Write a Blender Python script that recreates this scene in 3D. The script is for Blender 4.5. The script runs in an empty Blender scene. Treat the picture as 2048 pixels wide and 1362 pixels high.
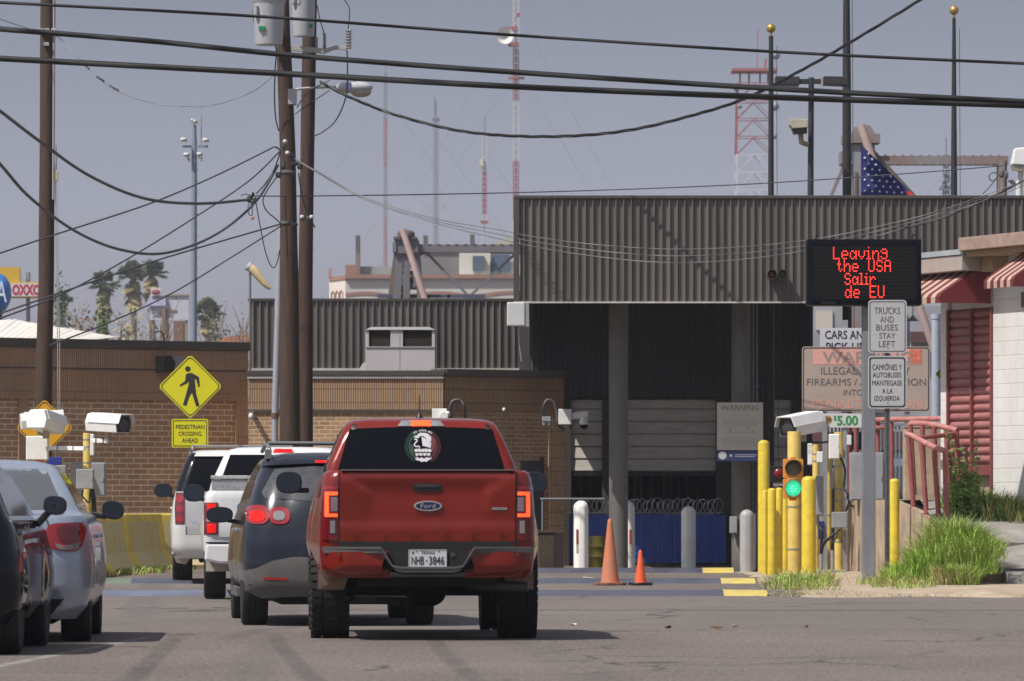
import bpy, bmesh, math, random
from mathutils import Vector, Matrix, geometry, noise
rnd = random.Random(7)
R = math.radians
S = bpy.context.scene
COL = S.collection
# ---------------------------------------------------------------- camera, world, sun, exposure
FP = 11378.0                     # focal length in pixels of a 2048 px wide frame (200 mm on 36 mm)
HZ, EYE = 1020.0, 1.04           # horizon row and eye height
cam = bpy.data.cameras.new('camera'); cam.lens = 200; cam.sensor_width = 36
cam.shift_y = (HZ-681)/2048; cam.clip_start = .5; cam.clip_end = 9000
cam.dof.use_dof = True; cam.dof.focus_distance = 66; cam.dof.aperture_fstop = 9
co = bpy.data.objects.new('camera', cam); COL.objects.link(co)
co.location = (0, 0, EYE); co.rotation_euler = (R(90), 0, 0); S.camera = co
SA, SB, SC = .56, .43, 1.0       # light travels (+SA, +SB, -SC)
W_ = bpy.data.worlds.new('World'); S.world = W_; W_.use_nodes = True
nt = W_.node_tree; nt.nodes.clear()
def N(nt, t, **k):
    n = nt.nodes.new(t)
    for a, v in k.items(): setattr(n, a, v)
    return n
sky = N(nt, 'ShaderNodeTexSky', sky_type='NISHITA', sun_disc=False)
sky.sun_elevation = math.atan2(SC, math.hypot(SA, SB)); sky.sun_rotation = math.atan2(-SA, -SB)
sky.air_density = 1.0; sky.dust_density = 1.6; sky.ozone_density = 2.5
hs = N(nt, 'ShaderNodeHueSaturation'); hs.inputs['Saturation'].default_value = .42
tc = N(nt, 'ShaderNodeTexCoord'); sp = N(nt, 'ShaderNodeSeparateXYZ')
rmp = N(nt, 'ShaderNodeValToRGB')
e = rmp.color_ramp.elements
e[0].position = 0; e[0].color = (.555, .535, .655, 1); e[1].position = .5; e[1].color = (.58, .58, .60, 1)
x = e.new(.055); x.color = (.45, .44, .54, 1)
x = e.new(.095); x.color = (.27, .272, .325, 1)
x = e.new(.22); x.color = (.50, .50, .54, 1)
mx = N(nt, 'ShaderNodeMix', data_type='RGBA', blend_type='MULTIPLY'); mx.inputs[0].default_value = 1
bg = N(nt, 'ShaderNodeBackground'); bg.inputs[1].default_value = .15
wo = N(nt, 'ShaderNodeOutputWorld')
L = nt.links.new
L(tc.outputs['Generated'], sp.inputs[0]); L(sp.outputs['Z'], rmp.inputs[0])
L(sky.outputs[0], hs.inputs['Color']); L(hs.outputs[0], mx.inputs[6]); L(rmp.outputs[0], mx.inputs[7])
L(mx.outputs[2], bg.inputs[0]); L(bg.outputs[0], wo.inputs[0])
sl = bpy.data.lights.new('sun', 'SUN'); sl.energy = 4.0; sl.angle = R(.5); sl.color = (1, .95, .87)
so = bpy.data.objects.new('sun', sl); COL.objects.link(so)
so.rotation_euler = Vector((SA, SB, -SC)).to_track_quat('-Z', 'Y').to_euler(); so.location = (-20, 20, 40)
S.view_settings.view_transform = 'Standard'; S.view_settings.look = 'None'
S.view_settings.exposure = .42; S.view_settings.gamma = 1
S.render.engine = 'CYCLES'; S.cycles.max_bounces = 6; S.cycles.use_denoising = True
# ---------------------------------------------------------------- helpers
def U(px, d): return (px-1024)/FP*d
def Zz(py, d): return EYE+(HZ-py)/FP*d
def P(px, py, d): return Vector((U(px, d), d, Zz(py, d)))
def G(y):                        # the road dips a little where the side street drains
    if y < 58: return -.14*math.exp(-((y-58)/5.5)**2)
    return -.14*math.exp(-((y-58)/11.)**2)
MATS = {}
SPLIT = {'door_jamb','bumper_corner','inner_post','roof_fitting','door_handle','wheel_liner','lifting_eye','leg','line_hardware','bushing','camera','dish','clamp','spool_insulator','connector','loose_wire','antenna','lamp_rail','deck_rail','brace','dish_arm','window_rail','shutter_frame','sensor','bolt'}
def mat(name, col, rough=.6, metal=0., var=0., vs=3., bump=0., bs=40., coat=0., emit=0., spec=.5, col2=None, stretch=None, rv=0.):
    """procedural paint / plastic / stone: base colour with two scales of noise, optional bump"""
    if name in MATS: return MATS[name]
    m = bpy.data.materials.new(name); m.use_nodes = True; t = m.node_tree
    b = t.nodes['Principled BSDF']; l = t.links.new
    c = tuple(col)+(1,)
    b.inputs['Base Color'].default_value = c; b.inputs['Roughness'].default_value = rough
    b.inputs['Metallic'].default_value = metal; b.inputs['Coat Weight'].default_value = coat
    b.inputs['Specular IOR Level'].default_value = spec
    b.inputs['Coat Roughness'].default_value = .06
    if emit:
        b.inputs['Emission Color'].default_value = c; b.inputs['Emission Strength'].default_value = emit
    if var or bump or rv:
        tcn = N(t, 'ShaderNodeTexCoord'); src = tcn.outputs['Object']
        if stretch:
            mp = N(t, 'ShaderNodeMapping'); mp.inputs['Scale'].default_value = stretch; l(src, mp.inputs[0]); src = mp.outputs[0]
    if var or rv:
        n1 = N(t, 'ShaderNodeTexNoise'); n1.inputs['Scale'].default_value = vs; n1.inputs['Detail'].default_value = 8; n1.inputs['Roughness'].default_value = .65
        l(src, n1.inputs['Vector'])
        r1 = N(t, 'ShaderNodeValToRGB'); r1.color_ramp.elements[0].position = .3; r1.color_ramp.elements[1].position = .7
        c2 = col2 or tuple(v*(1-var) for v in col); c3 = tuple(min(1, v*(1+var*.5)) for v in col)
        r1.color_ramp.elements[0].color = tuple(c2)+(1,); r1.color_ramp.elements[1].color = c3+(1,)
        l(n1.outputs['Fac'], r1.inputs[0])
        if var: l(r1.outputs[0], b.inputs['Base Color'])
        if rv:
            mr = N(t, 'ShaderNodeMapRange'); mr.inputs['To Min'].default_value = max(.02, rough-rv); mr.inputs['To Max'].default_value = min(1, rough+rv)
            mr.inputs['From Min'].default_value = .3; mr.inputs['From Max'].default_value = .7
            l(n1.outputs['Fac'], mr.inputs['Value']); l(mr.outputs[0], b.inputs['Roughness'])
    if bump:
        n2 = N(t, 'ShaderNodeTexNoise'); n2.inputs['Scale'].default_value = bs; n2.inputs['Detail'].default_value = 5; l(src, n2.inputs['Vector'])
        bp = N(t, 'ShaderNodeBump'); bp.inputs['Strength'].default_value = bump; bp.inputs['Distance'].default_value = .01
        l(n2.outputs['Fac'], bp.inputs['Height']); l(bp.outputs[0], b.inputs['Normal'])
    MATS[name] = m; return m
def brick_mat(name, c1, c2, mortar, bw, bh, off=.5, msize=.012, dark=.3, soldier=None):
    if name in MATS: return MATS[name]
    m = bpy.data.materials.new(name); m.use_nodes = True; t = m.node_tree; l = t.links.new
    b = t.nodes['Principled BSDF']; b.inputs['Roughness'].default_value = .85
    tcn = N(t, 'ShaderNodeTexCoord'); sx = N(t, 'ShaderNodeSeparateXYZ'); l(tcn.outputs['Object'], sx.inputs[0])
    ad = N(t, 'ShaderNodeMath', operation='ADD'); l(sx.outputs['X'], ad.inputs[0]); l(sx.outputs['Y'], ad.inputs[1])
    cx = N(t, 'ShaderNodeCombineXYZ'); l(ad.outputs[0], cx.inputs['X']); l(sx.outputs['Z'], cx.inputs['Y'])
    br = N(t, 'ShaderNodeTexBrick'); br.offset = off
    br.inputs['Scale'].default_value = 1; br.inputs['Brick Width'].default_value = bw; br.inputs['Row Height'].default_value = bh
    br.inputs['Mortar Size'].default_value = msize; br.inputs['Mortar Smooth'].default_value = .3; br.inputs['Bias'].default_value = 0
    br.inputs['Color1'].default_value = c1+(1,); br.inputs['Color2'].default_value = c2+(1,); br.inputs['Mortar'].default_value = mortar+(1,)
    l(cx.outputs[0], br.inputs['Vector'])
    n1 = N(t, 'ShaderNodeTexNoise'); n1.inputs['Scale'].default_value = .9; n1.inputs['Detail'].default_value = 8; n1.inputs['Roughness'].default_value = .7
    l(tcn.outputs['Object'], n1.inputs['Vector'])
    r1 = N(t, 'ShaderNodeMapRange'); r1.inputs['From Min'].default_value = .3; r1.inputs['From Max'].default_value = .7; r1.inputs['To Min'].default_value = 1-dark; r1.inputs['To Max'].default_value = 1.12
    l(n1.outputs['Fac'], r1.inputs['Value'])
    mu = N(t, 'ShaderNodeMix', data_type='RGBA', blend_type='MULTIPLY'); mu.inputs[0].default_value = 1
    l(br.outputs['Color'], mu.inputs[6]); l(r1.outputs[0], mu.inputs[7]); l(mu.outputs[2], b.inputs['Base Color'])
    bp = N(t, 'ShaderNodeBump'); bp.inputs['Strength'].default_value = .5; bp.inputs['Distance'].default_value = .012; bp.invert = True
    l(br.outputs['Fac'], bp.inputs['Height']); l(bp.outputs[0], b.inputs['Normal'])
    MATS[name] = m; return m

class MB:
    """collects shapes into one mesh"""
    def __init__(s): s.v = []; s.f = []
    def add(s, vs, fs):
        o = len(s.v); s.v += [tuple(v) for v in vs]; s.f += [tuple(i+o for i in f) for f in fs]; return s
    def box(s, x0, x1, y0, y1, z0, z1, M=None):
        vs = [Vector(p) for p in ((x0,y0,z0),(x1,y0,z0),(x1,y1,z0),(x0,y1,z0),(x0,y0,z1),(x1,y0,z1),(x1,y1,z1),(x0,y1,z1))]
        if M: vs = [M@v for v in vs]
        return s.add(vs, [(0,3,2,1),(4,5,6,7),(0,1,5,4),(1,2,6,5),(2,3,7,6),(3,0,4,7)])
    def tube(s, pts, r, n=8, cap=True):
        pts = [Vector(p) for p in pts]; rs = r if isinstance(r, (list, tuple)) else [r]*len(pts)
        vs = []; fs = []; up = None
        for i, p in enumerate(pts):
            t = (pts[min(i+1, len(pts)-1)]-pts[max(i-1, 0)]).normalized()
            if up is None: up = Vector((0,0,1)) if abs(t.z) < .9 else Vector((0,1,0))
            a = up-t*up.dot(t)
            if a.length < 1e-4: a = Vector((1,0,0))-t*t.x
            a.normalize(); up = a; b = t.cross(a)
            for k in range(n):
                q = 2*math.pi*k/n; vs.append(p+(a*math.cos(q)+b*math.sin(q))*rs[i])
        for i in range(len(pts)-1):
            for k in range(n):
                k2 = (k+1)%n; fs.append((i*n+k, i*n+k2, (i+1)*n+k2, (i+1)*n+k))
        if cap: fs += [tuple(range(n))[::-1], tuple((len(pts)-1)*n+k for k in range(n))]
        return s.add(vs, fs)
    def bar(s, a, b, w, h=None):
        h = h or w; a = Vector(a); b = Vector(b); t = (b-a).normalized()
        up = Vector((0,0,1)) if abs(t.z) < .95 else Vector((0,1,0))
        p = t.cross(up).normalized(); q = p.cross(t)
        vs = [e_+p*i*w/2+q*j*h/2 for e_ in (a,b) for i,j in ((-1,-1),(1,-1),(1,1),(-1,1))]
        return s.add(vs, [(0,1,2,3),(4,7,6,5),(0,4,5,1),(1,5,6,2),(2,6,7,3),(3,7,4,0)])
    def prism(s, pts, y0, y1, M=None):      # polygon in x,z extruded along y
        n = len(pts); vs = [Vector((p[0], y0, p[1])) for p in pts]+[Vector((p[0], y1, p[1])) for p in pts]
        if M: vs = [M@v for v in vs]
        return s.add(vs, [tuple(range(n)), tuple(range(2*n-1, n-1, -1))]+[(i, i+n, (i+1)%n+n, (i+1)%n) for i in range(n)])
    def lathe(s, prof, c=(0,0,0), n=20, axis='z', M=None):   # prof = (r, h)
        vs = []; fs = []; c = Vector(c)
        for r, h in prof:
            for k in range(n):
                q = 2*math.pi*k/n; a, b = r*math.cos(q), r*math.sin(q)
                v = Vector((a,b,h)) if axis == 'z' else Vector((h,a,b)) if axis == 'x' else Vector((a,h,b))
                vs.append(M@(v+c) if M else v+c)
        for i in range(len(prof)-1):
            for k in range(n):
                k2 = (k+1)%n; fs.append((i*n+k, i*n+k2, (i+1)*n+k2, (i+1)*n+k))
        if prof[0][0] > 1e-5: fs.append(tuple(range(n))[::-1])
        if prof[-1][0] > 1e-5: fs.append(tuple((len(prof)-1)*n+k for k in range(n)))
        return s.add(vs, fs)
    def sell(s, c, r, e1=.5, e2=.5, n=20, m=12, M=None):     # superellipsoid
        sg = lambda v, e: math.copysign(abs(v)**e, v)
        vs = []; fs = []
        for i in range(m+1):
            a = -math.pi/2+math.pi*i/m
            for k in range(n):
                b = 2*math.pi*k/n
                v = Vector((c[0]+r[0]*sg(math.cos(a),e1)*sg(math.cos(b),e2), c[1]+r[1]*sg(math.cos(a),e1)*sg(math.sin(b),e2), c[2]+r[2]*sg(math.sin(a),e1)))
                vs.append(M@v if M else v)
        for i in range(m):
            for k in range(n):
                k2 = (k+1)%n; fs.append((i*n+k, i*n+k2, (i+1)*n+k2, (i+1)*n+k))
        return s.add(vs, fs)
    def islands(s):
        p = list(range(len(s.v)))
        def fd(i):
            while p[i] != i: p[i] = p[p[i]]; i = p[i]
            return i
        for f in s.f:
            for i in f[1:]: p[fd(i)] = fd(f[0])
        out = {}
        for f in s.f: out.setdefault(fd(f[0]), []).append(f)
        for fs in out.values():
            ids = sorted({i for f in fs for i in f}); mp = {a: b for b, a in enumerate(ids)}
            q = MB(); q.v = [s.v[i] for i in ids]; q.f = [tuple(mp[i] for i in f) for f in fs]; yield q
    def obj(s, name, m, parent=None, loc=None, rz=0, smooth=None, bevel=0, **tags):
        if name in SPLIT and parent:
            for q in list(s.islands()): o = q.obj1(name, m, parent, loc, rz, smooth, bevel, **tags)
            return o
        return s.obj1(name, m, parent, loc, rz, smooth, bevel, **tags)
    def obj1(s, name, m, parent=None, loc=None, rz=0, smooth=None, bevel=0, **tags):
        me = bpy.data.meshes.new(name); me.from_pydata(s.v, [], s.f)
        return link(name, me, m, parent, loc, rz, smooth, bevel, **tags)
def link(name, me, m, parent=None, loc=None, rz=0, smooth=None, bevel=0, fix=True, **tags):
    if fix:
        b = bmesh.new(); b.from_mesh(me); bmesh.ops.remove_doubles(b, verts=b.verts, dist=1e-5)
        bmesh.ops.recalc_face_normals(b, faces=b.faces); b.to_mesh(me); b.free()
    if smooth is not None:
        for p in me.polygons: p.use_smooth = True
        me.set_sharp_from_angle(angle=R(smooth))
    me.materials.append(m)
    o = bpy.data.objects.new(name, me); COL.objects.link(o)
    if parent: o.parent = parent
    if loc is not None: o.location = loc
    if rz: o.rotation_euler.z = rz
    if bevel:
        bv = o.modifiers.new('bevel', 'BEVEL'); bv.width = bevel; bv.segments = 2; bv.limit_method = 'ANGLE'
    for k, v in tags.items(): o[{'cat': 'category'}.get(k, k)] = v
    return o
def thing(name, label, cat, loc=(0,0,0), rz=0, group=None):
    o = bpy.data.objects.new(name, None); COL.objects.link(o); o.location = loc; o.rotation_euler.z = rz
    o.empty_display_size = .2; o['label'] = label; o['category'] = cat
    if group: o['group'] = group
    return o
def dup(root, loc, rz=0, label=None):
    r = root.copy(); COL.objects.link(r); r.location = loc; r.rotation_euler.z = rz
    if label: r['label'] = label
    for ch in list(root.children):
        c = ch.copy(); COL.objects.link(c); c.parent = r
        for g in list(ch.children):
            d = g.copy(); COL.objects.link(d); d.parent = c
    return r
def glyphs(txt, bold=0., align='LEFT', spacing=1., line=1.):
    cu = bpy.data.curves.new('lettering', 'FONT'); cu.body = txt; cu.offset = bold; cu.align_x = align; cu.space_character = spacing; cu.space_line = line
    cu.resolution_u = 3
    ob = bpy.data.objects.new('lettering', cu); COL.objects.link(ob)
    dg = bpy.context.evaluated_depsgraph_get(); me = bpy.data.meshes.new_from_object(ob.evaluated_get(dg))
    bpy.data.objects.remove(ob); bpy.data.curves.remove(cu)
    return me
def lettering(rows, y, m, parent, name='lettering', surf=None, thick=.003):
    """rows = (text, x0, x1, z0, z1, bold): each line of text fitted to its box on the plane at y (facing -y)"""
    mb = MB()
    for txt, x0, x1, z0, z1, bold in rows:
        me = glyphs(txt, bold)
        vs = [v.co for v in me.vertices]
        if not vs: continue
        a0 = min(v.x for v in vs); a1 = max(v.x for v in vs); b0 = min(v.y for v in vs); b1 = max(v.y for v in vs)
        out = []
        for v in vs:
            xx = x0+(v.x-a0)/(a1-a0)*(x1-x0); zz = z0+(v.y-b0)/(b1-b0)*(z1-z0)
            yy = (surf(xx, zz) if surf else y)-thick
            out.append((xx, yy, zz))
        mb.add(out, [tuple(p.vertices) for p in me.polygons])
        bpy.data.meshes.remove(me)
    return mb.obj(name, m, parent)
def rrect(x0, x1, z0, z1, r, n=4):
    o = []
    for cx, cz, a in ((x1-r, z0+r, -90), (x1-r, z1-r, 0), (x0+r, z1-r, 90), (x0+r, z0+r, 180)):
        for k in range(n+1):
            q = R(a+90*k/n); o.append((cx+r*math.cos(q), cz+r*math.sin(q)))
    return o
def frame_ring(mb, outer, inner, y0, y1):
    n = len(outer)
    vs = [(p[0], y0, p[1]) for p in outer]+[(p[0], y0, p[1]) for p in inner]+[(p[0], y1, p[1]) for p in outer]+[(p[0], y1, p[1]) for p in inner]
    fs = []
    for i in range(n):
        j = (i+1)%n
        fs += [(i, j, n+j, n+i), (2*n+i, 3*n+i, 3*n+j, 2*n+j), (i, 2*n+i, 2*n+j, j), (n+i, n+j, 3*n+j, 3*n+i)]
    mb.add(vs, fs); return mb
def spline(pts, n=10):
    pts = [Vector(p) for p in pts]; out = []
    for i in range(len(pts)-1):
        p0 = pts[max(i-1,0)]; p1 = pts[i]; p2 = pts[i+1]; p3 = pts[min(i+2,len(pts)-1)]
        for k in range(n):
            t = k/n; out.append(.5*((2*p1)+(p2-p0)*t+(2*p0-5*p1+4*p2-p3)*t*t+(3*p1-p0-3*p2+p3)*t**3))
    return out+[pts[-1]]
# ---------------------------------------------------------------- shared materials
asph = None
BLACK = mat('black plastic', (.008,.008,.009), .45, var=.3, vs=8)
RUB = mat('tyre rubber', (.008,.008,.0085), .8, var=.5, vs=9, bump=.3, bs=60)
CHROME = mat('chrome', (.75,.75,.76), .12, 1.)
STEEL = mat('galvanised steel', (.36,.37,.39), .5, .5, var=.25, vs=6)
GREYP = mat('grey enamel', (.27,.28,.30), .5, var=.18, vs=4, rv=.1)
WHITEP = mat('white enamel', (.74,.74,.73), .4, var=.1, vs=5, rv=.1)
YEL = mat('yellow bollard paint', (.66,.50,.03), .45, var=.16, vs=6, col2=(.48,.36,.04), bump=.08, bs=25)
YELP = mat('faded yellow paint', (.64,.47,.11), .55, var=.25, vs=5, col2=(.48,.35,.10), bump=.1, bs=20)
GLASS = mat('tinted glass', (.003,.004,.006), .04, spec=.12)
WOOD = mat('weathered pole wood', (.058,.033,.023), .85, var=.55, vs=4, bump=.5, bs=18, stretch=(6,6,.35))
WIRE = mat('cable sheath', (.007,.007,.008), .5)
WIREG = mat('weathered cable', (.05,.05,.054), .6)
# ================================================================ SETTING
def road_mat():
    m = bpy.data.materials.new('asphalt'); m.use_nodes = True; t = m.node_tree; l = t.links.new
    b = t.nodes['Principled BSDF']; b.inputs['Roughness'].default_value = .82; b.inputs['Specular IOR Level'].default_value = .35
    tcn = N(t, 'ShaderNodeTexCoord'); ob = tcn.outputs['Object']
    def noi(s, det=6, rough=.6, st=None):
        src = ob
        if st:
            mp = N(t, 'ShaderNodeMapping'); mp.inputs['Scale'].default_value = st; l(ob, mp.inputs[0]); src = mp.outputs[0]
        n = N(t, 'ShaderNodeTexNoise'); n.inputs['Scale'].default_value = s; n.inputs['Detail'].default_value = det; n.inputs['Roughness'].default_value = rough
        l(src, n.inputs['Vector']); return n.outputs['Fac']
    def mr(v, a, b_, c, d, smooth=False):
        n = N(t, 'ShaderNodeMapRange'); n.interpolation_type = 'SMOOTHSTEP' if smooth else 'LINEAR'
        for k, q in zip(('From Min','From Max','To Min','To Max'), (a,b_,c,d)): n.inputs[k].default_value = q
        l(v, n.inputs['Value']); return n.outputs[0]
    def mth(op, a, b_=None):
        n = N(t, 'ShaderNodeMath', operation=op)
        for i, q in enumerate((a, b_)):
            if q is None: continue
            if isinstance(q, (int, float)): n.inputs[i].default_value = q
            else: l(q, n.inputs[i])
        return n.outputs[0]
    def mul(c, f):
        n = N(t, 'ShaderNodeMix', data_type='RGBA', blend_type='MULTIPLY'); n.inputs[0].default_value = 1
        l(c, n.inputs[6]); l(f, n.inputs[7]); return n.outputs[2]
    def mixc(f, c, col):
        n = N(t, 'ShaderNodeMix', data_type='RGBA'); l(f, n.inputs[0]); l(c, n.inputs[6]); n.inputs[7].default_value = col+(1,); return n.outputs[2]
    ramp = N(t, 'ShaderNodeValToRGB'); re = ramp.color_ramp.elements
    re[0].position = .28; re[0].color = (.104,.086,.077,1); re[1].position = .72; re[1].color = (.164,.138,.124,1)
    l(noi(.35, 9, .62, (1,.35,1)), ramp.inputs[0]); c = ramp.outputs[0]
    c = mul(c, mr(noi(22, 4, .7, (1,.6,1)), .3, .7, .52, 1.48))
    c = mul(c, mr(noi(42, 3, .75, (1,.10,1)), .3, .7, .70, 1.34))
    c = mul(c, mr(noi(75, 2, .5), .3, .75, .5, 1.6))
    sx = N(t, 'ShaderNodeSeparateXYZ'); l(ob, sx.inputs[0]); X, Y = sx.outputs['X'], sx.outputs['Y']
    # smoother newer surfacing of the side street
    yy = mth('ADD', Y, mth('MULTIPLY', noi(.5, 2), 3.0))
    band = mth('MULTIPLY', mr(yy, 53.2, 53.8, 0, 1, True), mr(yy, 71.5, 73, 1, 0, True))
    c = mixc(mth('MULTIPLY', band, .55), c, (.140,.122,.113))
    # worn wheel tracks and curved rubber marks
    d1 = mth('SUBTRACT', Y, 34.0)
    for (a, k1, k2, w, dk, y0, y1) in ((-2.30,-.036,0,.11,.42,28,50), (-1.15,-.070,.0006,.10,.42,28,49), (-.18,-.046,.0006,.10,.36,28,49), (-2.37,.0087,0,.16,.34,44,76), (-1.6,-.03,.0,.22,.16,28,60), (.6,-.045,0,.3,.14,28,60), (-1.1,-.05,0,.3,.22,60,95), (-2.7,-.05,0,.3,.22,60,95)):
        cen = mth('ADD', mth('ADD', mth('MULTIPLY', d1, k1), mth('MULTIPLY', mth('MULTIPLY', d1, d1), k2)), a)
        dist = mth('ABSOLUTE', mth('SUBTRACT', X, cen))
        f = mth('MULTIPLY', mr(dist, w*.35, w, 1, 0, True), mr(noi(2.2, 6, .7, (2,.25,1)), .32, .62, .15, 1))
        f = mth('MULTIPLY', f, mth('MULTIPLY', mr(Y, y0, y0+4, 0, 1, True), mr(Y, y1-5, y1, 1, 0, True)))
        c = mixc(mth('MULTIPLY', f, dk*1.5), c, (.045,.042,.042))
    # faded white line at the left
    cen = mth('ADD', mth('MULTIPLY', d1, .050), -3.62)
    f = mth('MULTIPLY', mr(mth('ABSOLUTE', mth('SUBTRACT', X, cen)), .03, .07, 1, 0, True), mr(noi(5, 8, .75), .42, .6, 0, .75))
    f = mth('MULTIPLY', f, mr(Y, 46, 48, 1, 0, True))
    c = mixc(f, c, (.36,.35,.33))
    # cracks
    v = N(t, 'ShaderNodeTexVoronoi', feature='DISTANCE_TO_EDGE'); v.inputs['Scale'].default_value = .32
    mpp = N(t, 'ShaderNodeMapping'); l(ob, mpp.inputs[0])
    nz = N(t, 'ShaderNodeTexNoise'); nz.inputs['Scale'].default_value = .8; l(ob, nz.inputs['Vector'])
    va = N(t, 'ShaderNodeVectorMath', operation='ADD'); l(mpp.outputs[0], va.inputs[0]); l(nz.outputs['Color'], va.inputs[1]); l(va.outputs[0], v.inputs['Vector'])
    f = mth('MULTIPLY', mr(v.outputs['Distance'], .002, .014, 1, 0), mr(noi(.25, 2), .42, .52, 0, .75))
    c = mixc(f, c, (.03,.028,.027))
    l(c, b.inputs['Base Color'])
    bp = N(t, 'ShaderNodeBump'); bp.inputs['Strength'].default_value = .45; bp.inputs['Distance'].default_value = .008
    l(noi(60, 3, .7), bp.inputs['Height']); l(bp.outputs[0], b.inputs['Normal'])
    return m
ROAD = road_mat()
xs = [-400,-150,-40,-15,-8,-4,0,4,8,15,40,150,400]
ys = [-60,0,20]+[30+2*i for i in range(46)]+[130,170,260,420,660]
mb = MB(); mb.v = [(x, y, G(y)) for y in ys for x in xs]; n = len(xs)
mb.f = [(j*n+i, j*n+i+1, (j+1)*n+i+1, (j+1)*n+i) for j in range(len(ys)-1) for i in range(n-1)]
mb.obj('ground', ROAD, smooth=60, kind='structure')
# painted humps across both lanes
BLUEP = mat('worn blue kerb paint', (.066,.068,.095), .5, var=.4, vs=3, col2=(.055,.058,.085), rv=.15)
BLUEL = mat('sheen blue kerb paint', (.13,.145,.20), .45, var=.3, vs=3, rv=.15)  # lighter blue paints in the sheen on the left stretch of the hump
YELK = mat('worn yellow kerb paint', (.50,.385,.06), .6, var=.45, vs=5, col2=(.40,.33,.14))
GRNK = mat('dull green kerb paint', (.13,.16,.12), .6, var=.35, vs=5)
def hump(d, dep, h, segs, label):
    t = thing('speed_hump', label, 'speed hump', (0, d, G(d)), 0, 'painted humps across the lanes')
    for nm, x0, x1, m in segs:
        mb = MB(); n = 10; k = max(2, int((x1-x0)/.7)); vs = []; 
        for i in range(k+1):
            xx = x0+(x1-x0)*i/k
            for j in range(n+1):
                a = j/n; wob = .008*noise.noise((xx*1.7, a*2, d))
                vs.append((xx, (a-.5)*dep+.03*noise.noise((xx*.9, d, 0)), max(0, h*math.sin(math.pi*a)**.7+wob)-.01))
        fs = [(i*(n+1)+j, (i+1)*(n+1)+j, (i+1)*(n+1)+j+1, i*(n+1)+j+1) for i in range(k) for j in range(n)]
        mb.add(vs, fs); mb.obj(nm, m, t, smooth=50)
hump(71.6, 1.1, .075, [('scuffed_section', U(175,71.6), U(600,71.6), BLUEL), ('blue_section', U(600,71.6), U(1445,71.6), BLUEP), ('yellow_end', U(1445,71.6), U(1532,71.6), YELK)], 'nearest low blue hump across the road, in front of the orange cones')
hump(81.2, 1.1, .08, [('green_end', U(208,81.2), U(266,81.2), GRNK), ('blue_section', U(266,81.2), U(1440,81.2), BLUEP), ('yellow_end', U(1440,81.2), U(1508,81.2), YELK)], 'middle blue hump with one dull green end, behind the orange cones')
hump(94.6, .9, .09, [('blue_section', U(1040,94.6), U(1404,94.6), BLUEP), ('yellow_end', U(1404,94.6), U(1466,94.6), YELK)], 'farthest blue hump at the foot of the white bollards')
# ---- dirt verge on the right
DIRT = mat('dry dirt', (.38,.30,.215), .95, var=.4, vs=2.5, bump=.5, bs=14)
mb = MB(); pts = []
def verge_h(x, y): return .012+.05*max(0, noise.noise((x*.9, y*.5, 3)))+.03*max(0, min(1, (x-4.2)))
gx = [3.5+.2*i for i in range(34)]; gy = [70.2+.5*i for i in range(50)]
for y in gy:
    for x in gx:
        edge = 3.72+.3*noise.noise((y*.5,0,1))+.12*noise.noise((y*2.1,4,1))
        pts.append((max(x, edge), y+(1.1*noise.noise((x*.9,7,0))+max(0,x-5)*.5)*max(0,1-(y-gy[0])/5.), G(y)+(verge_h(x,y) if x > edge and y > gy[0] else -.01)))
mb.v = pts; nn = len(gx)
mb.f = [(j*nn+i, j*nn+i+1, (j+1)*nn+i+1, (j+1)*nn+i) for j in range(len(gy)-1) for i in range(nn-1)]
mb.obj('dirt_ground', DIRT, smooth=60, kind='structure')
# ---- raised pavement beside the shop
CONC = mat('grey concrete', (.24,.225,.205), .9, var=.35, vs=2.2, bump=.3, bs=30)
TANW = mat('tan painted block wall', (.40,.30,.205), .9, var=.5, vs=3.2, col2=(.22,.17,.13), bump=.35, bs=12)
KERB = mat('stained kerb', (.30,.295,.28), .85, var=.85, vs=3.5, col2=(.04,.04,.04), bump=.5, bs=16)
def ph(y): return .2+(min(y, 83.2)-78)*.19
edge = [(6.10,78.2),(6.05,81.6),(5.83,86),(5.5,93),(5.45,95)]
mb = MB(); rows = []
for y in [78.2,79,80,81,81.6,82.4,83.2,84,86,88,90,93,95]:
    for (xa,ya),(xb,yb) in zip(edge, edge[1:]):
        if ya <= y <= yb: x0 = xa+(xb-xa)*(y-ya)/(yb-ya); break
    rows.append([(x0, y, ph(y)), (x0+.8, y, ph(y)), (x0+2.2, y, ph(y)), (14, y, ph(y))])
vs = [p for r in rows for p in r]; fs = [(i*4+j, i*4+j+1, i*4+j+5, i*4+j+4) for i in range(len(rows)-1) for j in range(3)]
mb.add(vs, fs); mb.obj('pavement', CONC, smooth=30, kind='structure')
mb = MB()
for (xa,ya),(xb,yb) in zip(edge, edge[1:]):
    q = [(xa,ya,-.1),(xb,yb,-.1),(xb,yb,ph(yb)+.012),(xa,ya,ph(ya)+.012)]
    mb.add(q+[(x+.16,y,z) for x,y,z in q], [(0,1,2,3),(3,2,6,7),(7,6,5,4)])
mb.add([(6.10,78.2,-.1),(6.9,78.2,-.1),(6.9,78.2,.21),(6.10,78.2,.21)], [(0,1,2,3)])
o = mb.obj('retaining_wall', TANW, label='cracked tan retaining wall holding up the sloping pavement', cat='wall')
mb = MB()
pr = []
for i in range(22):
    x = 6.75+i*.35
    pr.append((x, [(77.55+.03*noise.noise((x*2,0,0)), -.02), (77.60+.03*noise.noise((x*3,1,0)), .165+.02*noise.noise((x*2,3,0))), (77.68, .195+.015*noise.noise((x*4,2,0))), (78.25, .2), (78.25, -.02)]))
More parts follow.
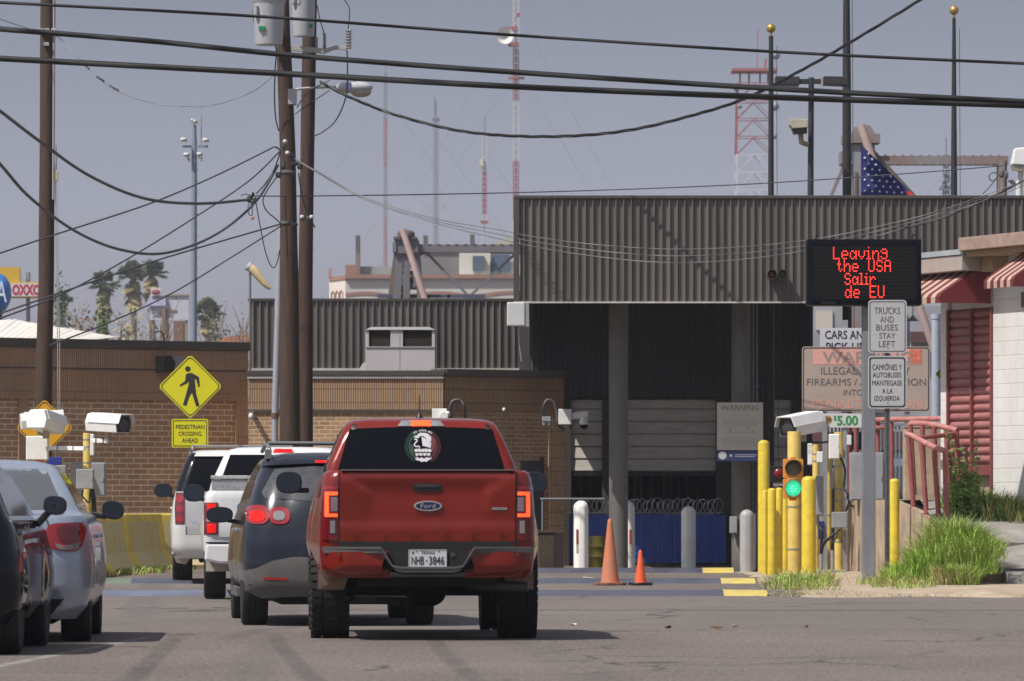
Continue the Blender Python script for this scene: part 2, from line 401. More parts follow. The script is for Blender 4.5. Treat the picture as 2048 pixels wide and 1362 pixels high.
vs = [(x, y, z) for x, q in pr for y, z in q]; fs = [(i*5+j, (i+1)*5+j, (i+1)*5+j+1, i*5+j+1) for i in range(len(pr)-1) for j in range(4)]+[(0,1,2,3,4)]
mb.add(vs, fs); mb.obj('kerb', KERB, smooth=40, kind='structure')
# ================================================================ BUILDINGS
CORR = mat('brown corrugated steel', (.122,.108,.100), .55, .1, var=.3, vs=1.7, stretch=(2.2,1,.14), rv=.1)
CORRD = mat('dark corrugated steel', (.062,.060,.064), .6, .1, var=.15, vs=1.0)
COPE = mat('dark brown coping metal', (.070,.062,.055), .5, .2, var=.2, vs=2)
FLASH = mat('pale flashing', (.50,.47,.44), .5, .2, var=.25, vs=3)
BR1 = brick_mat('brown block courses', (.40,.245,.14), (.32,.195,.11), (.62,.50,.38), .30, .1, msize=.012, dark=.2)
BR1S = brick_mat('brown fluted block', (.41,.255,.152), (.35,.215,.13), (.21,.135,.09), .042, .40, off=0, msize=.010, dark=.18)
BR2 = brick_mat('orange brown brick', (.41,.25,.138), (.30,.17,.092), (.52,.41,.29), .2, .0762, msize=.010, dark=.22)
BR2S = brick_mat('orange fluted brick', (.40,.255,.142), (.345,.215,.12), (.135,.086,.056), .042, .25, off=0, msize=.010, dark=.15)
def corrugate(x0, x1, y, z0, z1, pitch=.128, dep=.050):
    mb = MB(); pf = [(0,0),(.34,0),(.50,-1),(.60,-1),(.76,0)]; x = x0; pr = []
    while x < x1:
        for a, b in pf: pr.append((x+a*pitch, y+b*dep))
        x += pitch
    pr.append((x, y)); k = len(pr)
    vs = [(a, b, z0) for a, b in pr]+[(a, b, z1) for a, b in pr]
    mb.add(vs, [(i, i+1, k+i+1, k+i) for i in range(k-1)])
    mb.box(x0, x, y+.002, y+.10, z0, z1); return mb
# ---- left brick building (recedes to the right, so it is in its own shade)
ca, sa_ = math.cos(R(34)), math.sin(R(34))
cr = P(495, 685, 106); Lw = 26.0; Hb = 4.16
t = thing('brick_building', 'long brown brick building with a dark coping, behind the walking figure sign', 'building', (cr.x, cr.y, 0), R(34))
# local x runs along the wall (negative = left), local y into the building
zb = lambda py, px: EYE+(HZ-py)/FP*(106-(495-px)/FP*103*.6)
mb = MB()
z1, z2 = 3.06, 4.03
segs = [(-26,-10.2),(-9.9,-4.86),(-4.66,-.26)]            # recessed course panels between fluted piers
mb.box(-Lw, 0, .03, 9, 0, 4.0)
mb.obj('wall', BR1, t)
mb = MB()
for a, b in ((-10.2,-9.9),(-4.86,-4.66),(-.26,0)): mb.box(a, b, -.012, .028, 0, z1)
mb.box(-Lw, 0, -.012, .028, z1, 3.62)
mb.obj('fluted_pier', BR1S, t)
mb = MB(); mb.box(-Lw, 0, -.025, .028, 3.64, 4.0); mb.obj('fluted_band', BR1S, t)
mb = MB(); mb.box(-Lw, .03, -.06, 9, 4.0, 4.165); mb.obj('coping', COPE, t, bevel=.01)
mb = MB(); mb.box(-Lw, .0, -.02, .027, 3.623, 3.638); mb.obj('joint_strip', COPE, t)
# floodlight hung under that coping
def wallpt(px, py, off=.0):      # point on the left wall for a pixel
    r = (px-1024)/FP; s = (r*cr.y-cr.x)/(ca-r*sa_); d = cr.y+s*sa_
    return s, d, Zz(py, d)
s_, d_, zt = wallpt(322, 728)
f = thing('floodlight', 'black box floodlight under the coping of the long brown brick building', 'floodlight', (cr.x+s_*ca, cr.y+s_*sa_, zt), R(34))
mb = MB(); mb.prism([(-.13,-.17),(.10,-.13),(.13,.02),(.04,.15),(-.13,.15)], -.32, -.03); mb.obj('housing', BLACK, f, bevel=.01)
mb = MB(); mb.box(.13,.34,-.22,-.20,-.12,.12); mb.obj('side_plate', GREYP, f)
mb = MB(); mb.box(.02,.36,-.24,-.18,.12,.135); mb.box(-.05,.05,-.05,-.01,-.1,.1); mb.obj('bracket', GREYP, f)
mb = MB(); mb.tube(spline([(.0,-.10,.14),(.02,-.09,.30),(.0,-.09,.52),(-.06,-.07,.60),(-.1,.05,.58)],6), .014, 6); mb.obj('feed_cable', BLACK, f, smooth=60)
# ---- customs building: brick front, corrugated upper band
t = thing('customs_building', 'orange brown brick building topped by a band of brown corrugated steel', 'building', (0,0,0))
YF = 104.0
xa, xb = U(497,YF), U(887,YF); zt = Zz(752,YF)
z_s = Zz(838,YF)
mb = MB(); mb.box(xa, xb, YF+.02, YF+14, 0, zt); mb.obj('brick_wall', BR2, t)
zf = Zz(822,YF)
mb = MB(); mb.box(xa, xb, YF-.01, YF+.018, zf, zt-.002); mb.obj('fluted_band', BR2S, t)
mb = MB(); mb.box(xa-.03, xb+.02, YF-.06, YF+14, zt, Zz(741,YF)); mb.obj('coping', COPE, t, bevel=.008)
mb = MB(); mb.box(xa-.02, xb, YF-.045, YF-.012, Zz(757,YF), zt-.003); mb.obj('pale_flashing', FLASH, t)
mb = MB(); mb.box(xa, xb, YF-.02, YF-.012, Zz(824,YF), Zz(819,YF)); mb.obj('joint_strip', COPE, t)  # dark strip paints the shadow line under the fluted band
# right wing turned away from the sun
ang = R(33); Lr = (U(1127,105.4)-xb)/math.cos(ang)*1.0
Mr = Matrix.Translation((xb+.004, YF+.06, 0)) @ Matrix.Rotation(ang, 4, 'Z')
def wing(nm, m, a, b, y0, y1, z0, z1, **k):
    mb = MB(); mb.box(a, b, y0, y1, z0, z1); o = mb.obj(nm, m, t, **k); o.matrix_basis = Mr; return o
wing('brick_wall', BR2, 0, Lr, .02, .35, 0, zt)
wing('fluted_band', BR2S, 0, Lr, -.01, .018, zf, zt-.002)
wing('fluted_pier', BR2S, Lr-.34, Lr+.006, -.03, .30, 0, zf-.003)
wing('coping', COPE, .03, Lr+.04, -.07, .5, zt+.004, zt+.13)
wing('door', mat('dark door', (.02,.02,.022), .4), Lr-.95, Lr-.52, -.012, .018, 0, 1.95)
wing('door_frame', BLACK, Lr-.52, Lr-.46, -.025, .018, 0, 2.02)
# corrugated band behind, set back on the roof
YB = 108.0
mb = corrugate(U(499,YB), U(1068,YB), YB, Zz(738,YB), Zz(600,YB), .134); mb.obj('corrugated_band', CORR, t)
mb = MB(); mb.box(U(499,YB)-.03, U(1100,YB), YB-.05, YB+.3, Zz(602,YB), Zz(597,YB)); mb.obj('roof_trim', COPE, t)
mb = MB(); mb.box(U(499,YB)-.02, U(1060,YB), YB-.07, YB-.012, Zz(741,YB), Zz(736.5,YB)); mb.obj('lower_flashing', FLASH, t)
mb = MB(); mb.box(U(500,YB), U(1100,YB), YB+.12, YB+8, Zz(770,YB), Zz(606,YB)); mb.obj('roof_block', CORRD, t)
def Zc(p): return Zz(p, 94.0)
# hall behind the lanes: dark corrugated wall over roller doors
YW = 107.0
h = thing('inspection_hall', 'dark corrugated back wall over half raised roller doors behind the lanes', 'building', (0,0,0))
def Xw(p): return U(p, YW)
def Zw(p): return Zz(p, YW)
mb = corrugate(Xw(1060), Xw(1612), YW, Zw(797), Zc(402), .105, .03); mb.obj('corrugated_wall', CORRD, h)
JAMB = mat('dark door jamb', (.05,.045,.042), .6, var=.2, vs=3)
mb = MB()
for a, b in ((1126,1142),(1204,1250),(1432,1464),(1500,1540),(1582,1612)): mb.box(Xw(a), Xw(b), YW-.04, YW+.4, 0, Zw(797)-.003)
mb.box(Xw(1060), Xw(1126), YW+.2, YW+.4, 0, Zw(797)-.003)
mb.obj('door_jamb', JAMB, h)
ROLL = mat('grey roller door', (.56,.525,.475), .6, var=.25, vs=2, stretch=(1,1,5))
for a, b in ((1142,1204),(1250,1432),(1540,1582)):
    mb = MB(); z = Zw(943); ztop = Zw(798)
    while z < ztop-.05:
        z2_ = min(z+.235, ztop-.004)
        mb.add([(Xw(a)+.003,YW+.05,z),(Xw(b)-.003,YW+.05,z),(Xw(b)-.003,YW+.015,z+.02),(Xw(a)+.003,YW+.015,z+.02),(Xw(a)+.003,YW+.03,z2_-.02),(Xw(b)-.003,YW+.03,z2_-.02),(Xw(b)-.003,YW+.06,z2_),(Xw(a)+.003,YW+.06,z2_)],
               [(0,1,2,3),(3,2,5,4),(4,5,6,7)]); z = z2_
    o = mb.obj('roller_door', ROLL, h)
    mb = MB(); mb.box(Xw(a)+.003, Xw(b)-.003, YW+.0, YW+.08, Zw(952), Zw(944)); mb.obj('bottom_bar', BLACK, o)
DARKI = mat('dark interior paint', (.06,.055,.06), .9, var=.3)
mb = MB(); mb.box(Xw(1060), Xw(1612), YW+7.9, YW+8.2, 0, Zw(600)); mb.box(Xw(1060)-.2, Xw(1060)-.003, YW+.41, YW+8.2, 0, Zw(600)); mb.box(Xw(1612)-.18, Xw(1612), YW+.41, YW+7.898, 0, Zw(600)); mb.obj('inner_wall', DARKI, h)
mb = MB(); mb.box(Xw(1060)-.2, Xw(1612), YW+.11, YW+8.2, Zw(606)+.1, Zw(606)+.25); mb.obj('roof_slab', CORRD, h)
mb = MB()
for i, p in enumerate((1276,1290,1312,1338,1352,1371,1390,1410,1166,1187,1560)): mb.tube([(Xw(p),YW+4+.2*i,.2),(Xw(p)+.05,YW+4+.2*i,2.6)], .02, 6)
mb.obj('inner_post', mat('pale inner post', (.5,.5,.52), .5), h, smooth=60)
# ---- canopy over the lanes
CD = 94.0
c = thing('lane_canopy', 'deep brown corrugated canopy spanning the lanes on round grey columns', 'canopy', (0,0,0))
def Xc(p): return U(p, CD)
def Zc(p): return Zz(p, CD)
XR = Xc(2250)
mb = corrugate(Xc(1040), XR, CD, Zc(603), Zc(398), .1265, .050); mb.obj('fascia', CORR, c)
mb = MB(); mb.box(Xc(1027), XR, CD-.06, CD+.2, Zc(397.5), Zc(391)); mb.box(Xc(1027), Xc(1039), CD-.055, CD+.2, Zc(602), Zc(398)); mb.obj('trim', COPE, c, bevel=.006)
mb = MB(); mb.box(Xc(1027), XR, CD-.065, CD+.02, Zc(606.5), Zc(603.2)); mb.obj('lower_flashing', FLASH, c)
mb = MB(); mb.box(Xc(1027)+.01, Xc(1027)+.06, CD+.21, YW-.2, Zc(606), Zc(394)); mb.obj('side_fascia', CORR, c)
mb = MB(); mb.box(Xc(1027)+.07, XR, CD+.21, YW-.15, Zc(404), Zc(401)); mb.obj('soffit', mat('canopy soffit', (.10,.095,.09), .8, var=.2), c)
mb = MB(); mb.box(Xc(1027)+.07, XR, CD+.21, YW-.15, Zc(400), Zc(396)); mb.obj('roof_deck', COPE, c)
COLM = mat('grey painted column', (.12,.115,.105), .6, var=.22, vs=2.5)
for px, w in ((1237,38),(1482,38)):
    mb = MB(); cx = U(px, 95.6); r = w/2/FP*95.6
    mb.lathe([(r*1.0,0),(r*1.0,Zc(405))], (cx,95.6,0), 28); mb.obj('column', COLM, c, smooth=40)
# traffic lights, cabinet, AC, wall camera
t = thing('lane_signal', 'small pair of round unlit signals fixed to the canopy front', 'signal', P(1554,550,CD)+Vector((0,-.04,0)))
HOODM = mat('olive signal hood', (.085,.085,.06), .5, var=.2)
for dx, colr, nm in ((-.095,(.10,.012,.012),'red_lens'),(.075,(.02,.09,.06),'green_lens')):
    mb = MB(); r = .082; vs = []; k = 18
    mb.lathe([(r*.98,0),(r,-.12),(r,-.30),(r*.93,-.30),(r*.92,-.10),(0,-.09)], (dx,-.02,0), 24, 'y'); 
    o = mb.obj('hood', HOODM, t, smooth=40)
    mb = MB(); mb.lathe([(0,-.13),(r*.6,-.15),(r*.93,-.12)], (dx,-.02,0), 20, 'y'); mb.obj(nm, mat(nm, colr, .2), t, smooth=60)
mb = MB(); mb.box(-.15,.13,-.04,.03,-.035,.035); mb.obj('mounting_plate', HOODM, t)
t = thing('junction_box', 'pale grey cabinet mounted high at the open end of the canopy', 'electrical box', P(1036,628,93.66))
q = 93.66/FP
mb = MB(); mb.box(-22*q,14*q,0,.26,-24*q,24*q); mb.obj('cabinet', mat('pale grey box', (.50,.50,.51), .45, var=.08), t, bevel=.02)
mb = MB(); mb.box(14*q+.003,22*q,.02,.30,-25*q,23*q); mb.obj('back_flange', GREYP, t)
mb = MB(); mb.tube([(0,.15,-24*q),(.02,.15,-60*q),(.06,.15,-95*q)], .012, 6); mb.obj('conduit', STEEL, t, smooth=60)
mb = MB(); mb.box(-2*q,20*q,.31,.6,-9*q,30*q); mb.obj('mounting_arm', COPE, t)
# roof AC
AD = 105.6; q = AD/FP
t = thing('rooftop_unit', 'pale boxy air handler with louvred openings on the brick roof', 'air conditioner', (U(800,AD),AD,Zz(746,AD)))
ACP = mat('pale lilac sheet metal', (.44,.41,.43), .5, var=.08, vs=2)
mb = MB(); mb.prism([(-69*q,0),(70*q,0),(70*q,52*q),(-69*q,52*q)], 0, 1.5)
mb.box(-69*q,-62*q,.0,1.5,52*q+.002,86*q); mb.box(-19*q,6*q,0,1.5,52*q+.002,86*q); mb.box(64*q,70*q,0,1.5,52*q+.002,86*q); mb.box(-62*q,64*q,.2,1.5,52*q+.002,86*q)
mb.obj('body', ACP, t, bevel=.006)
mb = MB(); mb.prism([(-70*q,86.3*q),(71*q,86.3*q),(58*q,92*q),(-58*q,92*q)], -.03, 1.55); mb.obj('lid', mat('ac lid', (.55,.53,.55), .5), t)
LOUV = mat('brown louvre', (.12,.105,.085), .6, var=.2)
for a, b in ((-62,-19),(6,64)):
    mb = MB(); z = 54*q
    while z < 85*q:
        mb.add([(a*q+.004,.03,z),(b*q-.004,.03,z),(b*q-.004,.12,z+.035),(a*q+.004,.12,z+.035)], [(0,1,2,3)]); z += .03
    mb.box(a*q+.004,b*q-.004,.14,.19,52.5*q,85.8*q); mb.obj('louvre', LOUV, t)
mb = MB(); mb.box(-2*q,0,-.006,-.001,1*q,86*q); mb.box(-69*q,70*q,-.02,-.002,51*q,53*q); mb.obj('seam', mat('seam',(.35,.32,.34),.5), t)
mb = MB(); mb.prism([(-88*q,0),(-70*q,0),(-70*q,22*q),(-74*q,22*q)], .3, 1.0); mb.obj('duct_hood', ACP, t)
mb = MB()
for i in (12,38,62): mb.box(i*q,i*q+.06,-.3,-.1,-.0,.05); mb.box(i*q+.015,i*q+.03,-.3,-.1,.05,.09)
mb.obj('roof_fitting', mat('brass', (.4,.36,.25), .5), t)
# dome camera on the brick corner
t = thing('dome_camera', 'white dome camera on an arm at the corner of the brick wall', 'security camera', P(1130,835,103.6))
q = 103.6/FP
mb = MB(); mb.box(-13*q,13*q,0,.14,-14*q,17*q); mb.box(-6*q,-2*q,.1,1.2,-8*q,8*q); mb.obj('mounting_box', WHITEP, t, bevel=.01)
mb = MB(); mb.prism([(13*q,-4*q),(46*q,2*q),(47*q,12*q),(40*q,13*q),(13*q,9*q)], .04, .12); mb.obj('arm', WHITEP, t, bevel=.01)
mb = MB(); mb.lathe([(0,6*q),(7*q,5*q),(9.5*q,-3*q),(9*q,-10*q)], (38*q,.08,-4*q), 18); o = mb.obj('dome_cover', WHITEP, t, smooth=50)
mb = MB(); mb.sell((38*q,.08,-14*q),(8.5*q,8.5*q,10*q),1,1,16,10); mb.obj('dome_lens', GLASS, t, smooth=60)
# grey box + light over the truck, conduits, small sensor
t = thing('wall_light_box', 'white box with a small drum lamp on the brick wall above the red pickup', 'wall light', P(880,830,103.6))
mb = MB(); mb.box(-16*q,14*q,0,.3,-13*q,13*q); mb.obj('box', WHITEP, t, bevel=.01)
mb = MB(); mb.lathe([(0,-.2),(8*q,-.2),(9*q,-.12),(9*q,0),(7*q,.06),(0,.06)], (8*q,0,-2*q), 18, 'y'); mb.sell((14*q,-.08,2*q),(7*q,.08,6*q),1,1); mb.obj('lamp', WHITEP, t, smooth=40)
t = thing('wall_sensor', 'tiny white sensor on the shaded brick between the two looped conduits', 'sensor', P(1008,819,104.3)); mb = MB(); mb.sell((0,0,0),(3.2*q,.05,3.6*q),.6,.6); mb.obj('body', WHITEP, t, smooth=60); mb = MB(); mb.box(-.01,.01,.0,.6,-.01,.01); mb.obj('stem', STEEL, t)
t = thing('wall_lamp', 'little caged lamp on the sunlit brick wall near the leaning grey conduit', 'wall light', P(502,832,103.7)); mb = MB(); mb.sell((0,0,0),(5*q,.06,6*q),.8,.8); mb.obj('bulb', mat('pearl',(.7,.7,.68),.3), t, smooth=60); mb = MB(); mb.box(-5*q,5*q,-.03,.3,7*q,9*q); mb.tube([(0,.1,-6*q),(4*q,.1,-13*q)],.01,5); mb.obj('bracket', STEEL, t)
def conduit(pts, lab):
    mb = MB(); mb.tube(spline(pts, 8), .028, 8); return mb.obj('conduit', mat('dark conduit', (.06,.06,.065), .5), smooth=60, label=lab, cat='conduit', group='looped conduits on the brick wall')
d0 = 103.75
conduit([P(902,850,d0+.1),P(900,815,d0),P(908,801,d0),P(922,802,d0),P(929,818,d0),P(930,860,d0+.3)], 'dark arched conduit beside the white wall light box')
d0 = 104.25
conduit([P(1089,842,d0+.2),P(1087,815,d0),P(1095,800,d0),P(1108,806,d0),P(1114,830,d0),P(1116,848,d0),P(1126,858,d0+.2)], 'dark looped conduit feeding the dome camera on the brick corner')
t = thing('conduit_fitting', 'small grey cable gland box below the dome camera conduit loop', 'electrical box', P(1093,838,104.2)); mb = MB(); mb.box(-9*q,9*q,0,.3,-5*q,5*q); mb.obj('box', GREYP, t, bevel=.01); mb = MB(); mb.tube([(-5*q,.05,-5*q),(-5*q,.05,-12*q)],.03,8); mb.tube([(5*q,.05,-5*q),(5*q,.05,-12*q)],.03,8); mb.obj('gland', STEEL, t, smooth=60)
# ================================================================ BLUE SLATTED FENCE, BOLLARDS, CONES
FD = 106.2
t = thing('slatted_fence', 'blue slatted chain link fence topped with coils of razor wire', 'fence', (0,FD,0))
mb = MB(); xx = U(1140,FD); xe = U(1450,FD); vs = []
BLU = mat('blue fence slats', (.045,.125,.60), .6, var=.35, vs=6, stretch=(6,1,.6))
while xx < xe:
    mb.box(xx, xx+.055, .01*math.sin(xx*60), .012+.01*math.sin(xx*60), .05, Zz(1030,FD)+.01*rnd.random()); xx += .062
mb.obj('slats', BLU, t)
mb = MB(); x0 = U(1140,FD); zt = Zz(1030,FD)
k = 0
while x0+k*.12 < xe:                                    # woven wire in front of the slats
    a = x0+k*.12
    for s in (1,-1):
        b = a+s*(zt-.05); mb.bar((a,-.012,.05),(min(max(b,x0),xe),-.012,.05+abs(min(max(b,x0),xe)-a)),.006)
    k += 1
mb.obj('chain_link', mat('fence wire', (.14,.16,.22), .5, .3), t)
for p in (1142,1205,1312,1432): mb = MB(); mb.tube([(U(p,FD),.05,0),(U(p,FD),.05,zt+.02)],.035,10); mb.obj('post', mat('fence post', (.05,.07,.14), .5), t, smooth=50)
mb = MB(); pts = []
for i in range(900):
    a = i*.2; w_ = 1+.25*noise.noise((i*.021,3,1)); pts.append((x0+.1+(xe-x0-.2)*i/899+.11*math.cos(a)*w_, .02+.10*math.cos(a+.6), zt+.15*w_+.14*math.sin(a)*w_))
mb.tube(pts, .010, 5); mb.tube([(x0,.02,zt+.05),(xe,.02,zt+.05)],.008,5)
mb.obj('razor_wire', mat('razor wire', (.62,.62,.65), .35, .6), t, smooth=60)
t = thing('handrail', 'thin grey pipe barrier across the dark doorway beside the red pickup', 'railing', (0,104.6,0))
mb = MB(); mb.tube([(U(1080,104.6),0,Zz(998,104.6)),(U(1222,104.6),0,Zz(998,104.6))],.022,8)
for p in (1085,1160,1220): mb.tube([(U(p,104.6),0,0),(U(p,104.6),0,Zz(998,104.6))],.02,8)
mb.obj('pipe', mat('grey pipe', (.16,.17,.19), .5), t, smooth=50)
t = thing('barrel', 'dull yellow drum on the ground between the white bollards', 'barrel', (U(1190,103.5),103.5,0))
mb = MB(); r = 20*103.5/FP; hB = Zz(1072,103.5); mb.lathe([(r*.97,0),(r*1.0,.03),(r,hB*.32),(r*1.04,hB*.34),(r,hB*.36),(r,hB*.64),(r*1.04,hB*.66),(r,hB*.68),(r,hB-.03),(r*.97,hB),(r*.9,hB),(r*.9,hB-.02),(0,hB-.02)], n=28)
mb.obj('drum', mat('dull yellow drum', (.17,.14,.012), .5, var=.3), t, smooth=35)
mb = MB(); mb.lathe([(.04,0),(.04,.02),(0,.02)], (r*.5,0,hB-.02), 10); mb.obj('bung', BLACK, t)
t = thing('trash_can', 'square tan litter bin half hidden behind the red pickup', 'trash can', (U(1100,101.5),101.5,0))
q = 101.5/FP; TAN = mat('tan aggregate', (.26,.19,.13), .9, var=.4, vs=30)
mb = MB(); mb.box(-27*q,8*q,0,.4,0,66*q); mb.box(-30*q,28*q,-.03,.46,71*q,76*q); mb.obj('body', TAN, t, bevel=.01)
mb = MB(); mb.box(8.5*q,27*q,-.01,.42,0,70*q); mb.obj('side_panel', mat('brown panel', (.13,.085,.065), .7, var=.2), t, bevel=.008)
mb = MB(); mb.box(-26*q,8*q,.02,.38,66.2*q,70.8*q); mb.obj('opening', BLACK, t)
WB = mat('white bollard sleeve', (.86,.85,.82), .45, var=.15, vs=4, stretch=(3,3,.5), rv=.1); GB = mat('shade toned bollard sleeve', (.34,.335,.335), .5, var=.15, vs=4)  # the grey sleeve has canopy shade put into its colour
def wbollard(px, d, top, w, m, label, tape):
    t = thing('bollard', label, 'bollard', (U(px,d),d,0), 0, 'fluted bollards in front of the lanes')
    r = w/2*d/FP; H = Zz(top,d); vs = []; prof = [(1,0),(1,H-r*.95)]+[(math.cos(R(a))*1.0, H-r*.95+r*.95*math.sin(R(a))) for a in (15,30,45,60,72,82,90)]
    mb = MB(); n = 48; fs = []
    for rr, z in prof:
        for k in range(n):
            a = 2*math.pi*k/n; fl = 1-.03*(1 if k%6 in (0,1) else 0); vs.append((r*rr*fl*math.cos(a), r*rr*fl*math.sin(a), z))
    for i in range(len(prof)-1):
        for k in range(n): k2 = (k+1)%n; fs.append((i*n+k,i*n+k2,(i+1)*n+k2,(i+1)*n+k))
    mb.add(vs, fs); mb.obj('sleeve', m, t, smooth=50)
    if tape:
        mb = MB(); x = r*tape*.5; y = -r*.9; mb.box(x-.02,x+.02,y-.012,y+.02,H*.36,H*.58); mb.obj('red_tape', mat('red tape', (.32,.03,.02), .5, var=.3, vs=20), t)
        mb = MB(); mb.box(x-.018,x+.018,y-.010,y+.02,H*.24,H*.355); mb.obj('faded_tape', mat('faded tape', (.42,.40,.30), .6, var=.3, vs=20), t)
wbollard(1162,100.5,1001,30,WB,'white bollard nearest the red pickup, with a strip of red tape',-1.0)
wbollard(1255,100.5,1002,30,WB,'white bollard between the two orange cones, with a strip of red tape',.75)
wbollard(1377,99,1012,29,mat('dull white sleeve',(.85,.84,.81),.5,var=.15),'dull white bollard in front of the widest blue fence panel',0)
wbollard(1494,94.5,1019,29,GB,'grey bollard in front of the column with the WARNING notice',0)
wbollard(1517,99.5,1024,26,WB,'white bollard mostly hidden behind the tall yellow bollard',0)
ORA = mat('faded orange rubber', (.44,.125,.05), .7, var=.35, vs=5, col2=(.36,.15,.09)); ORB = mat('bright orange rubber', (.72,.10,.02), .55, var=.15, vs=5)
def cone(px, d, top, w, bw, m, lab):
    t = thing('traffic_cone', lab, 'traffic cone', (U(px,d),d,0), .3, 'orange traffic cones'); q = d/FP; H = Zz(top,d); r = w/2*q
    
    mb = MB(); mb.lathe([(r,.03),(r*.93,.06),(r*.27,H*.93),(r*.22,H*.985),(r*.15,H),(r*.1,H-.02),(0,H-.02)], n=28); mb.obj('cone_body', m, t, smooth=40)
    b = bw/2*q; mb = MB(); mb.prism([(-b,-b*.55),(-b*.55,-b),(b*.55,-b),(b,-b*.55),(b,b*.55),(b*.55,b),(-b*.55,b),(-b,b*.55)], 0, .035, Matrix(((1,0,0,0),(0,0,1,0),(0,1,0,0),(0,0,0,1))))
    mb.obj('base', mat('dirty cone base', (.20,.085,.05), .85, var=.4) if m is ORA else BLACK, t, bevel=.008)
cone(1220,78.9,1038,39,60,ORA,'tall faded orange cone standing on the humps')
cone(1281,78.8,1100,25,44,ORB,'small bright orange cone beside the taller faded one')
# warning sign on the right column
wd = 95.0; q = wd/FP
t = thing('warning_sign', 'pale WARNING notice with a blue lower band, on a canopy column', 'sign', P(1480,864,wd))
mb = MB(); mb.box(-46*q,46*q,0,.03,-36*q,59*q); mb.obj('panel', mat('pale notice', (.43,.41,.36), .6, var=.08, vs=2), t)
mb = MB(); mb.box(-46*q,46*q,-.002,.031,-58*q,-36.3*q); mb.obj('blue_band', mat('navy band', (.018,.03,.10), .5), t)
TXG = mat('faded grey ink', (.20,.18,.14), .6); TXL = mat('pale notice ink', (.30,.28,.24), .6)
lettering([('WARNING',-39*q,38*q,43*q,54*q,.01)], 0, TXG, t, 'heading', thick=.004)
mb = MB(); rr = random.Random(3)
for i, yy in enumerate((33,24,20,16,12,2.5,-1.5,-12,-16,-20,-24,-28)):
    w_ = 20 if i == 0 else (6 if yy in (2.5,) else 38-rr.random()*4)
    x = -w_
    while x < w_-1:
        l_ = 1+rr.random()*4; mb.box(x*q,min(w_,x+l_)*q,-.004,-.001,(yy-.45)*q,(yy+.45)*q); x += l_+.8
mb.obj('small_print', TXL, t)
mb = MB()
for x, z in ((-21,6),(16,6),(-19,1),(25,1)): mb.prism([((x-3)*q,(z-1)*q),((x+3)*q,(z-1)*q),(x*q,(z+3)*q)], -.004, -.001)
mb.obj('caution_marks', mat('caution marks', (.30,.22,.05), .6), t)
mb = MB(); mb.lathe([(8*q,0),(8*q,.003),(6.6*q,.003),(6.6*q,.001),(5*q,.001),(5*q,.003),(0,.003)], (-35*q,-.006,-47*q), 20, 'y'); 
mb.box(-10*q,34*q,-.005,-.003,-46*q,-45*q); mb.box(-10*q,30*q,-.005,-.003,-49.5*q,-48.5*q); mb.box(-20*q,-16*q,-.005,-.003,-49*q,-45*q)
mb.obj('seal', mat('pale seal', (.42,.42,.44), .6), t)
t = thing('column_outlet', 'small grey outlet box low on the column with the WARNING notice', 'electrical box', P(1467,1040,95.36)); mb = MB(); mb.box(-.06,.06,-.06,.24,-.22,.06); mb.obj('box', GREYP, t, bevel=.01); mb = MB(); mb.tube(spline([(0,0,-.22),(.05,-.03,-.45),(.12,-.02,-.65),(.16,0,-.95)],5),.012,6); mb.obj('wire', STEEL, t)
mb = MB(); x = U(1508,95.1); mb.tube([(x,95.7,0),(x,95.7,Zz(406,94))],.03,8); mb.tube([(x+.07,95.7,0),(x+.07,95.7,Zz(406,94))],.02,8); mb.box(x-.05,x+.13,95.65,95.9,Zz(773,95.7),Zz(770,95.7)); mb.obj('conduit', mat('grey conduit', (.11,.115,.12), .5), smooth=50, label='pair of grey conduits running up the column with the WARNING notice', cat='conduit')
# ================================================================ YELLOW POSTS ON THE RIGHT VERGE
def bollard(px, d, top, w, m, lab):
    t = thing('bollard', lab, 'bollard', (U(px,d),d,G(d)-.05), 0, 'yellow bollards on the right verge'); r = w/2*d/FP; H = Zz(top,d)-t.location.z
    mb = MB(); mb.lathe([(r,0),(r,H-r*.6)]+[(r*math.cos(R(a)),H-r*.6+r*.6*math.sin(R(a))) for a in (20,40,60,75,90)], n=26); mb.obj('post', m, t, smooth=60)
bollard(1527.5,93.2,880,23,YEL,'tallest slim yellow bollard, taller than its neighbours')
bollard(1530,90.6,980,11,YEL,'thin yellow bollard pressed against the tallest one')
bollard(1543.5,90,976,17,YEL,'short yellow bollard, second in the row left of the traffic light')
bollard(1558.5,90.8,975,13.5,YEL,'short yellow bollard, third in the row left of the traffic light')
bollard(1570.5,92,979,13,YEL,'short yellow bollard squeezed against the traffic light post')
bollard(1617.5,89.5,952,29,YEL,'thickest bright yellow bollard, beside the green traffic light')
bollard(1788.5,84.2,957,21,YEL,'yellow bollard standing alone beside the tan retaining wall')
def pole(px, d, top, w, lab, bands=()):
    t = thing('equipment_pole', lab, 'pole', (U(px,d),d,0), 0, 'pale yellow equipment poles'); r = w/2*d/FP; H = Zz(top,d)
    mb = MB(); mb.lathe([(r,-.05),(r,H-.01),(r*.96,H),(0,H)], n=22); mb.obj('post', YELP, t, smooth=50)
    if bands:
        mb = MB()
        for b in bands: z = Zz(b,d); mb.lathe([(r*1.0,z-.012),(r*1.07,z-.012),(r*1.07,z+.012),(r*1.0,z+.012)], n=22)
        mb.obj('band_clamp', STEEL, t, smooth=40)
    return t
pole(1588.5,90.6,863,27,'pale yellow pole carrying the traffic light',(1013,1098))
pole(1632,94.5,889,14,'slim pale yellow pole just behind the thick bright bollard',(908,922))
pole(1656,95.2,880,16,'pale yellow pole in the middle of the equipment cluster',(1030,))
pole(1678,92.8,864,18.5,'pale yellow pole with grey boxes strapped to it',(932,978,1001,1083))
